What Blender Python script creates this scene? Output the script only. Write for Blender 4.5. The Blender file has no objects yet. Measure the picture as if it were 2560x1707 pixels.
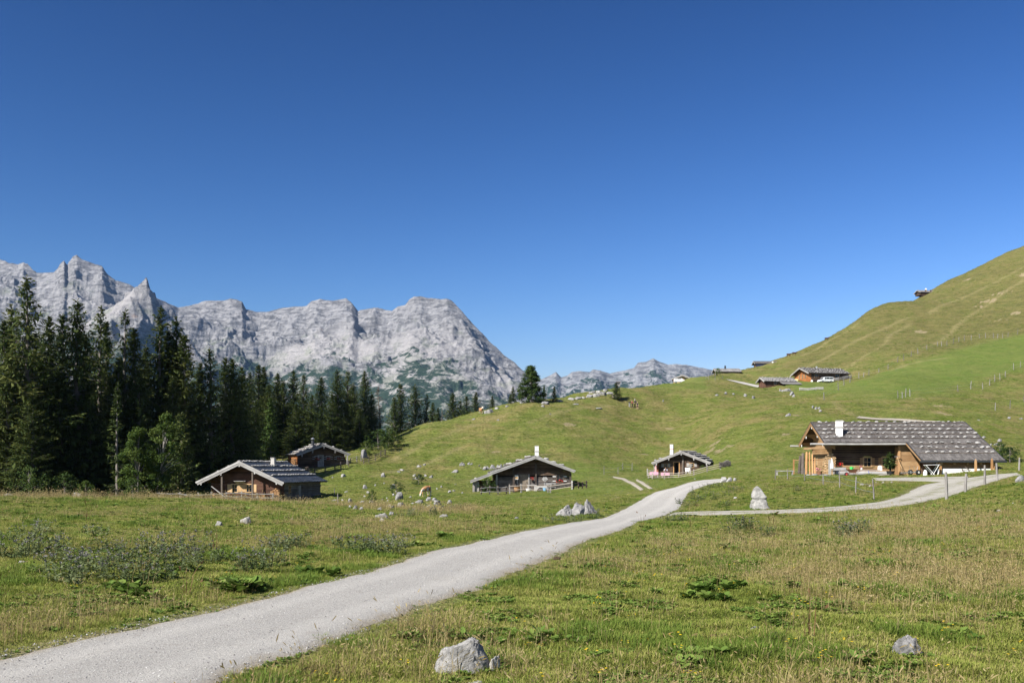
import bpy, bmesh, math, random
import numpy as np
from mathutils import Vector, Matrix, Euler

rnd = random.Random(7)
scene = bpy.context.scene
COL = scene.collection

# ------------------------------------------------------------------ camera, sky, sun, exposure
CZ = 2.2            # eye height above the meadow at the photographer's feet
FX = 2489.0         # focal length in photo pixels (35 mm lens on a 36 mm sensor)
HORIZ = 1165.0      # photo row of the horizon
cam_d = bpy.data.cameras.new('camera')
cam_d.lens = 35.0
cam_d.sensor_width = 36.0
cam_d.shift_y = (HORIZ - 853.5) / 2560.0
cam_d.clip_start = 0.2
cam_d.clip_end = 40000.0
cam = bpy.data.objects.new('camera', cam_d)
COL.objects.link(cam)
cam.location = (0, 0, CZ)
cam.rotation_euler = (math.radians(90), 0, 0)
scene.camera = cam

SUN_TRAVEL = Vector((0.95, 0.80, -1.02)).normalized()
to_sun = -SUN_TRAVEL
SUN_EL = math.asin(to_sun.z)
SUN_AZ = math.atan2(to_sun.x, to_sun.y)      # clockwise from +Y
world = bpy.data.worlds.new('World')
scene.world = world
world.use_nodes = True
wn = world.node_tree
bg = wn.nodes['Background']
sky = wn.nodes.new('ShaderNodeTexSky')
sky.sky_type = 'NISHITA'
sky.sun_disc = False
sky.sun_elevation = SUN_EL
sky.sun_rotation = SUN_AZ
sky.altitude = 0.0
sky.air_density = 1.0
sky.dust_density = 1.0
sky.ozone_density = 4.0
bg.inputs['Strength'].default_value = 0.06
# the deep blue of a polarised mountain sky: one contrast curve per channel over the whole dome
def _wm(op, a, b):
    nd = wn.nodes.new('ShaderNodeMath'); nd.operation = op
    for i, v in enumerate((a, b)):
        if hasattr(v, 'is_output'): wn.links.new(v, nd.inputs[i])
        else: nd.inputs[i].default_value = v
    return nd.outputs[0]
_sep = wn.nodes.new('ShaderNodeSeparateColor'); _com = wn.nodes.new('ShaderNodeCombineColor')
wn.links.new(sky.outputs['Color'], _sep.inputs[0])
for _i, (_g, _a, _mx) in enumerate(((2.70, 6.9, 0.55), (2.16, 2.62, 0.72), (2.06, 2.24, 0.95))):
    _v = _wm('MULTIPLY', _wm('POWER', _wm('MULTIPLY', _sep.outputs[_i], 0.1), _g), _a)
    wn.links.new(_wm('MULTIPLY', _wm('MINIMUM', _v, _mx), 10.0), _com.inputs[_i])
wn.links.new(_com.outputs[0], bg.inputs['Color'])

sun_d = bpy.data.lights.new('sun', 'SUN')
sun_d.energy = 5.0
sun_d.angle = math.radians(0.53)
sun_d.color = (1.0, 0.955, 0.88)
sun = bpy.data.objects.new('sun', sun_d)
COL.objects.link(sun)
sun.location = (-60, -50, 80)
sun.rotation_euler = SUN_TRAVEL.to_track_quat('-Z', 'Y').to_euler()

vs = scene.view_settings
vs.view_transform = 'Standard'
vs.look = 'None'
vs.gamma = 1.0
vs.use_curve_mapping = False
vs.exposure = 0.95
scene.cycles.max_bounces = 6
scene.cycles.diffuse_bounces = 3
scene.cycles.transparent_max_bounces = 6
scene.cycles.volume_bounces = 0
scene.cycles.sample_clamp_indirect = 4.0

# ------------------------------------------------------------------ numpy noise
def _hash(ix, iy, seed):
    h = (ix.astype(np.int64) * 374761393 + iy.astype(np.int64) * 668265263 + seed * 982451653) & 0xFFFFFFFF
    h = ((h ^ (h >> 13)) * 1274126177) & 0xFFFFFFFF
    return (h ^ (h >> 16)) & 0xFFFFFFFF

def pnoise(x, y, seed=0):
    x = np.asarray(x, float); y = np.asarray(y, float)
    ix = np.floor(x); iy = np.floor(y)
    fx = x - ix; fy = y - iy
    ux = fx * fx * fx * (fx * (fx * 6 - 15) + 10); uy = fy * fy * fy * (fy * (fy * 6 - 15) + 10)
    def g(dx, dy):
        a = _hash(ix + dx, iy + dy, seed) / 4294967296.0 * 2 * np.pi
        return np.cos(a) * (fx - dx) + np.sin(a) * (fy - dy)
    n0 = g(0, 0) * (1 - ux) + g(1, 0) * ux
    n1 = g(0, 1) * (1 - ux) + g(1, 1) * ux
    return (n0 * (1 - uy) + n1 * uy) * 1.5

def fbm(x, y, octs=5, seed=0, gain=0.5, lac=2.03):
    a = 1.0; s = 0.0; n = 0.0
    for k in range(octs):
        s = s + a * pnoise(x, y, seed + k * 17); n += a
        x = x * lac + 13.7; y = y * lac - 7.1; a *= gain
    return s / n

def ridged(x, y, octs=5, seed=0, gain=0.52, lac=2.07):
    a = 1.0; s = 0.0; n = 0.0; w = 1.0
    for k in range(octs):
        v = 1.0 - np.abs(pnoise(x, y, seed + k * 31)) * 1.6
        v = np.clip(v, 0, 1) ** 2
        s = s + a * v * w; n += a
        w = np.clip(v * 1.6, 0.15, 1)
        x = x * lac + 5.3; y = y * lac + 9.1; a *= gain
    return s / n

def sstep(a, b, x):
    t = np.clip((x - a) / (b - a), 0, 1)
    return t * t * (3 - 2 * t)

# ------------------------------------------------------------------ object helpers
def link(o):
    COL.objects.link(o); return o

def thing(name, label, cat, loc=(0, 0, 0), rotz=0.0, group=None):
    o = bpy.data.objects.new(name, None)
    o.empty_display_size = 0.3
    link(o)
    o.location = loc; o.rotation_euler = (0, 0, rotz)
    o['label'] = label; o['category'] = cat
    if group: o['group'] = group
    return o

def tag(o, label, cat, group=None):
    o['label'] = label; o['category'] = cat
    if group: o['group'] = group
    return o

def mesh_obj(name, me, mat=None, parent=None, kind=None, label=None):
    if mat is not None and not me.materials:
        me.materials.append(mat)
    o = bpy.data.objects.new(name, me)
    link(o)
    if parent is not None: o.parent = parent
    if kind: o['kind'] = kind
    if label: o['label'] = label
    return o

def from_py(name, verts, faces, smooth=False):
    me = bpy.data.meshes.new(name)
    me.from_pydata([tuple(v) for v in verts], [], faces)
    if smooth:
        me.polygons.foreach_set('use_smooth', [True] * len(me.polygons))
    me.update()
    return me

def from_np(name, co, quads=None, tris=None, smooth=False):
    """fast mesh from numpy arrays"""
    me = bpy.data.meshes.new(name)
    co = np.asarray(co, np.float32)
    me.vertices.add(len(co)); me.vertices.foreach_set('co', co.ravel())
    loops = []; starts = []; tot = []
    n = 0
    if quads is not None and len(quads):
        q = np.asarray(quads, np.int32); loops.append(q.ravel()); starts.append(np.arange(len(q)) * 4 + n); n += q.size
    if tris is not None and len(tris):
        t = np.asarray(tris, np.int32); loops.append(t.ravel()); starts.append(np.arange(len(t)) * 3 + n); n += t.size
    loops = np.concatenate(loops); starts = np.concatenate(starts)
    me.loops.add(len(loops)); me.loops.foreach_set('vertex_index', loops.astype(np.int32))
    me.polygons.add(len(starts)); me.polygons.foreach_set('loop_start', starts.astype(np.int32))
    if smooth:
        me.polygons.foreach_set('use_smooth', np.ones(len(starts), bool))
    me.update(calc_edges=True); me.validate()
    return me

def set_attr(me, name, vals):
    a = me.attributes.new(name, 'FLOAT', 'POINT')
    a.data.foreach_set('value', np.asarray(vals, np.float32).ravel())

class MB:
    """collects boxes, bars, tubes, blobs; build() links them as one mesh"""
    def __init__(s): s.v = []; s.f = []
    def add(s, vs, fs):
        n = len(s.v); s.v += [tuple(v) for v in vs]; s.f += [tuple(i + n for i in f) for f in fs]
    def box(s, c, d, rz=0.0, M=None):
        x, y, z = d[0] / 2, d[1] / 2, d[2] / 2
        pts = [Vector(p) for p in ((-x,-y,-z),(x,-y,-z),(x,y,-z),(-x,y,-z),(-x,-y,z),(x,-y,z),(x,y,z),(-x,y,z))]
        R = M if M is not None else Matrix.Rotation(rz, 3, 'Z')
        s.add([R @ p + Vector(c) for p in pts], [(0,3,2,1),(4,5,6,7),(0,1,5,4),(1,2,6,5),(2,3,7,6),(3,0,4,7)])
        return s
    def bar(s, a, b, w, h=None, up=(0, 0, 1)):
        """square bar from a to b"""
        a = Vector(a); b = Vector(b); h = w if h is None else h
        d = (b - a); L = d.length
        if L < 1e-6: return s
        d.normalize(); u = Vector(up)
        if abs(d.dot(u)) > 0.98: u = Vector((1, 0, 0))
        r = d.cross(u).normalized(); u = r.cross(d)
        r = r * w / 2; u = u * h / 2
        s.add([a-r-u, a+r-u, a+r+u, a-r+u, b-r-u, b+r-u, b+r+u, b-r+u],
              [(0,1,2,3),(7,6,5,4),(0,4,5,1),(1,5,6,2),(2,6,7,3),(3,7,4,0)])
        return s
    def tube(s, pts, rad, n=8, cap=True):
        pts = [Vector(p) for p in pts]
        if not isinstance(rad, (list, tuple)): rad = [rad] * len(pts)
        base = len(s.v); prev = None
        for i, p in enumerate(pts):
            d = (pts[min(i+1, len(pts)-1)] - pts[max(i-1, 0)]).normalized()
            if prev is None:
                a = Vector((0, 0, 1)) if abs(d.z) < 0.9 else Vector((1, 0, 0))
                r = d.cross(a).normalized()
            else:
                r = (prev - d * prev.dot(d)).normalized()
            prev = r; u = r.cross(d)
            for k in range(n):
                t = 2 * math.pi * k / n
                s.v.append(tuple(p + (r * math.cos(t) + u * math.sin(t)) * rad[i]))
        for i in range(len(pts) - 1):
            for k in range(n):
                a = base + i * n + k; b = base + i * n + (k + 1) % n
                s.f.append((a, b, b + n, a + n))
        if cap:
            s.f.append(tuple(base + k for k in range(n))[::-1])
            s.f.append(tuple(base + (len(pts) - 1) * n + k for k in range(n)))
        return s
    def lathe(s, prof, c=(0, 0, 0), n=14):
        base = len(s.v); c = Vector(c)
        for (r, z) in prof:
            for k in range(n):
                t = 2 * math.pi * k / n
                s.v.append((c.x + r * math.cos(t), c.y + r * math.sin(t), c.z + z))
        for i in range(len(prof) - 1):
            for k in range(n):
                a = base + i * n + k; b = base + i * n + (k + 1) % n
                s.f.append((a, b, b + n, a + n))
        s.f.append(tuple(base + k for k in range(n))[::-1])
        s.f.append(tuple(base + (len(prof) - 1) * n + k for k in range(n)))
        return s
    def prism(s, poly, a0, a1, axis='y'):
        """extrude a polygon given in (x,z) along y, or (y,z) along x, or (x,y) along z"""
        n = len(poly)
        mk = {'y': lambda p, t: (p[0], t, p[1]), 'x': lambda p, t: (t, p[0], p[1]), 'z': lambda p, t: (p[0], p[1], t)}[axis]
        vs = [mk(p, a0) for p in poly] + [mk(p, a1) for p in poly]
        fs = [tuple(range(n))[::-1], tuple(range(n, 2 * n))] + [(i, (i+1) % n, (i+1) % n + n, i + n) for i in range(n)]
        s.add(vs, fs); return s
    def mesh(s, name, smooth=False, recalc=True):
        me = from_py(name, s.v, s.f, smooth)
        if recalc:
            b = bmesh.new(); b.from_mesh(me)
            bmesh.ops.recalc_face_normals(b, faces=b.faces); b.to_mesh(me); b.free()
        return me
    def build(s, name, mat, parent=None, kind=None, label=None, smooth=False):
        return mesh_obj(name, s.mesh(name, smooth), mat, parent, kind, label)

# ------------------------------------------------------------------ material helpers
class NT:
    def __init__(s, name, rough=0.85, spec=0.3):
        s.m = bpy.data.materials.new(name); s.m.use_nodes = True
        s.t = s.m.node_tree; s.b = s.t.nodes['Principled BSDF']
        s.b.inputs['Roughness'].default_value = rough
        s.b.inputs['Specular IOR Level'].default_value = spec
        s.out = s.t.nodes['Material Output']
    def n(s, typ, **kw):
        nd = s.t.nodes.new(typ)
        for k, v in kw.items():
            if k in nd.inputs: nd.inputs[k].default_value = v
            else: setattr(nd, k, v)
        return nd
    def l(s, a, b): s.t.links.new(a, b); return s
    def coord(s, kind='Object', scale=(1, 1, 1), rot=(0, 0, 0)):
        if kind == 'World':
            src = s.n('ShaderNodeNewGeometry').outputs['Position']
        else:
            src = s.n('ShaderNodeTexCoord').outputs[kind]
        mp = s.n('ShaderNodeMapping'); mp.inputs['Scale'].default_value = scale; mp.inputs['Rotation'].default_value = rot
        s.l(src, mp.inputs['Vector']); return mp.outputs['Vector']
    def noise(s, vec, scale, detail=4, rough=0.55, dist=0.0, out='Fac'):
        nd = s.n('ShaderNodeTexNoise'); nd.inputs['Scale'].default_value = scale
        nd.inputs['Detail'].default_value = detail; nd.inputs['Roughness'].default_value = rough; nd.inputs['Distortion'].default_value = dist
        s.l(vec, nd.inputs['Vector']); return nd.outputs[out]
    def ramp(s, fac, stops, interp='LINEAR'):
        r = s.n('ShaderNodeValToRGB'); r.color_ramp.interpolation = interp
        e = r.color_ramp.elements
        while len(e) < len(stops): e.new(0.5)
        for el, (p, c) in zip(e, stops):
            el.position = p
            el.color = (c, c, c, 1) if isinstance(c, (int, float)) else (*c, 1)
        s.l(fac, r.inputs['Fac']); return r.outputs['Color']
    def mix(s, fac, a, b, mode='MIX'):
        m = s.n('ShaderNodeMix'); m.data_type = 'RGBA'; m.blend_type = mode; m.clamp_factor = True
        for sock, v in ((m.inputs[0], fac), (m.inputs[6], a), (m.inputs[7], b)):
            if hasattr(v, 'is_output'): s.l(v, sock)
            elif isinstance(v, (int, float)): sock.default_value = v if sock is m.inputs[0] else (v, v, v, 1)
            else: sock.default_value = (*v, 1)
        return m.outputs[2]
    def math(s, op, a, b=0.0, c=None):
        m = s.n('ShaderNodeMath'); m.operation = op
        for i, v in enumerate((a, b) if c is None else (a, b, c)):
            if hasattr(v, 'is_output'): s.l(v, m.inputs[i])
            else: m.inputs[i].default_value = v
        return m.outputs[0]
    def attr(s, name, out='Fac'):
        a = s.n('ShaderNodeAttribute'); a.attribute_name = name; return a.outputs[out]
    def objrand(s): return s.n('ShaderNodeObjectInfo').outputs['Random']
    def col(s, c):
        if hasattr(c, 'is_output'): s.l(c, s.b.inputs['Base Color'])
        else: s.b.inputs['Base Color'].default_value = (*c, 1)
        return s
    def bump(s, h, strength=0.5, dist=0.05):
        b = s.n('ShaderNodeBump'); b.inputs['Strength'].default_value = strength; b.inputs['Distance'].default_value = dist
        s.l(h, b.inputs['Height']); s.l(b.outputs['Normal'], s.b.inputs['Normal']); return s
# ------------------------------------------------------------------ terrain height field
# control points (direction column, distance, ground height): the hollow with the huts, the middle hill, the big hill on the right
CP = []
def cp(px, d, z): CP.append((px, d, z))
def cpy(px, py, d): CP.append((px, d, CZ + (HORIZ - py) / FX * d))
for px in (-1600, -600, 0, 640, 1280, 1920, 2560, 3200, 4300):
    for d in (2.2, 5, 10): cp(px, d, 0.0)
for px, z in ((-1600, .25), (-600, .2), (0, .1), (500, 0.03), (900, 0), (1300, 0), (1700, .02), (2100, .1), (2560, .3), (3200, .6), (4300, .9)): cp(px, 20, z)
for px, z in ((-1600, .4), (-600, .3), (0, .2), (500, .1), (900, -.12), (1300, -.22), (1700, -.15), (2100, .15), (2560, .65), (3200, 1.3), (4300, 2)): cp(px, 43, z)
for px, z in ((-1600, .4), (-600, .35), (0, .19), (450, .10), (750, -.25), (1000, -.6), (1250, -.75), (1500, -.4), (1740, -.02), (2000, .25), (2300, .55), (2560, 1.1), (3200, 2.2), (4300, 3.5)): cp(px, 64, z)
for px, z in ((-1600, -.6), (-600, -.8), (0, -1.0), (450, -1.2), (700, -1.2), (1000, -1.35), (1250, -1.3), (1500, -.8), (1720, .25), (2000, .95), (2300, 1.1), (2560, 1.75), (3200, 3.2), (4300, 5)): cp(px, 88, z)
for px, z in ((-1600, -.8), (-600, -1.0), (0, -1.2), (450, -1.5), (750, -1.45), (1060, -1.5), (1300, -1.3), (1500, -.6), (1720, .55), (2000, 1.3), (2300, 1.3), (2560, 2.3), (3200, 4.2), (4300, 6.5)): cp(px, 107, z)
for px, z in ((450, -.9), (750, -.6), (1060, -.75), (1335, -.93), (1500, -.2), (1700, .55), (2050, 2.4), (2300, 3.0), (2560, 3.4)): cp(px, 128, z)
for px, z in ((-1600, 1), (-600, .6), (0, .3), (450, .3), (640, 1.2), (800, 1.9), (900, 2.4), (980, 2.0), (1080, 1.2), (1200, 1.5), (1335, 1.6), (1500, 1.2), (1600, .8), (1700, .75)): cp(px, 150, z)
for a in ((2560,1100,150),(2560,1050,190),(2560,1000,230),(2560,940,285),(2560,840,385),(2560,700,505),(2560,615,600),
          (2340,1062,150),(2340,1005,200),(2340,955,255),(2340,900,330),(2340,830,430),(2340,742,540),(2340,719,575),
          (2200,1045,170),(2200,985,220),(2200,940,270),(2200,880,360),(2200,800,460),(2200,763,500),
          (2080,1050,160),(2080,990,225),(2080,967,290),(2080,952,318),(2080,905,390),(2080,845,450),
          (1980,1070,160),(1980,1000,230),(1980,962,300),(1980,953,316),(1980,925,380),(1970,893,420),
          (1880,1080,162),(1880,1005,235),(1880,973,300),(1880,950,360),(1880,921,425),
          (1780,1100,170),(1780,1040,200),(1780,985,240),(1780,962,300),(1780,938,380),
          (1700,1150,172),(1700,1080,200),(1700,1005,235),(1700,966,285),(1700,957,330),
          (1600,1100,188),(1600,1020,222),(1610,973,243),(1640,961,262),
          (1520,985,228),(1450,1120,170),(1450,1040,200),(1450,990,224),
          (1300,1120,168),(1300,1050,190),(1300,1009,208),
          (1180,1120,168),(1180,1060,190),(1180,1031,203),
          (1080,1130,168),(1080,1082,184),(1080,1056,194),
          (980,1148,162),(980,1106,179),(900,1155,157),(900,1124,167),(820,1135,165),
          (700,1140,165),(650,1152,163)): cpy(*a)
for a in ((4300,230,34),(4300,385,95),(4300,600,240),(3200,150,9),(3200,230,24),(3200,385,70),(3200,600,180),
          (2560,720,138),(3200,800,190),(4300,900,260),(2340,700,106),(2200,610,84),(2080,560,61),(1970,530,46),(1880,540,40),(1780,480,33),
          (1700,430,24),(1640,340,20),(1520,300,13),(1450,295,12),(1300,275,8),(1180,262,6),(1080,250,4),(980,238,1.5),(900,222,1.0),(820,220,.5),
          (700,210,1.5),(640,210,.5),(450,210,1),(0,210,2),(-600,210,3),(-1600,210,4),
          (450,300,0),(0,320,0),(-900,320,0),(900,330,-8),(1300,400,-14),(1600,500,0),
          (-1600,600,-12),(0,600,-15),(600,600,-20),(1200,700,-25),(1700,800,0),(2100,900,40),(2560,1000,110),(3300,1200,160),(4300,1400,200),
          (-1600,1500,-45),(0,1500,-45),(900,1500,-45),(1700,1500,-45),(2560,1700,0),(4300,1900,60)): cp(*a)
CP = np.array(CP, float)
def _dom(px, d): return px / 520.0, 2.6 * np.log(d)
_cu, _cv = _dom(CP[:, 0], CP[:, 1])
def _tps(r2): return np.where(r2 > 1e-12, 0.5 * r2 * np.log(np.maximum(r2, 1e-12)), 0.0)
_n = len(CP)
_A = np.zeros((_n + 3, _n + 3))
_A[:_n, :_n] = _tps((_cu[:, None] - _cu[None]) ** 2 + (_cv[:, None] - _cv[None]) ** 2) + np.eye(_n) * 1e-3
_P = np.stack([np.ones(_n), _cu, _cv], 1)
_A[:_n, _n:] = _P; _A[_n:, :_n] = _P.T
_w = np.linalg.solve(_A, np.concatenate([CP[:, 2] / CP[:, 1], np.zeros(3)]))
def h_smooth(x, y):
    x = np.asarray(x, float); y = np.maximum(np.asarray(y, float), 1.5)
    sh = x.shape; x = x.ravel(); y = y.ravel()
    px = np.clip(1280 + FX * x / y, -1700, 4400)
    u, v = _dom(px, y)
    out = np.empty(len(x))
    for i in range(0, len(x), 40000):
        s = slice(i, i + 40000)
        K = _tps((u[s, None] - _cu) ** 2 + (v[s, None] - _cv) ** 2)
        out[s] = (K @ _w[:_n] + _w[_n] + _w[_n+1] * u[s] + _w[_n+2] * v[s]) * y[s]
    return out.reshape(sh)

# table of the smooth ground for fast look-ups while placing things
_tpx = np.linspace(-1700, 4400, 611); _td = np.exp(np.linspace(math.log(2.0), math.log(1900), 560))
_TX, _TD = np.meshgrid(_tpx, _td)
_TZ = h_smooth((_TX - 1280) / FX * _TD, _TD) / _TD
def _slope_px(px, d):
    px = np.asarray(px, float); d = np.asarray(d, float)
    i = np.clip((px - _tpx[0]) / (_tpx[1] - _tpx[0]), 0, len(_tpx) - 1.001)
    j = np.clip((np.log(np.maximum(d, 2.0)) - math.log(2.0)) / (math.log(1900 / 2.0) / (len(_td) - 1)), 0, len(_td) - 1.001)
    i0 = i.astype(int); j0 = j.astype(int); fi = i - i0; fj = j - j0
    return ((_TZ[j0, i0] * (1 - fi) + _TZ[j0, i0+1] * fi) * (1 - fj) + (_TZ[j0+1, i0] * (1 - fi) + _TZ[j0+1, i0+1] * fi) * fj)
def hz(x, y):
    y = np.maximum(np.asarray(y, float), 2.0)
    return _slope_px(1280 + FX * np.asarray(x, float) / y, y) * y
_scan = np.exp(np.linspace(math.log(4.5), math.log(900), 2600))
def hit(px, py, dmin=4.5, dmax=900):
    """where the sight line through a photo pixel first meets the ground"""
    d = _scan[(_scan >= dmin) & (_scan <= dmax)]
    zr = CZ + (HORIZ - py) / FX * d
    g = _slope_px(np.full(len(d), px), d) * d
    k = np.argmax(g >= zr)
    if g[k] < zr[k]: k = np.argmin(np.abs(g - zr) / d)
    dd = d[k]
    return Vector(((px - 1280) / FX * dd, dd, float(g[k])))
def at(px, d):
    x = (px - 1280) / FX * d
    return Vector((x, d, float(hz(x, d))))

# ------------------------------------------------------------------ roads: edges read off the photo, laid on the ground
def edge(pts, dmin=4.5): return [hit(px, py, dmin) for px, py in pts]
def resample(pts, n):
    p = np.array([(v.x, v.y) for v in pts]); s = np.r_[0, np.cumsum(np.hypot(*np.diff(p, axis=0).T))]
    t = np.linspace(0, s[-1], n)
    return np.stack([np.interp(t, s, p[:, 0]), np.interp(t, s, p[:, 1])], 1)
RL = [(-900,1850),(-420,1735),(-150,1672),(0,1639),(145,1608),(290,1575),(435,1544),(544,1521),(653,1495),(762,1468),(853,1447),(962,1414),(1070,1380),(1179,1358),(1234,1343),(1324,1325),(1433,1305),(1506,1296),(1542,1281),(1578,1263),(1615,1241),(1640,1229),(1687,1218),(1721,1206),(1755,1200),(1815,1196)]
RR = [(-300,2150),(0,1950),(300,1812),(544,1707),(580,1688),(689,1648),(853,1601),(962,1557),(1070,1514),(1143,1488),(1216,1463),(1288,1430),(1361,1405),(1415,1380),(1451,1358),(1506,1340),(1560,1323),(1597,1303),(1662,1289),(1700,1270),(1712,1248),(1721,1231),(1738,1223),(1764,1214),(1789,1207),(1818,1204)]
TU = [(1690,1281),(1723,1279),(1789,1277),(1860,1276),(1924,1275),(2032,1270.5),(2123,1263),(2196,1254),(2243,1242),(2272,1226),(2308,1211),(2400,1196),(2480,1186),(2540,1182)]
TL = [(1670,1289),(1706,1289),(1815,1286.5),(1960,1283.5),(2069,1280),(2177,1273.5),(2250,1265),(2323,1252.5),(2377,1240),(2431,1221),(2486,1204),(2522,1193),(2555,1187)]
YU = [(2180,1194),(2260,1193),(2330,1192),(2420,1190)]
YL = [(2190,1201),(2260,1202),(2330,1204),(2420,1205)]
PA = [(1532,1190.5),(1562,1195),(1584,1205),(1599,1215),(1611,1224)]
PB = [(1534,1194),(1557,1199),(1574,1208),(1588,1217),(1600,1226)]
QA = [(1592,1197),(1606,1203),(1618,1211),(1634,1222)]
QB = [(1590,1201),(1600,1207),(1610,1214),(1622,1222)]
HA = [(2150,1042),(2230,1047),(2310,1053),(2390,1060)]
HB = [(2140,1046),(2230,1052),(2310,1059),(2385,1066)]
UA = [(1815,949),(1835,952),(1862,957),(1900,965)]
UB = [(1822,952),(1842,957),(1866,963),(1895,970)]
roads = {}
for k, (a, b, n, dm) in dict(main=(RL, RR, 260, 4.5), track=(TU, TL, 120, 30), yard=(YU, YL, 20, 40), rut=(PA, PB, 30, 60), rut2=(QA, QB, 24, 60), hill=(HA, HB, 40, 140), upper=(UA, UB, 20, 240)).items():
    roads[k] = (resample(edge(a, dm), n), resample(edge(b, dm), n))
def _poly(key):
    a, b = roads[key]; return np.concatenate([a, b[::-1]])
def road_signed(x, y, key, ymax):
    """>0 outside the strip, <0 inside (metres)"""
    P = _poly(key); Q = np.roll(P, -1, 0)
    x = np.asarray(x, float).ravel(); y = np.asarray(y, float).ravel()
    out = np.full(len(x), 99.0)
    lo = P.min(0) - 4; hi = P.max(0) + 4
    near = np.where((y < ymax) & (x > lo[0]) & (x < hi[0]) & (y > lo[1]) & (y < hi[1]))[0]
    E = np.concatenate([P * (1 - t) + Q * t for t in (0, .5)])
    for i in range(0, len(near), 6000):
        s = near[i:i+6000]; X = x[s, None]; Y = y[s, None]
        cr = ((P[:, 1] > Y) != (Q[:, 1] > Y)) & (X < (Q[:, 0] - P[:, 0]) * (Y - P[:, 1]) / np.where(Q[:, 1] == P[:, 1], 1e-9, Q[:, 1] - P[:, 1]) + P[:, 0])
        ins = cr.sum(1) % 2 == 1
        d = np.sqrt(((X - E[:, 0]) ** 2 + (Y - E[:, 1]) ** 2).min(1))
        out[s] = np.where(ins, -d, d)
    return out
def roads_signed(x, y):
    o = np.full(np.size(x), 99.0)
    for k, ym in (('main', 130), ('track', 130), ('yard', 130), ('rut', 160), ('rut2', 160), ('hill', 260), ('upper', 420)):
        o = np.minimum(o, road_signed(x, y, k, ym))
    return o

def relief(x, y, rs=None):
    """small mounds and cattle steps on top of the smooth ground"""
    if rs is None: rs = roads_signed(x, y).reshape(np.shape(x))
    m = sstep(0.0, 2.0, rs)
    b = 0.15 * fbm(x / 3.6, y / 3.6, 3, 11) + 0.05 * fbm(x / 0.9, y / 0.9, 2, 12)
    far = sstep(110, 180, y)
    big = 1.1 * fbm(x / 26, y / 26, 4, 21) * sstep(125, 200, y) + 0.35 * fbm(x / 7, y / 7, 3, 22) * far
    return b * m * (1 + 1.5 * sstep(40, 120, y)) + big * (0.15 + 0.85 * sstep(0.0, 3.5, rs))
def ground(x, y):
    x = np.asarray(x, float); y = np.asarray(y, float)
    xx = np.atleast_1d(x); yy = np.atleast_1d(y)
    r = hz(xx, yy) + relief(xx, yy)
    return r if x.ndim else float(r[0])
def gz(p): return float(ground(p[0], p[1]))
def on_ground(px, py, dmin=4.5, dmax=900):
    p = hit(px, py, dmin, dmax); p.z = gz(p); return p
def on_at(px, d):
    p = at(px, d); p.z = gz(p); return p

cols = np.concatenate([np.arange(-1650, -140, 50), np.arange(-140, 2700, 6), np.arange(2700, 4350, 50)])
rows = np.exp(np.linspace(math.log(2.2), math.log(1850), 860))
GX, GD = np.meshgrid(cols, rows)
X = (GX - 1280) / FX * GD; Y = GD
Zs = h_smooth(X, Y)
RS = roads_signed(X, Y).reshape(X.shape)
Z = Zs + relief(X, Y, RS)
nr, nc = X.shape
idx = np.arange(nr * nc).reshape(nr, nc)
quads = np.stack([idx[:-1, :-1], idx[:-1, 1:], idx[1:, 1:], idx[1:, :-1]], -1).reshape(-1, 4)
me = from_np('meadow', np.stack([X, Y, Z], -1).reshape(-1, 3), quads, smooth=True)
# where the grass is straw-dry, mown bright green, or worn to bare earth (vegetation zones, real colour)
def straw_mask(x, y):
    base = fbm(x / 9.0, y / 12.0, 4, 41) * 0.9 + fbm(x / 2.2, y / 3.0, 3, 43) * 0.5
    px = 1280 + FX * x / np.maximum(y, 1)
    s = 0.42 + base
    s += 0.55 * np.exp(-((y - 66 - 0.004 * (px - 300)) / 7.0) ** 2) * sstep(1500, 1100, px)      # dry strip along the crest
    s += 0.22 * sstep(1500, 2100, px) * sstep(9, 16, y) * sstep(44, 24, y)
    s += 0.30 * sstep(8.2, 6.0, y) + .45 * sstep(1750, 2150, px) * sstep(9.8, 8.0, y)
    s += 0.65 * np.exp(-((y - 19.5 + (px - 2100) / 260) / 2.6) ** 2) * sstep(1650, 2050, px) + .4 * np.exp(-((y - 36) / 5) ** 2) * sstep(1300, 900, px) * sstep(700, 850, px) + .4 * np.exp(-((y - 27) / 4) ** 2) * sstep(1560, 1640, px) * sstep(2000, 1900, px)
    s += 0.10 * sstep(150, 210, y) + .16 * sstep(330, 420, y)
    return np.clip(s, 0, 1)
def mown_mask(x, y):
    px = 1280 + FX * x / np.maximum(y, 1); py = HORIZ - FX * (hz(x, y) - CZ) / y
    up = 957 - (np.clip(px, 2130, 2900) - 2130) * 0.295 - 12 * np.sin(np.clip((px - 2130) / 430, 0, 1) * np.pi)
    lo = np.interp(px, [2050, 2200, 2350, 2560, 2900], [985, 1000, 985, 925, 820])
    wv = 9 * fbm(x / 18, y / 30, 3, 83)
    m = sstep(up - 6 + wv * .5, up + 14 + wv * .5, py) * sstep(lo + 22 + wv, lo - 22 + wv, py) * sstep(2060, 2110, px) * sstep(170, 200, y)
    m = np.maximum(m, 0.9 * sstep(1960, 2000, px) * sstep(2150, 2090, px) * sstep(950, 957, py) * sstep(990, 975, py) * sstep(200, 230, y))
    m = np.maximum(m, 0.75 * sstep(35, 10, np.hypot(x - 12, (y - 128) / 1.4)))
    m = np.maximum(m, 0.7 * sstep(1600, 1660, px) * sstep(1800, 1740, px) * sstep(985, 975, py) * sstep(240, 260, y))
    return m
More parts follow.
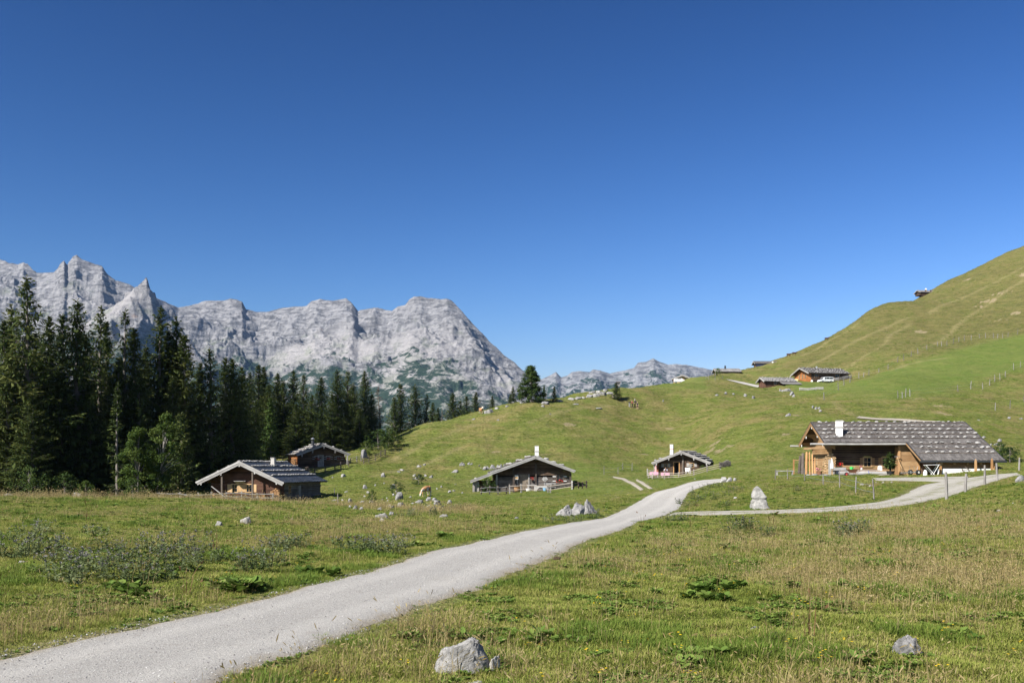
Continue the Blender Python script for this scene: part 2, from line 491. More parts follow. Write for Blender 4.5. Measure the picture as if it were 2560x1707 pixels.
# worn trails, grassy gullies and bare scars on the slopes
def _z6(L): return [(2000 + a / 3.266, 600 + b / 3.266) for a, b in L]
TRAILS = [[(975, 1152), (1060, 1110), (1154, 1072), (1235, 1045), (1290, 1030)], [(930, 1190), (985, 1178), (1060, 1160), (1150, 1120)], [(1320, 1060), (1420, 1030), (1520, 1010)]]
TRAILS += [_z6(l) for l in ([(0, 950), (300, 790), (480, 680)], [(60, 1030), (370, 870), (640, 740), (870, 640)], [(360, 1070), (580, 920), (760, 760), (900, 690)], [(1000, 890), (1260, 720), (1400, 610), (1700, 410), (1829, 330)], [(1040, 600), (1250, 500), (1500, 390), (1829, 220)], [(170, 1290), (300, 1360), (480, 1440)], [(620, 1100), (900, 1010), (1200, 960)])]
SCARS = [(1425, 1060, 1.6), (1787, 1110, 2), (1815, 1117, 2), (1775, 1124, 2.4), (1800, 1128, 1.6), (1240, 1128, 1.0), (1360, 1138, 1.0), (2471, 753, 5), (2447, 767, 4), (2505, 735, 5), (2540, 781, 4), (2496, 802, 4), (2321, 1000, 4), (2352, 1016, 3), (2367, 1036, 3), (2420, 700, 4), (2300, 830, 4), (1990, 1040, 1.5), (2550, 690, 5), (1960, 1090, 1.2), (1610, 1135, 1.2), (1680, 1075, 1.4)]
def trail_mask(x, y):
    out = np.zeros(x.size); xf = x.ravel(); yf = y.ravel()
    wob = 1 + .6 * fbm(xf / 5, yf / 5, 3, 91)
    for L in TRAILS:
        P = np.array([tuple(hit(a, b, 100))[:2] for a, b in L]); P = np.stack([np.interp(np.linspace(0, 1, 160), np.linspace(0, 1, len(P)), P[:, i]) for i in (0, 1)], 1)
        w = .4 + P[:, 1].mean() / 560
        near = np.where((xf > P[:, 0].min() - 9) & (xf < P[:, 0].max() + 9) & (yf > P[:, 1].min() - 9) & (yf < P[:, 1].max() + 9))[0]
        for i in range(0, len(near), 8000):
            q = near[i:i+8000]; dd = np.sqrt(((xf[q, None] - P[:, 0]) ** 2 + (yf[q, None] - P[:, 1]) ** 2).min(1)); out[q] = np.maximum(out[q], np.exp(-(dd / (w * wob[q])) ** 2))
    return out.reshape(x.shape)
def scar_mask(x, y):
    out = np.zeros(x.shape)
    for a, b, r in SCARS:
        p = hit(a, b, 100); r = r * .75; out = np.maximum(out, np.exp(-(((x - p.x) / (r * 1.5)) ** 2 + ((y - p.y) / (r * 1.6)) ** 2)))
    return np.clip(out * (.72 + 1.3 * fbm(x / 2.2, y / 2.2, 4, 95)), 0, 1)
set_attr(me, 'heath', sstep(300, 400, Y) * sstep(1900, 2050, GX) * np.clip(.85 + .5 * fbm(X / 40, Zs / 14, 3, 88), 0, 1)); set_attr(me, 'trail', trail_mask(X, Y)); set_attr(me, 'scar', scar_mask(X, Y))
set_attr(me, 'straw', straw_mask(X, Y)); set_attr(me, 'mown', mown_mask(X, Y)); set_attr(me, 'verge', np.clip(1 - np.maximum(RS, 0) / 0.9, 0, 1))
meadow_mesh = me
# ------------------------------------------------------------------ meadow and road materials, road strips
def meadow_material():
    m = NT('meadow_grass', rough=0.95, spec=0.1)
    w = m.coord('World')
    wz = m.coord('World', scale=(0.35, 0.35, 2.6))           # features drawn out along the contour lines of steep slopes
    st = m.attr('straw'); mo = m.attr('mown'); ve = m.attr('verge')
    n1 = m.noise(w, 0.35, 5, 0.6); n2 = m.noise(w, 2.3, 5, 0.65); n3 = m.noise(w, 11.0, 3, 0.7); nc = m.noise(wz, 0.55, 6, 0.7, 0.6)
    g = m.ramp(n2, [(0.25, (0.090, 0.120, 0.022)), (0.5, (0.158, 0.195, 0.038)), (0.8, (0.225, 0.235, 0.062))])
    s = m.ramp(n2, [(0.2, (0.165, 0.145, 0.045)), (0.55, (0.255, 0.215, 0.080)), (0.85, (0.38, 0.315, 0.145))])
    k = m.math('ADD', m.math('MULTIPLY', st, 0.9), m.math('MULTIPLY', m.math('SUBTRACT', n1, 0.5), 1.3))
    k = m.math('ADD', k, m.math('MULTIPLY', m.math('SUBTRACT', nc, 0.5), 1.2))
    c = m.mix(m.ramp(k, [(0.15, 0.0), (0.85, 1.0)]), g, s)
    c = m.mix(m.math('MULTIPLY', m.ramp(nc, [(0.36, 1.0), (0.5, 0.0)]), 0.45), c, (0.075, 0.085, 0.022))
    mg = m.ramp(m.math('ADD', m.math('MULTIPLY', n1, .6), m.math('MULTIPLY', nc, .45)), [(0.3, (0.090, 0.165, 0.024)), (0.7, (0.170, 0.210, 0.046))])
    hth = m.ramp(m.math('ADD', nc, m.math('MULTIPLY', m.math('SUBTRACT', n2, .5), .5)), [(0.32, (0.060, 0.062, 0.020)), (0.48, (0.115, 0.108, 0.034)), (0.66, (0.195, 0.168, 0.062))])
    c = m.mix(m.math('MULTIPLY', m.attr('heath'), .72), c, hth)
    c = m.mix(m.math('MULTIPLY', mo, 0.74), c, mg)
    c = m.mix(m.math('MULTIPLY', m.attr('trail'), 0.5), c, (0.34, 0.28, 0.135))
    # dark herbs and pale bare specks
    tuft = m.ramp(m.noise(wz, 1.9, 5, 0.72, 0.4), [(0.30, 1.0), (0.42, 0.0)])
    c = m.mix(m.math('MULTIPLY', tuft, m.math('SUBTRACT', 0.75, m.math('MULTIPLY', mo, 0.6))), c, (0.048, 0.070, 0.018))
    c = m.mix(m.math('MULTIPLY', m.ramp(n3, [(0.36, 1.0), (0.46, 0.0)]), 0.35), c, (0.05, 0.07, 0.018))
    bare = m.ramp(m.noise(wz, 0.9, 6, 0.75, 0.3), [(0.70, 0.0), (0.76, 1.0)])
    c = m.mix(m.math('MULTIPLY', bare, m.math('SUBTRACT', 0.8, m.math('MULTIPLY', mo, 0.8))), c, (0.34, 0.285, 0.17))
    c = m.mix(m.ramp(m.math('ADD', m.attr('scar'), m.math('MULTIPLY', m.math('SUBTRACT', n2, .5), .8)), [(0.46, 0.0), (0.62, 0.75)]), c, (0.34, 0.27, 0.165))
    c = m.mix(m.math('MULTIPLY', m.math('POWER', ve, 2.2), m.ramp(n3, [(0.35, 0.15), (0.6, 0.85)])), c, (0.24, 0.215, 0.13))
    ns = m.noise(w, 2.3, 2, 0.6)
    c = m.mix(m.math('MULTIPLY', m.ramp(ns, [(0.33, 1.0), (0.40, 0.0)]), m.math('SUBTRACT', .6, m.math('MULTIPLY', mo, .4))), c, (0.055, 0.075, 0.018))
    c = m.mix(m.math('MULTIPLY', m.ramp(ns, [(0.64, 0.0), (0.70, 1.0)]), m.math('SUBTRACT', .55, m.math('MULTIPLY', mo, .35))), c, (0.36, 0.32, 0.17))
    m.col(c)
    hgt = m.math('ADD', m.math('MULTIPLY', nc, 2.4), m.math('ADD', n2, m.math('MULTIPLY', n3, 0.5)))
    m.bump(hgt, 1.0, 0.42)
    return m.m
M_meadow = meadow_material()
o = mesh_obj('meadow', meadow_mesh, M_meadow, kind='structure')

def gravel_material(name, base, grassy):
    m = NT(name, rough=0.95, spec=0.1)
    w = m.coord('World')
    n1 = m.noise(w, 0.5, 5, 0.6); n2 = m.noise(w, 14, 4, 0.75); n3 = m.noise(w, 60, 3, 0.8)
    c = m.ramp(n1, [(0.3, tuple(v * 0.88 for v in base)), (0.7, base)])
    c = m.mix(m.ramp(n3, [(0.38, 0.9), (0.52, 0.0)]), c, tuple(v * 0.45 for v in base))
    c = m.mix(m.ramp(n2, [(0.3, 0.5), (0.47, 0.0)]), c, tuple(v * 0.66 for v in base))
    c = m.mix(m.ramp(n3, [(0.60, 0.0), (0.72, 0.6)]), c, tuple(min(0.8, v * 1.3) for v in base))
    e = m.attr('edge')                                     # trodden earth towards the verges
    en = m.math('ADD', e, m.math('MULTIPLY', m.math('SUBTRACT', m.noise(w, 1.4, 4, 0.7), 0.5), 0.7))
    c = m.mix(m.math('MULTIPLY', m.ramp(en, [(0.45, 0.0), (0.95, 1.0)]), 0.85), c, (0.26, 0.215, 0.145))
    c = m.mix(m.math('MULTIPLY', m.ramp(m.noise(m.coord('World', scale=(1, .45, 1), rot=(0, 0, -.25)), 0.33, 4, 0.6), [(0.58, 0.0), (0.74, 0.45)]), 1.0), c, (0.33, 0.29, 0.22))
    wt = m.math('ABSOLUTE', m.math('SUBTRACT', m.math('ABSOLUTE', m.attr('cross')), 0.48))
    c = m.mix(m.math('MULTIPLY', m.ramp(m.math('ADD', wt, m.math('MULTIPLY', m.math('SUBTRACT', n1, .5), .25)), [(0.05, 1.0), (0.22, 0.0)]), 0.25), c, tuple(min(.7, v * 1.22) for v in base))
    c = m.mix(m.math('MULTIPLY', m.ramp(m.noise(w, 3.2, 5, .7), [(0.56, 0.0), (0.70, 0.55)]), 0.7), c, (0.26, 0.235, 0.20))
    if grassy:
        gmask = m.ramp(m.math('ADD', m.noise(w, 0.9, 5, 0.75), m.math('MULTIPLY', m.attr('mid'), 0.14)), [(0.60, 0.0), (0.70, 0.8)])
        c = m.mix(gmask, c, (0.15, 0.16, 0.05))
    m.col(c); m.bump(m.math('ADD', n2, m.math('MULTIPLY', n3, 0.8)), 0.9, 0.03)
    return m.m
M_gravel = gravel_material('pale_gravel', (0.455, 0.435, 0.40), False)
M_track = gravel_material('track_gravel', (0.43, 0.405, 0.35), True)
M_rut = gravel_material('rut_gravel', (0.40, 0.36, 0.29), False)

def strip(name, key, mat, n, m_, lift, wob):
    a, b = roads[key]
    t = np.linspace(0, 1, len(a)); tt = np.linspace(0, 1, n)
    A = np.stack([np.interp(tt, t, a[:, i]) for i in (0, 1)], 1); B = np.stack([np.interp(tt, t, b[:, i]) for i in (0, 1)], 1)
    w = np.hypot(*(A - B).T)[:, None]
    u = np.linspace(0, 1, m_)[None]
    s = np.arange(n)[:, None] * 1.0
    arc = np.r_[0, np.cumsum(np.hypot(*np.diff((A + B) / 2, axis=0).T))][:, None]
    ja = wob * fbm(arc / 1.6, arc * 0 + 3.3, 4, 71) / w; jb = wob * fbm(arc / 1.6, arc * 0 + 9.3, 4, 72) / w
    uu = (0 - ja) + u * (1 + ja + jb)
    P = A[:, None] * (1 - uu[..., None]) + B[:, None] * uu[..., None]
    x, y = P[..., 0], P[..., 1]
    e = np.abs(2 * u - 1)
    far = sstep(90, 170, y)
    z = hz(x, y) + lift + relief(x, y) * sstep(90, 130, y) + 0.012 * fbm(x / 0.8, y / 0.8, 3, 5) - 0.045 * np.clip(e - 0.9, 0, 1) * 10 * (1 - far)
    id_ = np.arange(n * m_).reshape(n, m_)
    q = np.stack([id_[:-1, :-1], id_[:-1, 1:], id_[1:, 1:], id_[1:, :-1]], -1).reshape(-1, 4)[:, ::-1]
    me = from_np(name, np.stack([x, y, z], -1).reshape(-1, 3), q, smooth=True)
    set_attr(me, 'edge', np.broadcast_to(e, x.shape) ** 3 * sstep(70, 20, y).clip(0.3)); set_attr(me, 'cross', np.broadcast_to(2 * u - 1, x.shape)); set_attr(me, 'mid', np.broadcast_to((1 - np.abs(e - 0.0)) ** 2, x.shape))
    o = mesh_obj(name, me, mat, kind='structure')
    return o
strip('gravel_road', 'main', M_gravel, 900, 15, 0.035, 0.42)
strip('gravel_track', 'track', M_track, 300, 9, 0.030, 0.2)
strip('gravel_yard', 'yard', M_track, 60, 7, 0.036, 0.3)
strip('wheel_rut', 'rut', M_rut, 60, 5, 0.03, 0.15)
strip('wheel_rut', 'rut2', M_rut, 50, 5, 0.03, 0.15)
strip('hill_road', 'hill', M_rut, 80, 5, 0.14, 0.2)
strip('hill_road', 'upper', M_gravel, 60, 5, 0.14, 0.2)
# ------------------------------------------------------------------ limestone mountains beyond the valley
def ridge_tab(tab):
    t = np.array(tab, float); return t
SK = ridge_tab([(-700,690,5200),(-300,670,5200),(-60,640,5200),(0,646,5200),(22,656,5150),(45,660,5150),(58,655,5150),(75,668,5100),(92,684,5050),(135,681,5000),(150,662,4950),(160,654,4950),(168,664,4950),(182,642,5000),(192,639,5000),(205,648,5000),(230,657,5000),(255,664,4950),(270,684,4950),(290,702,4950),(315,708,4950),(332,716,4950),(360,735,5000),(400,750,5100),(430,762,5200),(445,768,5250),(470,765,5300),(500,757,5350),(515,753,5350),(560,752,5350),(575,748,5350),(590,749,5350),(605,757,5300),(615,774,5300),(640,779,5350),(665,779,5350),(700,769,5350),(745,765,5300),(768,763,5300),(778,753,5250),(800,748,5250),(830,752,5200),(850,748,5200),(866,745,5200),(880,756,5150),(895,776,5150),(915,772,5150),(935,768,5100),(950,773,5100),(980,776,5050),(995,764,5000),(1012,760,5000),(1022,748,4950),(1035,741,4950),(1052,739,4950),(1072,745,4950),(1095,747,4900),(1105,749,4900),(1117,747,4900),(1130,752,4900),(1145,768,4850),(1165,790,4800),(1185,812,4750),(1205,833,4700),(1235,862,4650),(1265,890,4600),(1290,908,4550),(1310,925,4500),(1330,950,4450),(1360,985,4400),(1400,1030,4350),(1470,1090,4300),(1600,1150,4200)])
SK2 = ridge_tab([(1200,1010,6500),(1320,960,6500),(1360,945,6500),(1375,938,6500),(1390,930,6500),(1403,944,6500),(1418,940,6500),(1430,931,6500),(1450,927,6500),(1475,930,6500),(1482,924,6500),(1500,925,6500),(1525,934,6550),(1560,926,6600),(1585,918,6600),(1595,905,6600),(1615,903,6600),(1633,894,6600),(1650,903,6600),(1670,910,6600),(1690,908,6650),(1715,911,6650),(1740,916,6700),(1780,925,6700),(1850,940,6700),(1950,960,6700),(2100,1000,6700)])

def range_mesh(name, tab, px0, px1, npx, d0, nd, foot_py, seed, amp, cones, mat, strata):
    pxs = np.linspace(px0, px1, npx); t = np.linspace(0, 1.22, nd)
    sk = np.interp(pxs, tab[:, 0], tab[:, 1]); dr = np.interp(pxs, tab[:, 0], tab[:, 2])
    ker = np.hanning(15); ker /= ker.sum()
    drs = np.convolve(np.pad(dr, 7, mode='edge'), ker, 'valid')
    T, PX = np.meshgrid(t, pxs)
    D = d0 + (drs[:, None] - d0) * T
    zr = (CZ + (HORIZ - sk) / FX * drs)[:, None]
    zf = (CZ + (HORIZ - foot_py) / FX * d0)
    Tc = np.clip(T, 0, 1)
    # smooth version of the crest drives the lower slopes, the exact crest only the top
    ker2 = np.hanning(121); ker2 /= ker2.sum()
    zs = np.convolve(np.pad(zr[:, 0], 60, mode='edge'), ker2, 'valid')[:, None]
    wz = sstep(0.45, 0.98, Tc)
    prof = 0.42 * Tc + 0.58 * Tc ** 2.0
    Zb = zf + (zs * (1 - wz) + zr * wz - zf) * prof
    Zb = np.where(T > 1, zr - (T - 1) * (drs[:, None] - d0) * 0.75, Zb)
    Xw = (PX - 1280) / FX * D
    for (pts, sl, sr, pw) in cones:                                     # rock spurs standing in front of the wall
        P = np.array([((p[0] - 1280) / FX * p[2], p[2], CZ + (HORIZ - p[1] - 14) / FX * p[2]) for p in pts])
        best = np.full(Xw.shape, -1e9)
        for i in range(len(P) - 1):
            a, b = P[i], P[i + 1]; ab = b[:2] - a[:2]; L2 = (ab ** 2).sum()
            s = np.clip(((Xw - a[0]) * ab[0] + (D - a[1]) * ab[1]) / L2, 0, 1)
            dx = Xw - (a[0] + s * ab[0]); dy = D - (a[1] + s * ab[1])
            side = sstep(-60, 60, dx)
            dist = np.hypot(dx, dy)
            z = a[2] + s * (b[2] - a[2]) - (sl * (1 - side) + sr * side) * dist ** pw * 1.0
            best = np.maximum(best, z)
        Zb = np.maximum(Zb, best)
    hrel = np.clip((Zb - zf) / 850, 0, 1.2)
    wx = Xw + 90 * fbm(Xw / 420, D / 420, 3, seed + 3); wy = D + 90 * fbm(Xw / 420, D / 420, 3, seed + 4)
    r = ridged(wx / 480 + wy / 1900, wy / 620 - wx / 2200, 7, seed, gain=0.46) - 0.42
    r2 = ridged(wx / 130, wy / 190, 5, seed + 50) - 0.42
    r -= r.mean(); r2 -= r2.mean()
    scree = sstep(-0.12, 0.08, fbm(wx / 520, wy / 520, 3, seed + 9)) * sstep(0.25, 0.45, Tc) * sstep(0.92, 0.7, Tc)
    k = sstep(0, 0.35, Tc) * (1 - 0.92 * sstep(0.78, 1.0, Tc))
    Zn = Zb + amp * k * (1 - 0.74 * scree) * (r * (0.5 + 0.75 * hrel) + 0.34 * r2 * (0.4 + hrel))
    Zn += 13 * sstep(.80, .97, Tc) * np.where(T > 1, 0.3, 1) * fbm(Xw / 60, D / 90, 4, seed + 66) * sstep(0.0, .04, np.abs(T - 1) + .012)
    Zn += amp * 0.14 * k * fbm(Xw / 26, D / 36, 4, seed + 77) * (1 - 0.7 * scree)
    # bedding: ledges that dip gently to the right
    tilt = Zn + 0.10 * Xw + 22 * fbm(Xw / 300, D / 300, 3, seed + 15)
    hgt = strata
    f = tilt / hgt - np.floor(tilt / hgt)
    led = (sstep(0.15, 0.85, f) - f) * hgt
    hgt2 = strata * 0.37
    f2 = tilt / hgt2 - np.floor(tilt / hgt2)
    led2 = (sstep(0.15, 0.85, f2) - f2) * hgt2
    lm = sstep(-0.25, 0.2, fbm(Xw / 400, D / 400, 3, seed + 21)) * (1 - scree) * sstep(0.3, 0.55, Tc)
    Zn += (led * 1.0 + led2 * 0.8) * lm * np.where(T > 1, 0, 1) * (1 - .8 * sstep(.88, 1, Tc))
    Zn = np.maximum(Zn, -60.0)
    cross = (np.arange(npx * nd)).reshape(npx, nd)
    q = np.stack([cross[:-1, :-1], cross[1:, :-1], cross[1:, 1:], cross[:-1, 1:]], -1).reshape(-1, 4)
    me = from_np(name, np.stack([Xw, D, Zn], -1).reshape(-1, 3), q, smooth=False)
    me.polygons.foreach_set('use_smooth', np.ones(len(me.polygons), bool))
    set_attr(me, 'scree', scree); set_attr(me, 'up', np.clip((Zn - zf) / (zr - zf), 0, 1.1))
    return mesh_obj(name, me, mat, kind='structure')

def rock_mountain_material(name, veg_lo, veg_hi, base):
    m = NT(name, rough=1.0, spec=0.0)
    w = m.coord('World', scale=(1, 1, 1.0)); ws = m.coord('World', scale=(0.35, 0.35, 1.6), rot=(0, 0.12, 0))
    wd = m.coord('World', scale=(1, 0.5, 1.4), rot=(0, 0.5, 0.3))
    up = m.attr('up'); sc = m.attr('scree')
    n1 = m.noise(w, 0.004, 6, 0.6); n2 = m.noise(w, 0.03, 6, 0.7); n3 = m.noise(ws, 0.035, 6, 0.7, 0.5)
    c = m.ramp(n2, [(0.34, tuple(v * 0.55 for v in base)), (0.48, base), (0.66, tuple(v * 1.2 for v in base))])
    c = m.mix(m.math('MULTIPLY', m.ramp(n3, [(0.40, 1.0), (0.53, 0.0)]), m.math('SUBTRACT', 0.95, m.math('MULTIPLY', sc, 0.6))), c, tuple(v * 0.42 for v in base))
    c = m.mix(m.math('MULTIPLY', sc, 0.75), c, (base[0] * 1.38, base[1] * 1.33, base[2] * 1.27))
    c = m.mix(m.ramp(m.noise(w, 0.011, 5, 0.7), [(0.66, 0.0), (0.76, 0.55)]), c, (0.42, 0.29, 0.21))
    thin = m.ramp(m.math('ADD', m.noise(wd, 0.010, 6, 0.65), m.math('MULTIPLY', up, -0.40)), [(0.26, 0.0), (0.40, 0.55)])
    c = m.mix(thin, c, (0.17, 0.19, 0.13))
    v = m.math('ADD', m.math('ADD', m.math('MULTIPLY', m.noise(wd, 0.0085, 9, 0.72, 0.8), 1.25), m.math('MULTIPLY', n1, 0.30)), m.math('MULTIPLY', up, -0.95))
    veg = m.ramp(v, [(veg_lo, 0.0), (veg_hi, 1.0)])
    veg = m.math('MULTIPLY', veg, m.ramp(m.noise(wd, 0.021, 6, 0.7, 0.5), [(0.40, 0.0), (0.47, 1.0)]))
    c = m.mix(veg, c, (0.030, 0.048, 0.030))
    m.col(c)
    m.bump(m.math('ADD', n2, m.math('MULTIPLY', n3, 1.5)), 1.0, 14.0)
    return m.m
M_mtn = rock_mountain_material('limestone_mountain', 0.27, 0.36, (0.255, 0.250, 0.255))
M_mtn2 = rock_mountain_material('limestone_range', -0.20, -0.02, (0.25, 0.25, 0.255))
cones = [
    ([(120, 900, 3600), (190, 850, 3700), (260, 775, 3850), (310, 752, 3960), (338, 722, 4000), (352, 714, 4010), (366, 711, 4020), (382, 730, 4030), (402, 752, 4040), (430, 784, 4060)], 0.66, 1.5, 1.0),
    ([(430, 765, 4060), (480, 850, 4150), (540, 905, 4200), (600, 960, 4200)], 0.5, 1.2, 1.0),
    ([(-60, 690, 4900), (20, 720, 4780), (60, 760, 4600)], 0.9, 1.1, 1.0),
    ([(180, 690, 4880), (150, 740, 4780), (110, 780, 4600), (90, 850, 4300)], 0.7, 1.3, 1.0),
    ([(858, 785, 5080), (850, 800, 5040), (830, 840, 4880)], 0.75, 1.5, 1.0),
    ([(580, 785, 5240), (570, 795, 5200), (545, 815, 5120)], 0.6, 1.4, 1.0),
    ([(1140, 800, 4780), (1150, 840, 4700), (1165, 910, 4450), (1180, 980, 4100)], 0.55, 1.0, 1.0),
    ([(1045, 785, 4860), (1030, 815, 4800), (1000, 850, 4650)], 0.7, 0.9, 1.0),
]
range_mesh('mountain_massif', SK, -300, 1560, 950, 2500, 400, 1185, 5, 118, cones, M_mtn, 62.0)
range_mesh('mountain_range', SK2, 1180, 2150, 420, 3800, 190, 1170, 45, 95, [
    ([(1390, 930, 6480), (1385, 960, 6200), (1370, 1000, 5800)], 0.6, 1.0, 1.0),
    ([(1500, 926, 6480), (1480, 970, 6100), (1470, 1020, 5600)], 0.6, 1.0, 1.0),
    ([(1633, 896, 6580), (1600, 940, 6300), (1560, 985, 5800)], 0.6, 0.9, 1.0),
    ([(1715, 912, 6630), (1710, 950, 6200)], 0.7, 1.0, 1.0)], M_mtn2, 40.0)
# ------------------------------------------------------------------ trees
def needle_material(name, a, b, c):
    m = NT(name, rough=0.75, spec=0.12)
    tint = m.attr('tint')
    col = m.ramp(m.math('ADD', m.math('MULTIPLY', tint, 0.75), m.math('MULTIPLY', m.objrand(), 0.25)), [(0.1, a), (0.55, b), (0.95, c)])
    m.col(col)
    tr = m.n('ShaderNodeBsdfTranslucent'); m.l(col, tr.inputs['Color'])
    mx = m.n('ShaderNodeMixShader'); mx.inputs[0].default_value = 0.34
    m.l(m.b.outputs[0], mx.inputs[1]); m.l(tr.outputs[0], mx.inputs[2]); m.l(mx.outputs[0], m.out.inputs['Surface'])
    return m.m
def bark_material(name, a, b, sc=6):
    m = NT(name, rough=0.9)
    v = m.coord('Object', scale=(1, 1, 0.25))
    n = m.noise(v, sc, 5, 0.7)
    m.col(m.ramp(n, [(0.3, a), (0.7, b)])); m.bump(n, 0.6, 0.05)
    return m.m
M_needle = needle_material('spruce_needles', (0.042, 0.064, 0.020), (0.090, 0.120, 0.033), (0.175, 0.182, 0.058))
M_larch = needle_material('larch_needles', (0.040, 0.075, 0.018), (0.075, 0.120, 0.028), (0.120, 0.160, 0.045))
M_leaf = needle_material('maple_leaves', (0.040, 0.072, 0.015), (0.075, 0.112, 0.022), (0.125, 0.150, 0.038))
M_leafdark = needle_material('dark_leaves', (0.030, 0.056, 0.015), (0.055, 0.090, 0.022), (0.105, 0.135, 0.036))
M_dry = needle_material('dead_twigs', (0.11, 0.085, 0.07), (0.17, 0.135, 0.115), (0.26, 0.22, 0.19))
M_bark = bark_material('spruce_bark', (0.10, 0.085, 0.075), (0.25, 0.22, 0.20))
M_pale = bark_material('pale_bark', (0.22, 0.20, 0.17), (0.52, 0.49, 0.45))

class Leaves:
    def __init__(s): s.v = []; s.t = []; s.k = []
    def blade(s, p, d, side, L, w, tint):
        """one pointed spray: a folded kite"""
        n = len(s.v)
        m_ = p + d * (L * 0.45)
        s.v += [p, m_ + side * w, p + d * L, m_ - side * w]
        s.t += [(n, n + 1, n + 2, n + 3)]
        s.k += [tint] * 4
    def mesh(s, name):
        me = from_np(name, np.array([tuple(q) for q in s.v], np.float32), quads=s.t)
        set_attr(me, 'tint', s.k)
        return me

def rvec(r, s=1.0): return Vector((r.uniform(-s, s), r.uniform(-s, s), r.uniform(-s, s)))

def spruce_meshes(seed, H=20.0, R=3.0, bare=0.06, dens=1.0, droop=0.25, gap=0.1, fine=1.0, taper=0.85, name='spruce'):
    r = random.Random(seed)
    lv = Leaves(); tb = MB()
    lean = (r.uniform(-.012, .012), r.uniform(-.012, .012))
    axis = lambda z: Vector((lean[0] * z + 0.05 * math.sin(z * 0.5 + seed), lean[1] * z, z))
    tb.tube([axis(H * t) - Vector((0, 0, 0.5 if t == 0 else 0)) for t in (0, .04, .2, .4, .6, .8, .95, 1)], [H * k for k in (.020, .0155, .0125, .0098, .007, .0038, .0012, .0004)], 7)
    z = H * bare + 0.3
    while z < H * 0.985:
        f = (H - z) / H
        u = f ** taper
        Lmax = R * (u * (1.0 if f < 0.86 else 1.0 - (f - 0.86) * 2.5)) + 0.10
        nb = max(3, int((4 + 4.5 * u) * dens * r.uniform(.8, 1.2)))
        a0 = r.uniform(0, 6.28)
        for k in range(nb):
            if r.random() < gap: continue
            a = a0 + 6.283 * k / nb + r.uniform(-.35, .35)
            L = Lmax * r.uniform(.55, 1.08) * (1.0 + 0.18 * math.sin(3 * a + z * 1.3))
            out = Vector((math.cos(a), math.sin(a), 0)); sd = Vector((-math.sin(a), math.cos(a), 0))
            rise = 0.55 * (1 - f) - droop * f * 1.5 + r.uniform(-.12, .12)
            base = axis(z + r.uniform(-.15, .15))
            tint = r.uniform(0, 1) ** 1.3
            ns = max(3, int(L / 0.30 * fine))
            if L > 0.9: tb.tube([base, base + out * L * .5 + Vector((0, 0, rise * L * .5)), base + out * L * .85 + Vector((0, 0, (rise + .06) * L * .8))], [.030 + .004 * L, .018, .006], 4, False)
            for i in range(ns):
                t = (i + r.uniform(.3, 1)) / ns
                if t < 0.12 and f > .3: continue
                p = base + out * (L * t) + Vector((0, 0, (rise * t + 0.22 * t * t) * L))
                w = (0.36 + 0.30 * L * (1 - t) ** 0.6 * 0.55) / fine ** .3 * min(1.0, .42 + 2.4 * u)
                tn = min(1, max(0, tint * 0.7 + r.uniform(0, .5) - .1 + 0.25 * (t - .5)))
                for sgn in (1, -1):
                    d = (out * r.uniform(.35, .9) + sd * sgn * r.uniform(.6, 1.0) + Vector((0, 0, r.uniform(-.55, .15)))).normalized()
                    lv.blade(p, d, (out - d * d.dot(out)).normalized() * 1.0 + rvec(r, .3), w * r.uniform(.8, 1.5), .075 * r.uniform(.7, 1.5), tn)
                d = (Vector((0, 0, -1)) + out * r.uniform(-.1, .5) + sd * r.uniform(-.4, .4)).normalized()
                lv.blade(p, d, sd, w * r.uniform(.7, 1.5), .09 * r.uniform(.6, 1.4), tn * .8)
                d = (out + Vector((0, 0, r.uniform(-.1, .4))) + sd * r.uniform(-.3, .3)).normalized()
                lv.blade(p, d, sd + rvec(r, .3), w * r.uniform(.8, 1.3), .08, tn)
        z += (0.20 + 0.34 * u) * r.uniform(.75, 1.25) / dens ** .5
    top = axis(H * .985)
    for k in range(14):
        a = r.uniform(0, 6.28); d = Vector((math.cos(a) * .5, math.sin(a) * .5, r.uniform(.4, 1.6))).normalized()
        lv.blade(axis(H * r.uniform(.94, .995)), d, Vector((-math.sin(a), math.cos(a), 0)), .24, .05, .6)
    return tb.mesh('trunk', smooth=True, recalc=False), lv.mesh('crown'), H

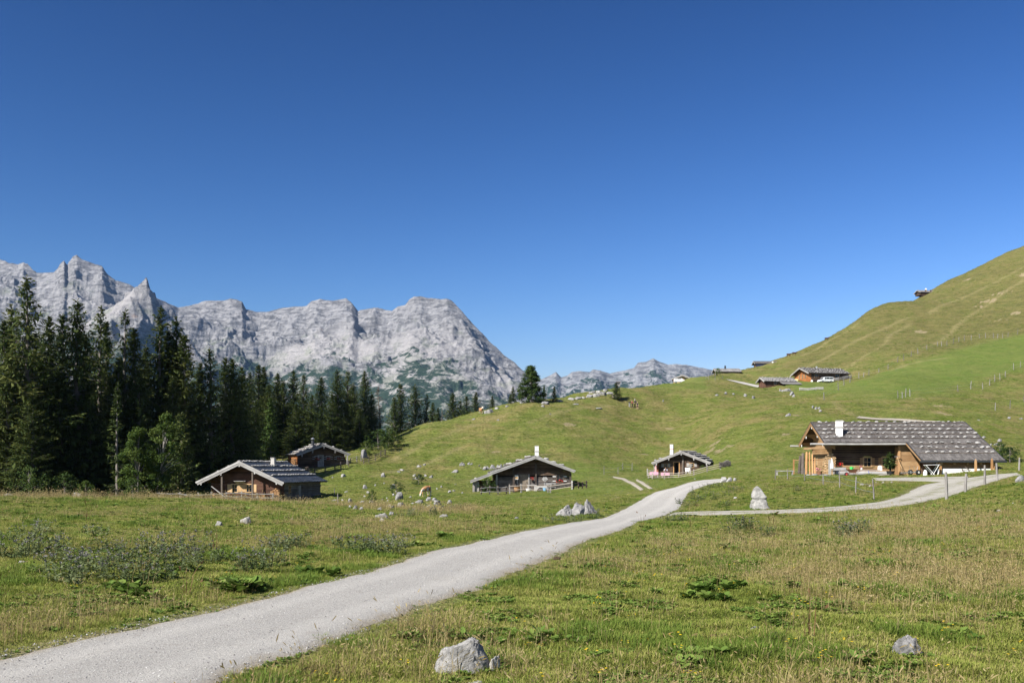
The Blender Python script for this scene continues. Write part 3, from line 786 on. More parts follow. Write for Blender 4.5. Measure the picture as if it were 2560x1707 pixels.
def leafy_meshes(seed, H=8.0, R=2.6, n=2600, leaf=0.16, lo=0.15, lobes=9, thin=1.0, cone=False):
    """broad-leaved crown: limbs carrying leaf clusters"""
    r = random.Random(seed); lv = Leaves(); tb = MB()
    tb.tube([(0, 0, -.4), (0, 0, 0), (.05, .03, H * .3), (0, .1, H * .6), (.05, .05, H * .92)], [H * k_ * thin for k_ in (.028, .024, .018, .011, .003)], 8)
    cl = []
    for k in range(lobes * 6):
        z = H * (lo + (1.0 - lo) * r.random() ** .9)
        f = (z - H * lo) / (H * (1 - lo))
        rad = R * ((1.05 - f) ** .75 if cone else math.sin(math.pi * min(1, f * .78 + .20)) ** .8) * r.uniform(.35, 1.0)
        a = r.uniform(0, 6.28)
        c = Vector((rad * math.cos(a), rad * math.sin(a), z))
        cl.append((c, R * r.uniform(.16, .30), r.random()))
        if k % 3 == 0: tb.tube([(0, 0, max(.3, z * .6)), c * .5 + Vector((0, 0, z * .36)), c], [H * k_ * thin for k_ in (.008, .005, .002)], 5, False)
    per = max(8, n // len(cl))
    for c, s, tn in cl:
        for i in range(per):
            d = rvec(r).normalized()
            p = c + Vector((d.x, d.y, d.z * .7)) * s * r.random() ** .45
            nd = (d + rvec(r, .9) + Vector((0, 0, .3))).normalized()
            sd = nd.cross(rvec(r)).normalized()
            lv.blade(p, nd.cross(sd), sd, leaf * r.uniform(.7, 1.4), leaf * .42, min(1, max(0, tn * .6 + r.random() * .5 - .05)))
    return tb.mesh('trunk', smooth=True, recalc=False), lv.mesh('crown'), H

def bare_meshes(seed, H=8.0):
    r = random.Random(seed); lv = Leaves(); tb = MB()
    ax = lambda t: Vector((.12 * math.sin(t * 5 + seed), .1 * math.cos(t * 4), H * t))
    tb.tube([ax(t / 8) - Vector((0, 0, .4 if t == 0 else 0)) for t in range(9)], [H * .017 * (1 - t / 8.6) for t in range(9)], 6)
    for k in range(70):
        t = r.uniform(.12, .97); a = r.uniform(0, 6.28); L = H * .16 * (1.05 - t) ** .7 * r.uniform(.5, 1.2)
        b = ax(t); e = b + Vector((math.cos(a) * L, math.sin(a) * L, L * r.uniform(-.25, .2)))
        tb.tube([b, (b + e) / 2 + Vector((0, 0, .05)), e], [.03, .02, .006], 4, False)
        for i in range(7):
            p = b.lerp(e, r.uniform(.3, 1)); d = rvec(r).normalized(); d.z = -abs(d.z) * .6
            lv.blade(p, d, d.cross(Vector((0, 0, 1))).normalized(), .42, .035, r.random())
    return tb.mesh('trunk', smooth=True, recalc=False), lv.mesh('crown'), H

SPR = [spruce_meshes(11 + i, 20.0, R, bare, dens, droop, gap) for i, (R, bare, dens, droop, gap) in enumerate((
    (4.0, .05, 1.0, .30, .10), (3.6, .04, 1.05, .35, .08), (4.4, .06, .95, .28, .12), (3.2, .10, .85, .30, .22),
    (3.8, .04, 1.1, .40, .06), (4.2, .03, 1.1, .32, .05), (3.0, .16, .75, .25, .30), (4.7, .02, 1.1, .25, .06)))]
YSPR = [spruce_meshes(41 + i, 8.0, R, .01, 1.1, .10, .04, 1.3, .95) for i, R in enumerate((1.9, 2.3, 1.6))]
def tree(name, meshes, label, cat, px, d, top_py=None, h=None, rz=None, group=None, mats=(M_bark, M_needle), wide=1.0, base=None):
    p = on_at(px, d) if base is None else base
    if h is None: h = CZ + (HORIZ - top_py) / FX * d - p.z
    s = h / meshes[2]
    t = thing(name, label, cat, p, rnd.uniform(0, 6.28) if rz is None else rz, group)
    a = mesh_obj('trunk', meshes[0], mats[0], t); b = mesh_obj('crown', meshes[1], mats[1], t)
    ws = wide * (s ** .75) * (1.32 if name == 'spruce_tree' and meshes[2] > 15 else 1.0)
    for o in (a, b): o.scale = (ws, ws, s)
    return t

G_EDGE = 'spruces along the front edge of the forest'
# tops read off the photo: (column, top row, distance, variant, width)
front = [(71, 689, 112, 2, 1.12, 'tallest spruce with a shaggy crown near the edge of the photo'), (194, 746, 116, 0, 1.1, 'tall dense spruce with a forked ragged tip, second tallest of the wood'),
  (245, 763, 121, 3, 1.0, 'thin dark spruce with sparse upper branches beside the second tallest spruce'), (312, 769, 124, 6, .95, 'gappy spruce whose bare upper trunk shows between ragged branches'),
  (395, 765, 128, 3, 1.15, 'tall spruce with pale trunk showing, behind the leaning birch'), (442, 791, 130, 0, 1.05, 'slim pointed spruce last of the tallest forest row before the gap'),
  (528, 868, 132, 2, 1.05, 'brownish coned spruce first after the gap, behind the near hut'), (580, 895, 135, 5, 1.1, 'broad spruce with cone-laden top directly behind the near hut gable')]
for px, ty, d, v, w, lab in front:
    tree('spruce_tree', SPR[v], lab, 'tree', px, d, ty, wide=w, group=G_EDGE)
G_MID = 'spruces in the second rank of the forest'
mid = [(12, 800, 116, 1), (117, 788, 120, 4), (154, 782, 123, 1), (267, 801, 132, 1), (335, 818, 126, 4), (30, 760, 128, 0), (414, 826, 130, 4), (463, 835, 128, 1), (495, 905, 136, 4), (562, 891, 141, 1), (610, 915, 142, 4),
       (215, 840, 126, 5), (90, 830, 132, 5), (365, 860, 132, 0), (-40, 740, 119, 2), (-110, 700, 122, 5), (-190, 720, 116, 0), (-270, 690, 120, 2), (-350, 720, 114, 4), (-440, 700, 118, 5), (290, 890, 120, 4), (150, 930, 114, 5), (20, 900, 110, 5), (430, 940, 124, 5), (345, 925, 120, 7), (80, 985, 108, 7), (225, 960, 116, 7)]
midl = {12: 'shaggy spruce at the very edge of the photo', 117: 'spruce just right of the tallest spruce, tip clearly lower', 154: 'narrow spruce pressed against the left side of the second tallest spruce', 267: 'spruce tip between two thin ragged spruces',
        335: 'spruce tip between the gappy spruce and the tall pale trunked one', 30: 'spruce tip showing over the left shoulder of the tallest spruce', 414: 'spruce tip just right of the tall pale trunked spruce', 463: 'spruce lower than the slim pointed one at the gap',
        495: 'short spruce in the gap before the brownish coned spruce', 562: 'narrow spruce tip left of the broad cone-laden spruce', 610: 'short spruce right of the broad cone-laden spruce', 215: 'full spruce in front of the second tallest spruce',
        90: 'broad spruce filling the space right under the tallest tip', 365: 'half hidden spruce behind the birch and tall pale trunk', 290: 'mid height spruce behind the half bare young spruce', 150: 'low dark spruce below the narrow second row tip',
        20: 'low dark spruce with branches to the ground at the photo edge', 430: 'low spruce between birch and young larch', 345: 'wide low spruce behind the light green maple', 80: 'bushy low spruce behind the grey green bush', 225: 'bushy low spruce behind the dusky forest foot bushes'}
for px, ty, d, v in mid:
    tree('spruce_tree', SPR[v], midl.get(px, 'tall spruce out of frame, added for its shade'), 'tree', px, d, ty, wide=rnd.uniform(.95, 1.2), group=G_MID)  # out-of-frame spruces carry the wood on, added to shade its foot
G_BACK = 'spruces behind the two left huts'
back = [(646, 911, 172, 1), (660, 914, 174, 4), (695, 932, 178, 5), (733, 923, 180, 0), (758, 934, 174, 2), (804, 942, 172, 5), (844, 923, 176, 0), (868, 925, 180, 2), (911, 926, 184, 5), (885, 960, 176, 7), (625, 930, 168, 5), (710, 950, 174, 7), (780, 985, 172, 7), (830, 985, 168, 7), (672, 960, 168, 7), (930, 985, 186, 5), (740, 1010, 166, 7), (640, 1000, 160, 7), (590, 960, 150, 5), (900, 1020, 172, 7), (860, 1040, 168, 7), (800, 1050, 166, 5)]
backl = {646: 'left tip of the first close pair behind the huts', 660: 'right tip of the first close pair behind the huts', 695: 'spruce tip left above the yellowish larch', 733: 'tall spruce above the stove pipe side of the further hut', 758: 'spruce with a long pale bare trunk behind the further hut',
         804: 'broad spruce right above the ridge of the further hut', 844: 'tallest left tip of the thick group right of the further hut', 868: 'wide crowned spruce in the thick group right of the further hut', 911: 'dark pointed spruce left of the dry reddish one', 885: 'full low spruce inside the thick group right of the further hut',
         625: 'narrow spruce left of the first close pair', 710: 'low spruce between yellowish larch and tall neighbours', 780: 'low spruce filling between the bare trunk and the broad spruce', 830: 'low spruce left under the tallest tip of the thick group', 672: 'spruce behind the yellowish larch', 930: 'low spruce leaning toward the dry reddish one',
         740: 'young spruce on the bank above the further hut roof', 640: 'low spruce at the bank left of the further hut', 590: 'spruce behind the cone-laden one by the near hut', 900: 'young spruce at the meadow edge below the dark pointed one', 860: 'young spruce at the meadow edge right of the further hut', 800: 'bushy young spruce directly behind the further hut ridge'}
for px, ty, d, v in back:
    tree('spruce_tree', SPR[v], backl[px], 'tree', px, d, ty, wide=rnd.uniform(.95, 1.25), group=G_BACK)
fr = [(1001, 959, 262, 1, 1.2, 'spruce pair standing taller behind the left foot of the middle hill, lit side'), (1038, 960, 268, 0, 1.25, 'tall spruce behind the foot of the middle hill, right of a close pair'),
      (985, 990, 258, 4, 1.1, 'lower spruce tucked against the left flank of a taller pair behind the hill'), (1064, 985, 270, 3, 1.1, 'ragged thin spruce leaning over the gap behind the hill foot'),
      (1081, 1005, 266, 4, 1.0, 'small dark spruce before the dead snags behind the hill'), (1095, 1019, 264, 5, 1.0, 'short spruce touching the dead snags behind the hill'),
      (1131, 981, 272, 5, 1.2, 'pointed spruce alone right of the dead snags'), (1165, 989, 266, 7, 1.05, 'full broad spruce second right of the dead snags'), (1150, 1000, 275, 0, 1.0, 'pale-tipped spruce half hidden between two fuller spruces'),
      (1187, 979, 262, 4, 1.1, 'narrow spruce just left of the orange cow on the ridge'), (1231, 989, 236, 5, 1.0, 'little pointed spruce right of the orange cow by a grey boulder')]
for px, ty, d, v, w, lab in fr:
    tree('spruce_tree', SPR[v], lab, 'tree', px, d, ty, wide=w, group='spruces behind the hill ridge')
tree('spruce_tree', YSPR[1], 'low broad spruce on the ridge left of the leafy tree', 'tree', 1283, 214, 966, wide=1.05)
tree('spruce_tree', YSPR[0], 'low dark spruce on the ridge right of the leafy tree', 'tree', 1386, 212, 966, wide=1.1)
tree('larch_tree', YSPR[2], 'thin pale larch behind the leafy ridge tree', 'tree', 1360, 216, 962, mats=(M_bark, M_larch), wide=.9)
tree('spruce_tree', YSPR[1], 'small dense pine beside the sign board on the ridge', 'tree', 1541, 225.6, 955, wide=1.35)
tree('spruce_tree', YSPR[0], 'low spruce below the tall trees left of the hill cow', 'tree', 1275, 209, 985, wide=.9)
LEAF = leafy_meshes(5, 8.0, 2.6, 14000, .20, .02, 22, cone=True)
tree('leafy_tree', LEAF, 'large dark green leafy tree on the ridge beside pale rocks', 'tree', 1328, 209, 917, mats=(M_bark, M_leafdark), wide=1.35)
DEAD = bare_meshes(3)
tree('dead_tree', DEAD, 'reddish dry spruce without needles between forest and ridge trees', 'tree', 948, 188, 963, mats=(M_bark, M_dry), wide=1.3)
tree('dead_tree', DEAD, 'bare pale snag behind the foot of the middle hill', 'tree', 1104, 258, 1018, mats=(M_pale, M_dry), wide=.6)
# in front of the wood: birch, maple, larch, young spruce
BIRCH = leafy_meshes(8, 9.0, 2.2, 5200, .20, .16, 12, thin=.5)
t = tree('birch_tree', BIRCH, 'slender birch with a leaning white stem before the dark wood', 'tree', 388, 108, 1035, mats=(M_pale, M_leaf), wide=.95)
t.rotation_euler = (0, math.radians(9), 0)
MAPLE = leafy_meshes(9, 8.0, 2.5, 9000, .18, .02, 14, thin=.6)
tree('maple_tree', MAPLE, 'light green leafy tree at the forest edge left of the near hut', 'tree', 345, 106, 1075, mats=(M_bark, M_leaf), wide=1.0)
tree('maple_tree', MAPLE, 'bright low leafy sapling at the foot of the leaning birch', 'tree', 405, 108, 1150, mats=(M_bark, M_leaf), wide=.85)
tree('larch_tree', YSPR[1], 'fresh green young larch left of the near hut roof', 'tree', 452, 113, 1030, mats=(M_bark, M_larch), wide=1.05)
tree('larch_tree', YSPR[2], 'yellowish larch among the dark spruces behind the huts', 'tree', 678, 156, 992, mats=(M_bark, M_larch), wide=1.1)
tree('spruce_tree', spruce_meshes(77, 12.0, 1.8, .05, .7, .3, .35), 'half bare young spruce with pale trunk in front of the dark wood', 'tree', 292, 110, 955, wide=1.0)
BUSH = [leafy_meshes(20 + i, 2.4, 1.5, 1500, .13, .02, 7) for i in range(3)]
def bush(px, d, h, label, mats=(M_bark, M_leafdark), v=0, wide=1.0, base=None, group=None):
    return tree('leafy_bush', BUSH[v], label, 'bush', px, d, None, h, mats=mats, wide=wide, base=base, group=group)
bush(72, 104, 3.4, 'grey green bush at the dark forest foot by the edge', v=0)
bush(160, 106, 2.7, 'low shadowy bush at the forest foot below pale trunks', v=1)
bush(215, 100, 1.9, 'yellow green low bush beside a grey boulder under the forest', (M_bark, M_leaf), 2)
bush(330, 103, 2.3, 'bright leafy bush under the light green maple', (M_bark, M_leaf), 1)
bush(120, 107, 2.2, 'dusky bush between two larger bushes at the forest foot', v=2)
bush(972, 172, 3.6, 'round light green bush where the wood meets the hill', (M_bark, M_leaf), 0, .8)
bush(945, 168, 3.4, 'wide dark bush above the boulder beside the left wood', v=1, wide=1.25)
bush(985, 172, 2.6, 'low dark bush on the hill shoulder beside the wood', v=2, wide=1.2)
bush(915, 163, 2.2, 'yellowish low bush in front of the dark shrubs by the wood', (M_bark, M_leaf), 2)
bush(992, 118, 1.5, 'dark prickly bush beside a boulder on the rocky slope', v=0, wide=1.0)
bush(1046, 134, 1.4, 'brownish thin bush above two boulders on the rocky slope', (M_bark, M_dry), 1)
bush(930, 92, 1.3, 'thin young bush among the boulders below the rocky slope', v=2, wide=.6)
bush(2500, 122, 2.2, 'dense green bush behind the gable end of the long farmhouse', (M_bark, M_leafdark), 0, 1.5)
bush(2525, 120, 1.8, 'smaller green bush at the right end of the farmhouse hedge', (M_bark, M_leafdark), 1, 1.4)
bush(1795, 366, 2.6, 'rounded shrub at the porch of the grey shingled house', (M_bark, M_leafdark), 2, 1.0)
# ------------------------------------------------------------------ building materials
def wood_material(name, a, b, c, vertical=False, rough=0.85, bump=0.4):
    m = NT(name, rough=rough, spec=0.2)
    sc = (5, 5, .5) if vertical else (.55, .55, 7)
    v = m.coord('World', scale=sc)
    n = m.noise(v, 3.0, 6, 0.7, 0.3); n2 = m.noise(m.coord('World'), .9, 4, 0.6)
    f = m.math('ADD', m.math('MULTIPLY', n, 0.75), m.math('MULTIPLY', m.math('SUBTRACT', m.objrand(), 0.5), 0.22))
    f = m.math('ADD', f, m.math('MULTIPLY', m.math('SUBTRACT', n2, 0.5), 0.5))
    m.col(m.ramp(f, [(0.18, a), (0.40, b), (0.62, c)]))
    m.bump(n, bump, 0.02)
    return m.m
M_oldwood = wood_material('old_brown_logs', (0.035, 0.024, 0.018), (0.085, 0.052, 0.034), (0.17, 0.125, 0.092))
M_greylog = wood_material('weathered_grey_logs', (0.060, 0.050, 0.044), (0.13, 0.112, 0.10), (0.24, 0.22, 0.20))
M_redlog = wood_material('reddish_logs', (0.045, 0.024, 0.017), (0.092, 0.046, 0.030), (0.165, 0.090, 0.062))
M_orange = wood_material('orange_larch_wall', (0.20, 0.072, 0.024), (0.32, 0.125, 0.042), (0.42, 0.19, 0.075))
M_newwood = wood_material('fresh_pale_wood', (0.36, 0.22, 0.105), (0.48, 0.325, 0.175), (0.58, 0.43, 0.26))
M_honey = wood_material('honey_boards', (0.22, 0.125, 0.058), (0.325, 0.20, 0.100), (0.43, 0.29, 0.16))
M_honeyv = wood_material('honey_posts', (0.27, 0.135, 0.052), (0.40, 0.225, 0.10), (0.50, 0.31, 0.155), True)
M_grey = wood_material('silver_grey_wood', (0.18, 0.17, 0.16), (0.30, 0.288, 0.276), (0.45, 0.44, 0.425))
M_greyv = wood_material('silver_grey_upright_wood', (0.16, 0.145, 0.13), (0.30, 0.28, 0.26), (0.46, 0.44, 0.41), True)
M_brownpost = wood_material('brown_post_wood', (0.055, 0.042, 0.034), (0.11, 0.088, 0.072), (0.2, 0.17, 0.145), True)
M_rail = wood_material('pale_rail_wood', (0.24, 0.195, 0.15), (0.38, 0.325, 0.27), (0.52, 0.465, 0.40))
M_doorv = wood_material('old_door_boards', (0.10, 0.075, 0.052), (0.20, 0.16, 0.12), (0.33, 0.29, 0.24), True)
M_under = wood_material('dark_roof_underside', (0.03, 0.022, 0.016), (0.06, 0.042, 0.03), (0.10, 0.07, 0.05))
def shingle_material(name, a, b, c):
    m = NT(name, rough=0.9, spec=0.15)
    n = m.noise(m.coord('World', scale=(1, 1, 1)), 6, 5, 0.7); n2 = m.noise(m.coord('World'), 0.5, 4, 0.6)
    f = m.math('ADD', m.math('ADD', m.math('MULTIPLY', m.attr('tint'), 0.24), 0.12), m.math('ADD', m.math('MULTIPLY', n, 0.42), m.math('MULTIPLY', m.math('SUBTRACT', n2, .5), .5)))
    m.col(m.ramp(f, [(0.2, a), (0.45, b), (0.75, c)])); m.bump(n, 0.4, 0.02)
    return m.m
M_shingle = shingle_material('grey_shingles', (0.115, 0.105, 0.10), (0.225, 0.215, 0.21), (0.40, 0.39, 0.385))
M_shinglel = shingle_material('silver_shingles', (0.20, 0.19, 0.185), (0.36, 0.35, 0.345), (0.55, 0.54, 0.535))
M_shingled = shingle_material('dark_grey_shingles', (0.055, 0.050, 0.048), (0.115, 0.106, 0.102), (0.22, 0.205, 0.195))
def rock_material(name, base, dark, lich=0.35, sc=1.0, stain=(0.33, 0.27, 0.20)):
    m = NT(name, rough=0.95, spec=0.1)
    v = m.coord('World')
    n1 = m.noise(v, 1.6 * sc, 6, 0.65); n2 = m.noise(v, 7 * sc, 6, 0.75); n3 = m.noise(v, 26 * sc, 4, 0.75)
    c = m.ramp(n2, [(0.30, tuple(x * .55 for x in base)), (0.5, base), (0.72, tuple(min(.8, x * 1.18) for x in base))])
    c = m.mix(m.math('MULTIPLY', m.ramp(n1, [(0.36, 1.0), (0.50, 0.0)]), lich * 1.6), c, dark)
    c = m.mix(m.math('MULTIPLY', m.ramp(n3, [(0.34, 1.0), (0.46, 0.0)]), lich * 1.3), c, dark)
    c = m.mix(m.ramp(n1, [(0.60, 0.0), (0.74, 0.4)]), c, stain)
    m.col(c); m.bump(m.math('ADD', n2, m.math('MULTIPLY', n3, .6)), 0.7, 0.05)
    return m.m
M_rock = rock_material('grey_limestone', (0.27, 0.262, 0.255), (0.075, 0.075, 0.072), .55)
M_rockpale = rock_material('pale_limestone', (0.34, 0.33, 0.31), (0.15, 0.145, 0.135), .38)
M_rockmid = rock_material('mid_limestone', (0.33, 0.32, 0.305), (0.11, 0.108, 0.10), .45, 2.2)
M_rockdark = rock_material('dark_mossy_stone', (0.22, 0.21, 0.20), (0.06, 0.06, 0.05), .5)
M_rooftone = rock_material('roof_stone', (0.36, 0.35, 0.335), (0.15, 0.145, 0.14), .3, 2.5)
def plain(name, c, rough=0.7, metal=0.0, spec=0.3, var=0.12):
    m = NT(name, rough=rough, spec=spec); m.b.inputs['Metallic'].default_value = metal
    n = m.noise(m.coord('Object'), 5, 5, 0.7)
    m.col(m.ramp(n, [(0.3, tuple(x * (1 - var) for x in c)), (0.7, tuple(min(.85, x * (1 + var)) for x in c))]))
    return m.m
M_plaster = plain('white_plaster', (0.76, 0.75, 0.72), .9)
M_concrete = plain('grey_concrete', (0.42, 0.40, 0.37), .9, var=.25)
M_dark = plain('shade_and_eye_black', (0.012, 0.011, 0.010), .9)  # near-black colour standing in for shade in the doorway and holes; eyes too
M_black = plain('black_rubber', (0.02, 0.02, 0.021), .7)
M_white = plain('white_paint', (0.78, 0.77, 0.75), .5)
M_metal = plain('galvanised_metal', (0.55, 0.56, 0.57), .4, .8)
M_darkmetal = plain('dark_sheet_metal', (0.06, 0.065, 0.07), .5, .5)
M_red = plain('red_geraniums', (0.55, 0.015, 0.02), .6, var=.3)
M_pink = plain('pink_flowers', (0.62, 0.16, 0.28), .6, var=.25)
M_yellowfl = plain('yellow_flowers', (0.75, 0.50, 0.02), .6)
M_terra = plain('rust_brown_metal', (0.22, 0.10, 0.06), .6)
M_brick = plain('brick_band', (0.36, 0.17, 0.12), .9)
gl = NT('window_glass', rough=0.08, spec=0.6); gl.col((0.012, 0.016, 0.022)); M_glass = gl.m

_unit = {}
def unit(name, mat, bev=0.0):
    k = (name, mat.name)
    if k not in _unit:
        me = MB().box((0, 0, 0), (1, 1, 1)).mesh(name, recalc=False); me.materials.append(mat); _unit[k] = me
    return _unit[k]
def piece(name, parent, mat, c, d, rot=(0, 0, 0), label=None):
    """one board, log or post: a scaled copy of a shared block"""
    o = bpy.data.objects.new(name, unit(name, mat)); link(o)
    o.parent = parent; o.location = c; o.scale = d; o.rotation_euler = rot
    if label: o['label'] = label
    return o
_stones = []
def stone_mesh(mat, k):
    key = ('stone%d' % k, mat.name)
    if key not in _unit:
        r = random.Random(900 + k); b = bmesh.new(); bmesh.ops.create_icosphere(b, subdivisions=2, radius=.5)
        off = r.uniform(0, 50)
        for v in b.verts:
            n = float(pnoise(v.co.x * 2.2 + off, v.co.y * 2.2 + v.co.z * 1.7, k))
            v.co *= 1 + .34 * n
            v.co.z *= .8
        me = bpy.data.meshes.new('stone'); b.to_mesh(me); b.free(); me.materials.append(mat); _unit[key] = me
    return _unit[key]
def stone_piece(parent, mat, c, s, r, name='stone'):
    o = bpy.data.objects.new(name, stone_mesh(mat, r.randrange(8))); link(o)
    o.parent = parent; o.location = c; o.scale = (s * r.uniform(.85, 1.3), s * r.uniform(.75, 1.1), s * r.uniform(.55, .8)); o.rotation_euler = (r.uniform(-.3, .3), r.uniform(-.3, .3), r.uniform(0, 6.28))
    return o
def joined_stones(name, parent, mat, pts, size, r, kind='stuff'):
    vs = []; fs = []
    for p in pts:
        me = stone_mesh(mat, r.randrange(8)); s = size * r.uniform(.7, 1.25)
        M = Matrix.LocRotScale(Vector(p), Euler((r.uniform(-.4, .4), r.uniform(-.4, .4), r.uniform(0, 6.28))), Vector((s * r.uniform(.9, 1.4), s, s * .75)))
        n = len(vs); vs += [tuple(M @ v.co) for v in me.vertices]; fs += [tuple(i + n for i in p_.vertices) for p_ in me.polygons]
    me = from_py(name, vs, fs, True); me.materials.append(mat)
    return mesh_obj(name, me, None, parent, kind)

class Hut:
    """gabled log hut. local frame: x to the right along the front gable, y along the ridge into the house, z up; origin under the ridge on the ground at the front wall"""
    def __init__(s, name, label, px, d, yaw, wl, wr, L, ridge, pitch, of, ob, cat='hut', base=None, seed=1, t_roof=0.13, sink=0.0):
        s.r = random.Random(seed)
        p = on_at(px, d) if base is None else Vector(base)
        s.t = thing(name, label, cat, p, -math.radians(yaw))
        s.wl, s.wr, s.L, s.ridge, s.of, s.ob = wl, wr, L, ridge, of, ob
        s.p = math.radians(pitch); s.tan = math.tan(s.p); s.tr = t_roof
    def roofz(s, x): return s.ridge - s.tr / math.cos(s.p) - abs(x) * s.tan        # underside of the roof
    def spt(s, side, y, v, up=0.0):
        """point on a roof slope: v metres down from the ridge, up metres off it"""
        return Vector((side * (v * math.cos(s.p) + up * math.sin(s.p)), y, s.ridge - v * math.sin(s.p) + up * math.cos(s.p)))
    def slab(s, side, v1, y0, y1, t):
        a = [s.spt(side, y, v, u) for y in (y0, y1) for v, u in ((0, 0), (v1, 0), (v1, -t), (0, -t))]
        return a, [(0, 1, 2, 3), (7, 6, 5, 4), (0, 4, 5, 1), (1, 5, 6, 2), (2, 6, 7, 3), (3, 7, 4, 0)]
    def gable_logs(s, x0, x1, y, h=.21, th=.16, openings=(), mat=M_oldwood, z0=-.25, ztop=None, name='log'):
        z = z0
        while True:
            zt = z + h
            lim = (s.ridge - s.tr / math.cos(s.p) - (zt - .03)) / s.tan
            if lim < .15 or (ztop and zt > ztop): break
            segs = [(max(x0, -lim), min(x1, lim))]
            for (ox, oz, ow, oh) in openings:
                if z < oz + oh - .03 and zt > oz + .03:
                    ns = []
                    for a, b in segs:
                        if ox > a: ns.append((a, min(b, ox)))
                        if ox + ow < b: ns.append((max(a, ox + ow), b))
                        if ox + ow <= a or ox >= b: ns.append((a, b))
                    segs = [q for q in dict.fromkeys(ns) if q[1] - q[0] > .04]
            for a, b in segs:
                if b - a > .04:
                    piece(name, s.t, mat, ((a + b) / 2, y + s.r.uniform(-.012, .012), z + h / 2), (b - a, th, h - .022 - s.r.uniform(0, .012)))
            z = zt
    def side_logs(s, x, y0, y1, h=.21, th=.16, openings=(), mat=M_oldwood, z0=-.25, ztop=None, name='log'):
        top = ztop if ztop else s.roofz(x)
        z = z0
        while z + h < top:
            segs = [(y0, y1)]
            for (oy, oz, ow, oh) in openings:
                if z < oz + oh - .03 and z + h > oz + .03:
                    ns = []
                    for a, b in segs:
                        if oy > a: ns.append((a, min(b, oy)))
                        if oy + ow < b: ns.append((max(a, oy + ow), b))
                    segs = ns
            for a, b in segs:
                if b - a > .04: piece(name, s.t, mat, (x + s.r.uniform(-.01, .01), (a + b) / 2, z + h / 2), (th, b - a, h - .03))
            z += h
    def back(s, mat=M_oldwood, xl=None, xr=None, y=None):
        xl = -s.wl + .5 if xl is None else xl; xr = s.wr - .5 if xr is None else xr; y = s.L if y is None else y
        MB().prism([(xl, -.4), (xr, -.4), (xr, s.roofz(xr) - .02), (0, s.roofz(0) - .02), (xl, s.roofz(xl) - .02)], y - .08, y + .08).build('back_wall', mat, s.t)
    def roof(s, mat=M_shingle, ev=.42, sw=.20, sides=(-1, 1), vl=None, vr=None, y0=None, y1=None, lift=.028, jit=.02):
        y0 = -s.of if y0 is None else y0; y1 = s.L + s.ob if y1 is None else y1
        m = MB(); vm = {-1: (s.wl if vl is None else vl) / math.cos(s.p), 1: (s.wr if vr is None else vr) / math.cos(s.p)}
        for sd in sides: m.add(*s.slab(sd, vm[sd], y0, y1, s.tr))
        rf = m.build('roof', M_under, s.t)
        vs = []; q = []; tint = []
        for sd in sides:
            n = max(3, int(round(vm[sd] / ev)))
            for i in range(n + 1):
                va = vm[sd] - i * vm[sd] / n + s.r.uniform(-.01, .01); vb = max(0.0, va - ev * 1.55)
                if i == 0: va += .05
                if va < .15: continue
                y = y0 - .03 - s.r.uniform(0, sw)
                while y < y1 + .03:
                    w = sw * s.r.uniform(.6, 1.35); ya, yb = max(y, y0 - .03), min(y + w - .012, y1 + .03)
                    y += w
                    if yb - ya < .03: continue
                    dv = s.r.uniform(-jit, jit) * 2; du = s.r.uniform(0, jit)
                    b = len(vs)
                    A = [(ya, va + dv, lift * 2 + .012 + du), (yb, va + dv, lift * 2 + .012 + du * .6), (yb, vb, .006), (ya, vb, .006), (ya, va + dv, lift * .9 + du), (yb, va + dv, lift * .9 + du * .6)]
                    vs += [tuple(s.spt(sd, *a)) for a in A]
                    q += [(b, b + 1, b + 2, b + 3), (b + 4, b + 5, b + 1, b)]
                    tn = s.r.random(); tint += [tn] * 6
        me = from_np('shingles', np.array(vs), quads=q); set_attr(me, 'tint', tint)
        mesh_obj('shingles', me, mat, rf, 'stuff')
        MB().bar((0, y0, s.ridge + .05), (0, y1, s.ridge + .05), .22, .07).build('ridge_board', mat, rf)
        s.rf = rf; s.vm = vm; s.y0 = y0; s.y1 = y1
        return rf
    def verge(s, y, mat=M_grey, h=.17, two=True, sides=(-1, 1), t=.05):
        for sd in sides:
            vm = s.vm[sd]
            for k in range(2 if two else 1):
                u = -s.tr * .35 - k * (h + .02) ; yy = y - .03 - (.02 if k == 0 else -.012)
                MB().bar(s.spt(sd, yy, 0.02 if k == 0 else .10, u), s.spt(sd, yy, vm + (.03 if k == 0 else -.05), u), t, h, up=(sd * math.sin(s.p), 0, math.cos(s.p))).build('verge_board', mat, s.rf)
    def purlins(s, y, xs, mat=M_greyv, drop=.36, w=.14):
        for x in xs:
            z = s.roofz(x)
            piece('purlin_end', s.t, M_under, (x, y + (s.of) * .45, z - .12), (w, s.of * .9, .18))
            MB().prism([(x - w / 2, z - .02), (x + w / 2, z - .02), (x + w / 2, z - drop * .7), (x + w * .28, z - drop), (x - w * .28, z - drop), (x - w / 2, z - drop * .7)], y - .0, y + .05).build('purlin_board', mat, s.t)
    def stone_rows(s, sd, vfr, step, size, mat=M_rooftone, y0=None, y1=None, joined=True, poles=True):
        y0 = s.y0 + .2 if y0 is None else y0; y1 = s.y1 - .2 if y1 is None else y1
        pts = []
        for v in vfr:
            if poles: MB().tube([s.spt(sd, y0 - .15, v + size * .5, .10), s.spt(sd, (y0 + y1) / 2, v + size * .5 + s.r.uniform(-.03, .03), .10), s.spt(sd, y1 + .1, v + size * .5, .10)], .05, 6).build('stone_pole', M_brownpost, s.rf)
            y = y0 + s.r.uniform(0, step)
            while y < y1:
                p = s.spt(sd, y, v + s.r.uniform(-.06, .06), .09 + size * .2)
                if joined: pts.append(p)
                else: stone_piece(s.rf, mat, p, size * s.r.uniform(.75, 1.25), s.r)
                y += step * s.r.uniform(.65, 1.4)
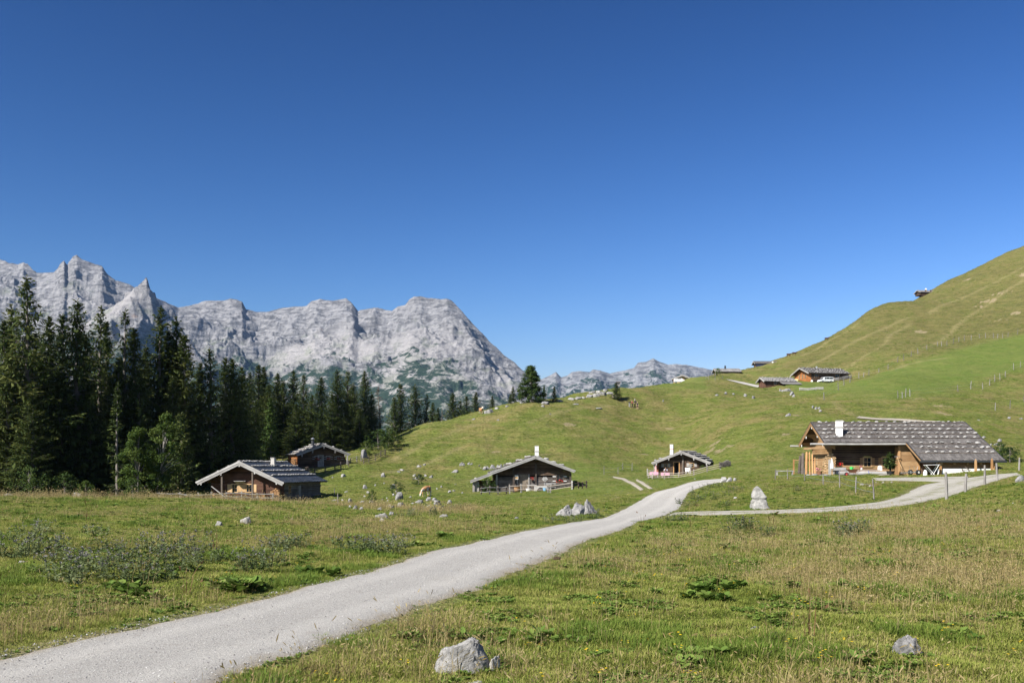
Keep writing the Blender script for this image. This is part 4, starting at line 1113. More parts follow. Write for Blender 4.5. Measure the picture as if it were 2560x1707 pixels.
        if joined and pts: joined_stones('roof_stones', s.rf, mat, pts, size, s.r)
    def chimney(s, x, y, w, ztop, mat=M_plaster, cap=M_concrete, band=None, d=None):
        zb = s.ridge - abs(x) * s.tan - .4; d = w if d is None else d
        c = MB().box((x, y, (zb + ztop) / 2), (w, d, ztop - zb)).build('chimney', mat, s.rf)
        MB().box((x, y, ztop - .62), (w + .12, d + .12, .09)).build('chimney_band', cap if band is None else band, s.rf)
        MB().box((x, y, ztop - .27), (w * .92, d * .92, .60)).box((x, y, ztop + .07), (w + .06, d + .06, .06)).build('chimney_head', cap, s.rf)
        return c
    def window(s, x, z, w, h, y=0, side=None, frame=M_greyv, fw=.08, flowers=None, shutters=None, nx=2, nz=2, sh_bars=None, deep=.05, shw=.42):
        """window in the front wall at y, or in a side wall (side = wall x); x is then the position along y"""
        def B(m, cx, cz, dx, dy, dz, out):
            if side is None: m.box((cx, y - .08 - out, cz), (dx, dy, dz))
            else: m.box((side + (.08 + out) * (1 if side > 0 else -1), cx, cz), (dy, dx, dz))
        f = MB()
        B(f, x, z + h + fw / 2, w + 2 * fw + .06, deep, fw, deep / 2 - .01)
        B(f, x, z - fw / 2, w + 2 * fw + .12, deep + .06, fw * .8, deep / 2 + .02)
        for k in (-1, 1): B(f, x + k * (w / 2 + fw / 2), z + h / 2, fw, deep - .004, h, deep / 2 - .01)
        wo = f.build('window', frame, s.t)
        g = MB(); B(g, x, z + h / 2, w, .03, h, -.02); g.build('pane', M_glass, wo)
        b = MB()
        for i in range(1, nx): B(b, x - w / 2 + w * i / nx, z + h / 2, .045, .03, h, .012)
        for i in range(1, nz): B(b, x, z + h * i / nz, w, .026, .04, .012)
        if b.v: b.build('glazing_bar', frame, wo)
        if shutters is not None:
            for k in (-1, 1):
                sm = MB(); cx = x + k * (w / 2 + fw + shw / 2 + .02)
                B(sm, cx, z + h / 2, shw, .035, h + .06, .012)
                so = sm.build('shutter', shutters, s.t)
                if sh_bars is not None:
                    bm_ = MB()
                    for zz in (.18, .82): B(bm_, cx, z + h * zz, shw, .02, .09, .042)
                    bm_.build('shutter_bar', sh_bars, so)
        if flowers is not None:
            bx = MB(); B(bx, x, z - .10, w + .25, .2, .16, .14); bo = bx.build('flower_box', M_brownpost, s.t)
            flower_mass(bo, [(x - (w + .2) / 2, x + (w + .2) / 2)], z + .02, y if side is None else None, side, flowers, s.r)
        return wo
    def door(s, x, z, w, h, y=0, mat=M_doorv, frame=M_greyv, open_=False):
        f = MB()
        f.box((x, y - .10, z + h + .06), (w + .28, .10, .12))
        for k in (-1, 1): f.box((x + k * (w / 2 + .06), y - .10, z + h / 2), (.12, .096, h))
        fo = f.build('door_frame', frame, s.t)
        if open_:
            MB().box((x, y + .9, z + h / 2), (w + 1.2, .06, h + .6)).build('door_shade_panel', M_dark, s.t)  # near-black panel paints the shade behind the open door
            MB().box((x - w / 2 + .04, y + .45, z + h / 2), (.05, w * .95, h * .98)).build('door', mat, s.t)
        else:
            n = max(3, int(w / .2)); dm = MB()
            for i in range(n):
                dm.box((x - w / 2 + (i + .5) * w / n, y - .07 + s.r.uniform(-.006, .006), z + h / 2), (w / n - .012, .05, h))
            do = dm.build('door', mat, s.t)
            MB().box((x + w * .36, y - .12, z + h * .47), (.04, .05, .14)).build('handle', M_darkmetal, do)
    def post(s, x, y, z0, z1, w=.15, mat=M_brownpost, name='post'):
        return piece(name, s.t, mat, (x, y, (z0 + z1) / 2), (w, w, z1 - z0))
    def wpt(s, x, y, z=0.0):
        s.t.matrix_basis  # world point of a local one
        M = Matrix.LocRotScale(s.t.location, s.t.rotation_euler, None)
        return M @ Vector((x, y, z))

def flower_mass(parent, spans, z, y, side, mat, r, n=26):
    lv = Leaves(); fl = Leaves()
    for a, b in spans:
        for i in range(n * 3):
            u = r.uniform(a, b); zz = z + r.uniform(-.14, .22); oo = r.uniform(.02, .28)
            p = Vector((u, y - .1 - oo, zz)) if side is None else Vector((side + (.1 + oo) * (1 if side > 0 else -1), u, zz))
            d = rvec(r).normalized(); sd = d.cross(rvec(r)).normalized()
            (lv if i % 2 else fl).blade(p, d, sd, .12, .055, r.random())
    mesh_obj('leaves', lv.mesh('leaves'), M_leaf, parent)
    mesh_obj('blossoms', fl.mesh('blossoms'), mat, parent)

def firewood(parent_or_none, name, label, origin, rotz, w, h, d=.5, rad=.075, seed=0, mat_end=None, uneven=.3, group=None):
    """stack of split logs seen on their ends: pieces are too small to pick apart singly"""
    r = random.Random(seed); m = MB()
    z = rad; row = 0
    while z < h:
        x = -w / 2 + rad + (rad if row % 2 else 0)
        while x < w / 2 - rad:
            lim = h * (1 - uneven * abs(math.sin(x * 2.3 + seed)) - .1 * r.random())
            if z < lim:
                k = r.choice((3, 4, 5)); a0 = r.uniform(0, 6.28); q = rad * r.uniform(.8, 1.08); y0 = r.uniform(-.06, .04)
                m.prism([(x + q * math.cos(a0 - 6.283 * i / k), z + q * math.sin(a0 - 6.283 * i / k)) for i in range(k)], y0, d)
            x += rad * 1.9
        z += rad * 1.65; row += 1
    if parent_or_none is not None:
        o = m.build('firewood', mat_end or M_firewood, parent_or_none, 'stuff'); o.location = origin; o.rotation_euler = (0, 0, rotz); return o
    t = thing(name, label, 'firewood', origin, rotz, group)
    m.build('split_logs', mat_end or M_firewood, t, 'stuff')
    return t
M_firewood = wood_material('split_firewood', (0.20, 0.10, 0.045), (0.40, 0.235, 0.115), (0.58, 0.41, 0.24), True)
M_firegrey = wood_material('grey_firewood', (0.05, 0.045, 0.04), (0.15, 0.135, 0.12), (0.40, 0.36, 0.31), True)
# ------------------------------------------------------------------ the huts
def make_hut(name, label, apx, apy, d, yaw, wl, wr, total, pitch, of, ob, zb=None, **kw):
    y = math.radians(yaw)
    X0 = (apx - 1280) / FX * d
    ox, oy = X0 + of * math.sin(y), d + of * math.cos(y)
    if zb is None: zb = float(hz(ox, oy))
    zr = CZ + (HORIZ - apy) / FX * d
    return Hut(name, label, 0, 0, yaw, wl, wr, total - of - ob, zr - zb, pitch, of, ob, base=(ox, oy, zb), **kw)

# --- near hut on the left
h = make_hut('log_hut', 'low log hut with fresh wood windows and stone rows on its roof, nearest the forest', 598, 1153, 105, 11.5, 4.97, 5.05, 11.9, 23.9, 1.4, .8, seed=3)
h1 = h
wins = [(-1.18, .96, .56, .77), (.48, .96, .56, .77)]
op = [(x - w / 2, z, w, hh) for x, z, w, hh in wins]
h.gable_logs(-3.9, 4.45, 0, openings=op, mat=M_redlog)
h.side_logs(4.45, 0, h.L, mat=M_greylog, openings=[(1.0, .95, .42, .6), (3.6, -.3, .9, 1.9)])
h.side_logs(-3.9, 0, h.L, mat=M_oldwood, h=.30)
h.back(xl=-3.9, xr=4.45)
h.roof(M_shinglel, ev=.40, sw=.22, jit=.03)
h.verge(-h.of, M_grey, h=.20)
h.verge(h.L + h.ob, M_grey, h=.18, two=False)
h.purlins(-h.of - .02, (-4.4, -2.1, 0, 1.75, 4.2), M_grey, .42, .17)
h.stone_rows(1, (.22, 1.45, 2.65, 3.85), .26, .24, joined=True)
h.stone_rows(-1, (.22, 1.5, 2.8), .4, .24, joined=True)
h.chimney(1.05, 4.6, .42, h.ridge + .35, M_concrete, M_concrete)
for x, z, w, hh in wins: h.window(x, z, w, hh, frame=M_newwood, shutters=M_newwood, fw=.10, shw=.44)
h.window(1.2, .95, .40, .6, side=4.45, frame=M_honey, shutters=None)

MB().box((4.40, 4.05, .72), (.06, .9, 1.75)).build('side_door', M_greyv, h.t)
h.post(-2.1, -1.15, -.3, 2.75, .17); h.post(1.4, -1.15, -.3, 3.1, .17)
MB().box((-.35, -.55, 1.98), (1.05, .8, .04), M=Matrix.Rotation(-.35, 3, 'X')).box((-.35, -.25, 2.12), (1.0, .05, .05)).build('awning_board', M_grey, h.t)
firewood(None, 'firewood_stack', 'stack of split firewood under the left eave of the near hut', h.wpt(-2.95, -.75, -.05), -math.radians(11.5), 1.7, .85, .45, .085, 4, uneven=.35)
firewood(None, 'firewood_stack', 'firewood heap right of the fresh windows of the near hut', h.wpt(2.15, -.75, -.05), -math.radians(11.5), 1.1, 1.0, .45, .085, 5, uneven=.4)
firewood(None, 'firewood_stack', 'tall rounded firewood stack at the right corner of the near hut', h.wpt(3.75, -.8, -.05), -math.radians(11.5), 1.15, 1.55, .45, .085, 6, uneven=.22)
t = thing('plank', 'pale plank leaning across the left firewood of the near hut', 'plank', h.wpt(-2.6, -1.25, 0), -math.radians(11.5))
MB().bar((-.75, .2, 1.55), (.9, .0, .45), .16, .05).build('board', M_grey, t)
t = thing('log_pile', 'grey branches piled against the fence post at the near hut corner', 'wood pile', h.wpt(4.0, -1.6, 0), -math.radians(11.5))
for k in range(7): MB().tube([(-.55 + .16 * k, -.1, .95 - .05 * k), (.05 + .17 * k, .15, .05)], .035, 5).build('branch', M_brownpost, t)

# --- second left hut, further back
h = make_hut('log_hut', 'dark log hut with three red flower boxes behind the near left hut', 810, 1109, 150, -23.5, 4.19, 4.02, 9.0, 20.7, 1.1, .6, seed=5)
h4 = h
h.gable_logs(-3.7, 3.5, 0, openings=[(-1.10, 1.15, .5, .5), (.60, 1.15, .5, .5), (2.24, 1.15, .5, .5), (-.62, .0, .7, 1.7)], mat=M_oldwood)
h.side_logs(-3.7, 0, h.L, mat=M_orange, h=.25)
h.side_logs(3.5, 0, h.L, mat=M_oldwood, h=.3)
h.back(xl=-3.7, xr=3.5)
h.roof(M_shinglel, ev=.42, sw=.25, jit=.04)
h.verge(-h.of, M_grey, h=.17)
h.purlins(-h.of - .02, (-3.3, -1.7, 0, 1.7, 3.2), M_grey, .62, .17)
h.stone_rows(-1, (.3, 1.3, 2.4, 3.5), .42, .26, joined=True)
h.stone_rows(1, (.3, 1.6, 2.9), .5, .26, joined=True)
c = MB().tube([(-.9, 2.6, h.ridge - .6), (-.9, 2.6, h.ridge + .62)], .24, 10).build('stove_pipe', M_darkmetal, h.rf)
MB().lathe([(.30, 0), (.30, .06), (.1, .22)], (-.9, 2.6, h.ridge + .78)).build('pipe_cap', M_metal, h.rf)
for x in (-.85, .85, 2.49): h.window(x, 1.15, .48, .48, frame=M_grey, flowers=M_red, shutters=M_oldwood, sh_bars=M_grey, shw=.36)
h.door(-.27, 0, .68, 1.7, mat=M_greyv)
h.post(3.6, -1.0, -.2, 2.15, .2, M_greyv)
firewood(h.t, '', '', (-3.95, 2.2, 0), -math.pi / 2, 3.4, 1.5, .3, .09, 8, uneven=.15)

# --- centre hut with the lean-to
h = make_hut('log_hut', 'grey brown log hut with a lean-to and tall pale chimney behind rail fences', 1339, 1139.5, 126.7, -3, 5.8, 5.1, 10.8, 20.0, 1.3, .6, zb=-.93, seed=7)
h2 = h
h.gable_logs(-5.1, 4.55, 0, openings=[(2.80, 1.08, .80, .90), (-2.08, .0, 1.22, 2.1)], mat=M_greylog, h=.20, ztop=1.9)
h.gable_logs(-5.1, 4.55, 0, openings=[(2.80, 1.08, .80, .90), (-2.08, .0, 1.22, 2.1)], mat=M_oldwood, h=.20, z0=1.95)
h.side_logs(4.55, 0, h.L, mat=M_oldwood, h=.3); h.side_logs(-5.1, 0, h.L, mat=M_oldwood, h=.3)
h.back(xl=-5.1, xr=4.55)
h.roof(M_shingle, ev=.42, sw=.25)
h.verge(-h.of, M_grey, h=.17)
h.stone_rows(1, (.5, 1.55, 2.6, 3.7), 1.7, .42, joined=False, mat=M_rooftone)
h.stone_rows(-1, (.5, 1.9, 3.3, 4.6), 1.7, .42, joined=False, mat=M_rooftone)
h.chimney(.42, 2.2, .46, h.ridge + 1.28, M_plaster, M_concrete)
h.window(3.2, 1.08, .78, .88, frame=M_brownpost, flowers=M_red, shutters=M_brownpost, sh_bars=M_white, shw=.42)
h.door(-1.47, .15, 1.15, 1.9, mat=M_doorv, frame=M_brownpost)
h.post(.12, -.16, -.2, 3.5, .2, M_brownpost); h.post(-2.75, -.5, -.2, 2.9, .24, M_brownpost); h.post(4.55, -.55, -.3, 2.3, .22, M_brownpost)
h.post(-4.9, -.3, -.2, 2.1, .16, M_grey)
for x, w in ((-2.25, .10), (-.78, .12)): h.post(x, -.14, -.1, 2.1, w, M_greyv)
MB().bar((-4.1, -.3, .9), (4.2, -.3, .9), .02, .02).build('base_beam', M_grey, h.t)
lr = MB(); lr.add([(-5.45, -1.2, 2.28), (-5.45, 5.5, 2.28), (-8.25, 5.5, 1.25), (-8.25, -1.2, 1.25), (-5.45, -1.2, 2.14), (-5.45, 5.5, 2.14), (-8.25, 5.5, 1.11), (-8.25, -1.2, 1.11)], [(0, 1, 2, 3), (7, 6, 5, 4), (0, 3, 7, 4), (2, 1, 5, 6), (3, 2, 6, 7), (1, 0, 4, 5)])
lro = lr.build('lean_to_roof', M_shingle, h.t)
for k, u in enumerate((.03, -.15)): MB().bar((-5.5, -1.24, 2.24 + u), (-8.3, -1.24, 1.21 + u), .05, .14).build('verge_board', M_grey, lro)
for x in (-5.9, -7.6): stone_piece(lro, M_rooftone, (x, -.6, 2.26 + (x + 5.45) * .368 + .12), .42, h.r)
MB().box((-7.55, -.7, .45), (.75, .06, 1.4)).build('lean_to_boards', M_greyv, h.t)
MB().box((-6.4, 1.3, .55), (2.4, .1, 1.5)).build('lean_to_wall', M_oldwood, h.t)
h.post(-7.95, -1.0, -.3, 1.2, .12, M_greyv)
bush(0, 0, 1.75, 'leafy elder bush under the lean-to roof of the middle hut', (M_bark, M_leaf), 0, 1.05, base=h.wpt(-6.15, -1.3, -.1))
bush(0, 0, 1.3, 'dark shrub in the shade right of the middle hut', (M_bark, M_leafdark), 1, .8, base=h.wpt(5.3, .4, -.1))
t = thing('hanging_cabinet', 'white wooden cabinet hanging left of the old hut door', 'cabinet', h.wpt(-2.4, -.42, 1.45), math.radians(3))
MB().box((0, 0, .25), (.46, .24, .52)).build('box', M_white, t); MB().prism([(-.30, .52), (.30, .52), (.27, .60), (-.27, .60)], -.18, .18).build('lid', M_grey, t); MB().box((0, -.128, .2), (.36, .012, .3)).build('door', M_newwood, t)
t = thing('flower_basket', 'hanging basket of red flowers on the middle hut wall', 'flower basket', h.wpt(-.38, -.28, 1.25), math.radians(3))
MB().lathe([(.05, -.1), (.14, .0), (.19, .16)], n=10).build('basket', M_brownpost, t); flower_mass(t, [(-.2, .2)], .25, .1, None, M_red, h.r, 12)
MB().bar((0, .12, .1), (0, .12, .75), .02).build('hook', M_darkmetal, t)
t = thing('bird_house', 'small gabled bird house on a stake before the middle hut', 'bird house', h.wpt(1.25, -.55, 0), math.radians(3))
MB().bar((0, 0, -.1), (0, 0, 1.25), .07).build('stake', M_grey, t); MB().prism([(-.15, 1.2), (.15, 1.2), (.15, 1.42), (0, 1.6), (-.15, 1.42)], -.12, .12).build('house', M_grey, t)
for sd in (-1, 1): MB().bar((0, 0, 1.68), (sd * .28, 0, 1.36), .34, .03, up=(0, 1, 0)).build('roof_board', M_grey, t)
MB().box((0, -.122, 1.34), (.1, .01, .12)).build('entrance', M_dark, t)
firewood(None, 'firewood_stack', 'dark stacked firewood below the red geranium window of the middle hut', h.wpt(3.25, -.62, -.1), math.radians(3), 2.35, 1.05, .4, .07, 9, M_firegrey, uneven=.08)
t = thing('water_trough', 'pale stone water trough with an arched dark mouth behind the rail fence', 'trough', h.wpt(.6, -1.55, -.05), math.radians(3))
MB().box((0, 0, .34), (1.6, .6, .68)).build('basin', M_concrete, t)
MB().prism([(.5 * math.cos(a), .05 + .42 * math.sin(a)) for a in [math.pi * k / 10 for k in range(11)]], -.335, -.305).build('arched_mouth', M_dark, t)
t = thing('garden_table', 'grey wooden table before the middle hut door', 'table', h.wpt(-.5, -1.45, 0), math.radians(3))
MB().box((0, 0, .74), (1.2, .6, .05)).build('tabletop', M_grey, t)
for x in (-.5, .5):
    for y in (-.22, .22): piece('leg', t, M_grey, (x, y, .36), (.07, .07, .72))
t = thing('bench', 'grey bench with backrest by the wall of the middle hut', 'bench', h.wpt(1.9, -.7, 0), math.radians(3))
MB().box((0, 0, .45), (1.5, .36, .05)).build('seat', M_grey, t); MB().box((0, .2, .85), (1.5, .04, .28)).build('backrest', M_grey, t)
for x in (-.65, .65): piece('leg', t, M_greyv, (x, 0, .22), (.07, .32, .44))
t = thing('bucket', 'bright blue bucket in the grass below the rail fence', 'bucket', h.wpt(1.1, -2.15, 0))
MB().lathe([(.17, 0), (.23, .34), (.25, .36), (.21, .33), (.15, .04)], n=14).build('pail', plain('blue_plastic', (.12, .42, .72), .4), t)
t = thing('bucket', 'white rounded tub in the grass left of the blue bucket', 'tub', h.wpt(-.95, -2.05, 0))
MB().lathe([(.30, 0), (.36, .28), (.37, .30), (.33, .28), (.27, .05)], n=16).build('pail', M_white, t)
t = thing('wicker_basket', 'wicker basket chair beside the old hut door', 'basket', h.wpt(-2.35, -1.25, 0))
MB().lathe([(.35, 0), (.42, .42), (.44, .45), (.39, .42), (.33, .06)], n=16).build('basket', M_firewood, t)

# --- hut with the white chimney
h = make_hut('log_hut', 'small brown log hut with a white chimney and open dark door beside the gravel road', 1703, 1127, 150, 21.5, 4.55, 4.45, 10.0, 21.3, 1.2, .6, seed=9)
h3 = h
ops = [(-1.33, 0, .76, 1.8), (-2.83, 1.1, .46, .5), (1.08, 1.16, .60, .5)]
h.gable_logs(-3.9, 3.85, 0, openings=ops, mat=M_oldwood)
h.side_logs(3.85, 0, h.L, mat=M_oldwood, h=.25); h.side_logs(-3.9, 0, h.L, mat=M_oldwood, h=.3)
h.back(xl=-3.9, xr=3.85)
h.roof(M_shingle, ev=.42, sw=.25)
h.verge(-h.of, M_grey, h=.19)
h.purlins(-h.of - .02, (-3.8, -1.9, 0, 1.9, 3.8), M_grey, .55, .16)
h.stone_rows(1, (.25, 1.1, 2.0, 2.95, 3.9), .34, .26, joined=True)
h.stone_rows(-1, (.4, 2.0, 3.4, 4.3), 1.4, .40, joined=False)
h.chimney(-2.05, 1.6, .46, h.ridge + .95, M_plaster, M_plaster, M_brick)
h.window(-2.6, 1.1, .44, .5, frame=M_honey, shutters=M_greyv, shw=.36); h.window(1.38, 1.16, .58, .5, frame=M_honey, shutters=M_greyv, shw=.4)
h.door(-.95, 0, .74, 1.8, frame=M_honeyv, mat=M_oldwood, open_=True)
h.post(.05, -.2, -.1, 3.1, .22, M_brownpost)
MB().box((-4.15, -.3, .95), (.5, .12, 1.9)).build('side_boards', M_greyv, h.t); MB().box((-3.78, -.34, 1.0), (.16, .1, 1.6)).build('corner_board', M_orange, h.t)
bush(0, 0, 1.35, 'flowering climbing bush at the right corner of the white chimney hut', (M_bark, M_leaf), 2, .75, base=h.wpt(3.2, -.9, -.05))
firewood(None, 'firewood_stack', 'pile of pale ended round logs right of the white chimney hut', on_at(1816, 140), .2, 1.7, 1.15, .8, .085, 12, M_firegrey, uneven=.35)

# --- long farmhouse on the right
h = make_hut('farmhouse', 'long honey coloured farmhouse with many white stones on its grey shingle roof', 2028, 1056, 110, 92, 5.26, 5.2, 16.7, 24.0, 1.3, .8, zb=1.15, seed=11, t_roof=.16)
h5 = h
XW = 3.4
h.gable_logs(-4.3, XW, 0, mat=M_honey, h=.24, openings=[(-2.6, 1.2, .6, .8), (.4, 1.2, .6, .8)])
h.window(-2.3, 1.2, .58, .78, frame=M_newwood); h.window(.7, 1.2, .58, .78, frame=M_newwood)
sops = [(3.35, 1.05, .74, .9), (5.3, 1.05, .74, .9)]
h.side_logs(XW, 0, 6.6, mat=M_oldwood, h=.24, openings=sops, z0=1.2)
h.side_logs(XW, 0, 6.6, mat=M_honey, h=.24, openings=sops, z0=-.24, ztop=1.21)
for y in (3.72, 5.67): h.window(y, 1.05, .72, .88, side=XW, frame=M_newwood, fw=.10, shutters=M_honey, shw=.3)
h.side_logs(-4.3, 0, h.L, mat=M_honey, h=.4)
h.back(M_honey, -4.3, 8.3) if False else MB().prism([(-4.3, -.4), (8.4, -.4), (8.4, h.roofz(8.4) - .02), (0, h.roofz(0) - .02), (-4.3, h.roofz(-4.3) - .02)], h.L - .1, h.L + .06).build('back_wall', M_honey, h.t)
h.roof(M_shingled, ev=.42, sw=.20, vr=5.2, lift=.03)
rf = h.rf
# lower part of the big slope over the barn end
ve = 9.55 / math.cos(h.p); Y1 = 7.25
m = MB(); a = [h.spt(1, y, v, u) for y in (Y1, h.y1) for v, u in ((5.3 / math.cos(h.p), -.003), (ve, -.003), (ve, -.16), (5.3 / math.cos(h.p), -.16))]
m.add(a, [(0, 1, 2, 3), (7, 6, 5, 4), (0, 4, 5, 1), (1, 5, 6, 2), (2, 6, 7, 3), (3, 7, 4, 0)]); m.build('barn_roof', M_under, h.t)
vs, q, tint = [], [], []
n = 11; v0 = 5.2 / math.cos(h.p)
for i in range(n + 1):
    va = ve - i * (ve - v0) / n; vb = va - .66
    y = Y1 - .03
    while y < h.y1 + .03:
        w = .2 * h.r.uniform(.6, 1.35); ya, yb = y, min(y + w - .012, h.y1 + .03); y += w
        if yb - ya < .03: continue
        dv = h.r.uniform(-.04, .04); du = h.r.uniform(0, .02); b = len(vs)
        A = [(ya, va + dv, .072 + du), (yb, va + dv, .072 + du), (yb, vb, .006), (ya, vb, .006), (ya, va + dv, .03), (yb, va + dv, .03)]
        vs += [tuple(h.spt(1, *a)) for a in A]; q += [(b, b + 1, b + 2, b + 3), (b + 4, b + 5, b + 1, b)]; tint += [h.r.random()] * 6
me = from_np('shingles', np.array(vs), quads=q); set_attr(me, 'tint', tint); mesh_obj('shingles', me, M_shingled, rf, 'stuff')
h.verge(-h.of, M_honey, h=.20, two=True)
for sd in (1, -1): MB().bar(h.spt(sd, -h.of - .05, 0, .03), h.spt(sd, -h.of - .05, h.vm[sd] + .05, .03), .10, .06, up=(0, 0, 1)).build('verge_cover', M_darkmetal, rf)
MB().bar(h.spt(1, Y1 - .05, v0 - .1, .04), h.spt(1, Y1 - .05, ve + .05, .04), .12, .06).build('verge_cover', M_darkmetal, rf)
MB().bar(h.spt(1, Y1 - .04, v0 - .1, -.12), h.spt(1, Y1 - .04, ve, -.12), .06, .22).build('verge_board', M_honey, rf)
MB().bar(h.spt(1, h.y1 + .05, 0, .03), h.spt(1, h.y1 + .05, ve + .05, .03), .10, .06).build('verge_cover', M_darkmetal, rf)
h.stone_rows(1, (.28, 1.3, 2.35, 3.45, 4.6), .80, .35, joined=False)
h.stone_rows(1, (6.15, 7.35, 8.6), .84, .37, joined=False, y0=Y1 + .3)
h.stone_rows(-1, (.3, 1.6, 2.9), .9, .40, joined=False)
h.chimney(3.45, .75, .60, h.ridge - .02, M_plaster, M_concrete, d=.6)
gp = MB().tube([h.spt(1, -2.75, v0 + .06, -.16), h.spt(1, 2, v0 + .06, -.19), h.spt(1, Y1 - .1, v0 + .06, -.17)], .11, 10).build('wooden_gutter', M_grey, rf)
MB().tube([h.spt(-1, -2.3, 5.85, -.12), h.spt(-1, 6, 5.85, -.16), h.spt(-1, 13, 5.85, -.14)], .10, 8).build('wooden_gutter', M_grey, rf)
for x, dz in ((0, 0), (2.3, 0), (-2.3, 0), (4.4, 0), (-4.3, 0)):
    z = h.roofz(x)
    MB().bar((x, -1.2, z - .14), (x, .3, z - .14), .2, .24).build('purlin', M_honey, h.t)
    MB().prism([(-1.15, z - .27), (.05, z - .27), (.05, z - .95), (-.25, z - .75), (-.6, z - .45)], x - .09, x + .09, 'x').build('bracket', M_honey, h.t)
    MB().box((x, -1.26, z - .25), (.12, .05, .55)).build('purlin_board', M_white, h.t)
MB().bar((-4.4, -.9, 3.05), (3.9, -.9, 3.05), .2, .22).build('tie_beam', M_honey, h.t)
MB().bar((4.75, -1.0, 3.32), (4.75, 7.1, 3.32), .18, .22).build('eave_beam', M_honey, h.t)
# boarded bay between porch and barn
for k, (z0, z1) in enumerate(((-.3, .35), (.36, 1.0), (1.01, 1.6), (1.61, 2.2), (2.21, 2.75), (2.76, 3.25))):
    piece('plank', h.t, M_honey, (4.62, 7.7, (z0 + z1) / 2), (.10, 1.86, z1 - z0 - .015))
for y in (6.68, 8.72): piece('bay_post', h.t, M_honeyv, (4.64, y, 1.45), (.2, .22, 3.5))
MB().box((4.2, 6.6, 1.4), (.9, .12, 3.3)).build('bay_side', M_honey, h.t)
MB().box((6.4, 9.0, .8), (4.1, .12, 1.9)).build('barn_side_wall', M_oldwood, h.t)
# barn end: white plinth below, boards above
BX = 8.62
MB().box((BX + .22, 12.0, .25), (.6, 5.8, 1.1)).build('plinth', M_plaster, h.t)
for k in range(5): piece('plank', h.t, M_honey, (BX - .02, 12.0, .93 + k * .17), (.12, 5.8, .155))
for y in (9.2, 14.6): piece('barn_post', h.t, M_honeyv, (9.2, y, .5), (.2, .2, 1.9))
for y in (9.3, 10.6, 11.9, 13.2, 14.5): MB().bar((BX - .5, y, 1.62), (9.35, y, 1.30), .14, .14).build('rafter_end', M_newwood, h.t)
MB().tube([h.spt(1, Y1 - .2, ve + .04, -.10), h.spt(1, h.y1 + .2, ve + .04, -.12)], .09, 8).build('eave_gutter', M_darkmetal, rf)

# --- upper huts on the far slopes
def far_hut(name, label, apx, apy, d, yaw, wl, wr, total, pitch, of, wall, gable, roofm, base_py=None, xl=None, xr=None, stones=0, ch=None, win=(), seed=21, ev=.55, sides=(), cat='hut'):
    y = math.radians(yaw); X0 = (apx - 1280) / FX * d; ox, oy = X0 + of * math.sin(y), d + of * math.cos(y)
    zb = CZ + (HORIZ - base_py) / FX * d if base_py else float(hz(ox, oy))
    h = Hut(name, label, 0, 0, yaw, wl, wr, total - of - .5, CZ + (HORIZ - apy) / FX * d - zb, pitch, of, .5, base=(ox, oy, zb), seed=seed, cat=cat)
    xl = -wl + .7 if xl is None else xl; xr = wr - .7 if xr is None else xr
    ops = [(x - w / 2, z, w, hh) for x, z, w, hh in win]
    h.gable_logs(xl, xr, 0, h=.36, mat=gable, openings=ops, z0=-.9)
    h.side_logs(xr, 0, h.L, h=.36, mat=wall, openings=[(a, b, w, c) for a, b, w, c in sides], z0=-1.8)
    h.side_logs(xl, 0, h.L, h=.5, mat=wall, z0=-.9)
    h.back(wall, xl, xr)
    h.roof(roofm, ev=ev, sw=.5)
    h.verge(-of, M_grey, h=.2)
    for x, z, w, hh in win: h.window(x, z, w, hh, frame=M_newwood)
    for a, b, w, c in sides: h.window(a + w / 2, b, w, c, side=xr, frame=M_honey)
    if stones:
        for k in range(stones): h.stone_rows(1, [.4 + k * (h.vm[1] - .8) / max(1, stones - 1)], .95, .42, joined=True, poles=False)
    if ch: h.chimney(ch[0], ch[1], ch[2], h.ridge + 1.0, ch[4], ch[5])
    return h
h6 = far_hut('farmhouse', 'wooden farmhouse with orange gable and dark roof, white van at its side', 1998, 919, 320, 75, 5.6, 5.67, 15.2, 20.6, 1.3, M_oldwood, M_orange, M_shingled, 953, stones=5, win=((-1.9, .9, .6, 1.2), (0, .9, .6, 1.2), (1.7, .9, .6, 1.2)), sides=((1.2, .9, 1.2, 1.0), (8.5, .2, 1.6, 1.9)), cat='farmhouse')
MB().tube([(0, 5, h6.ridge - .2), (0, 5, h6.ridge + .55)], .28, 8).build('chimney', M_metal, h6.rf)
h7 = far_hut('log_hut', 'low reddish hut with a grey stone roof below the orange gabled farmhouse', 1899.5, 943, 300, 80, 3.0, 3.2, 10.6, 24, .8, M_redlog, M_redlog, M_shingle, 968, stones=3, sides=((2.6, .6, 1.5, 1.2),), seed=23)
lo = MB(); lo.add([(3.1, 4.2, 1.45), (3.1, 10.2, 1.45), (5.4, 10.2, .75), (5.4, 4.2, .75), (3.1, 4.2, 1.3), (3.1, 10.2, 1.3), (5.4, 10.2, .6), (5.4, 4.2, .6)], [(0, 1, 2, 3)[::-1], (7, 6, 5, 4)[::-1], (0, 3, 7, 4), (2, 1, 5, 6), (3, 2, 6, 7), (1, 0, 4, 5)]); lo.build('lean_to_roof', M_shingle, h7.t)
h8 = far_hut('shingled_house', 'grey shingled house with a dark chimney on the crest right of the pale gabled house', 1784, 921.4, 380, 88, 3.4, 3.6, 9.9, 22, .8, M_greylog, M_oldwood, M_shingle, 938.5, stones=0, ch=(.2, 3.6, .5, 0, M_darkmetal, M_darkmetal), seed=25, cat='house')
h9 = far_hut('metal_roofed_house', 'dark house with sheet metal and solar roof on the skyline', 1883, 903, 415, 90, 3.2, 3.0, 11.1, 22, .9, M_oldwood, M_oldwood, M_shingled, 921, stones=0, seed=27, cat='house')
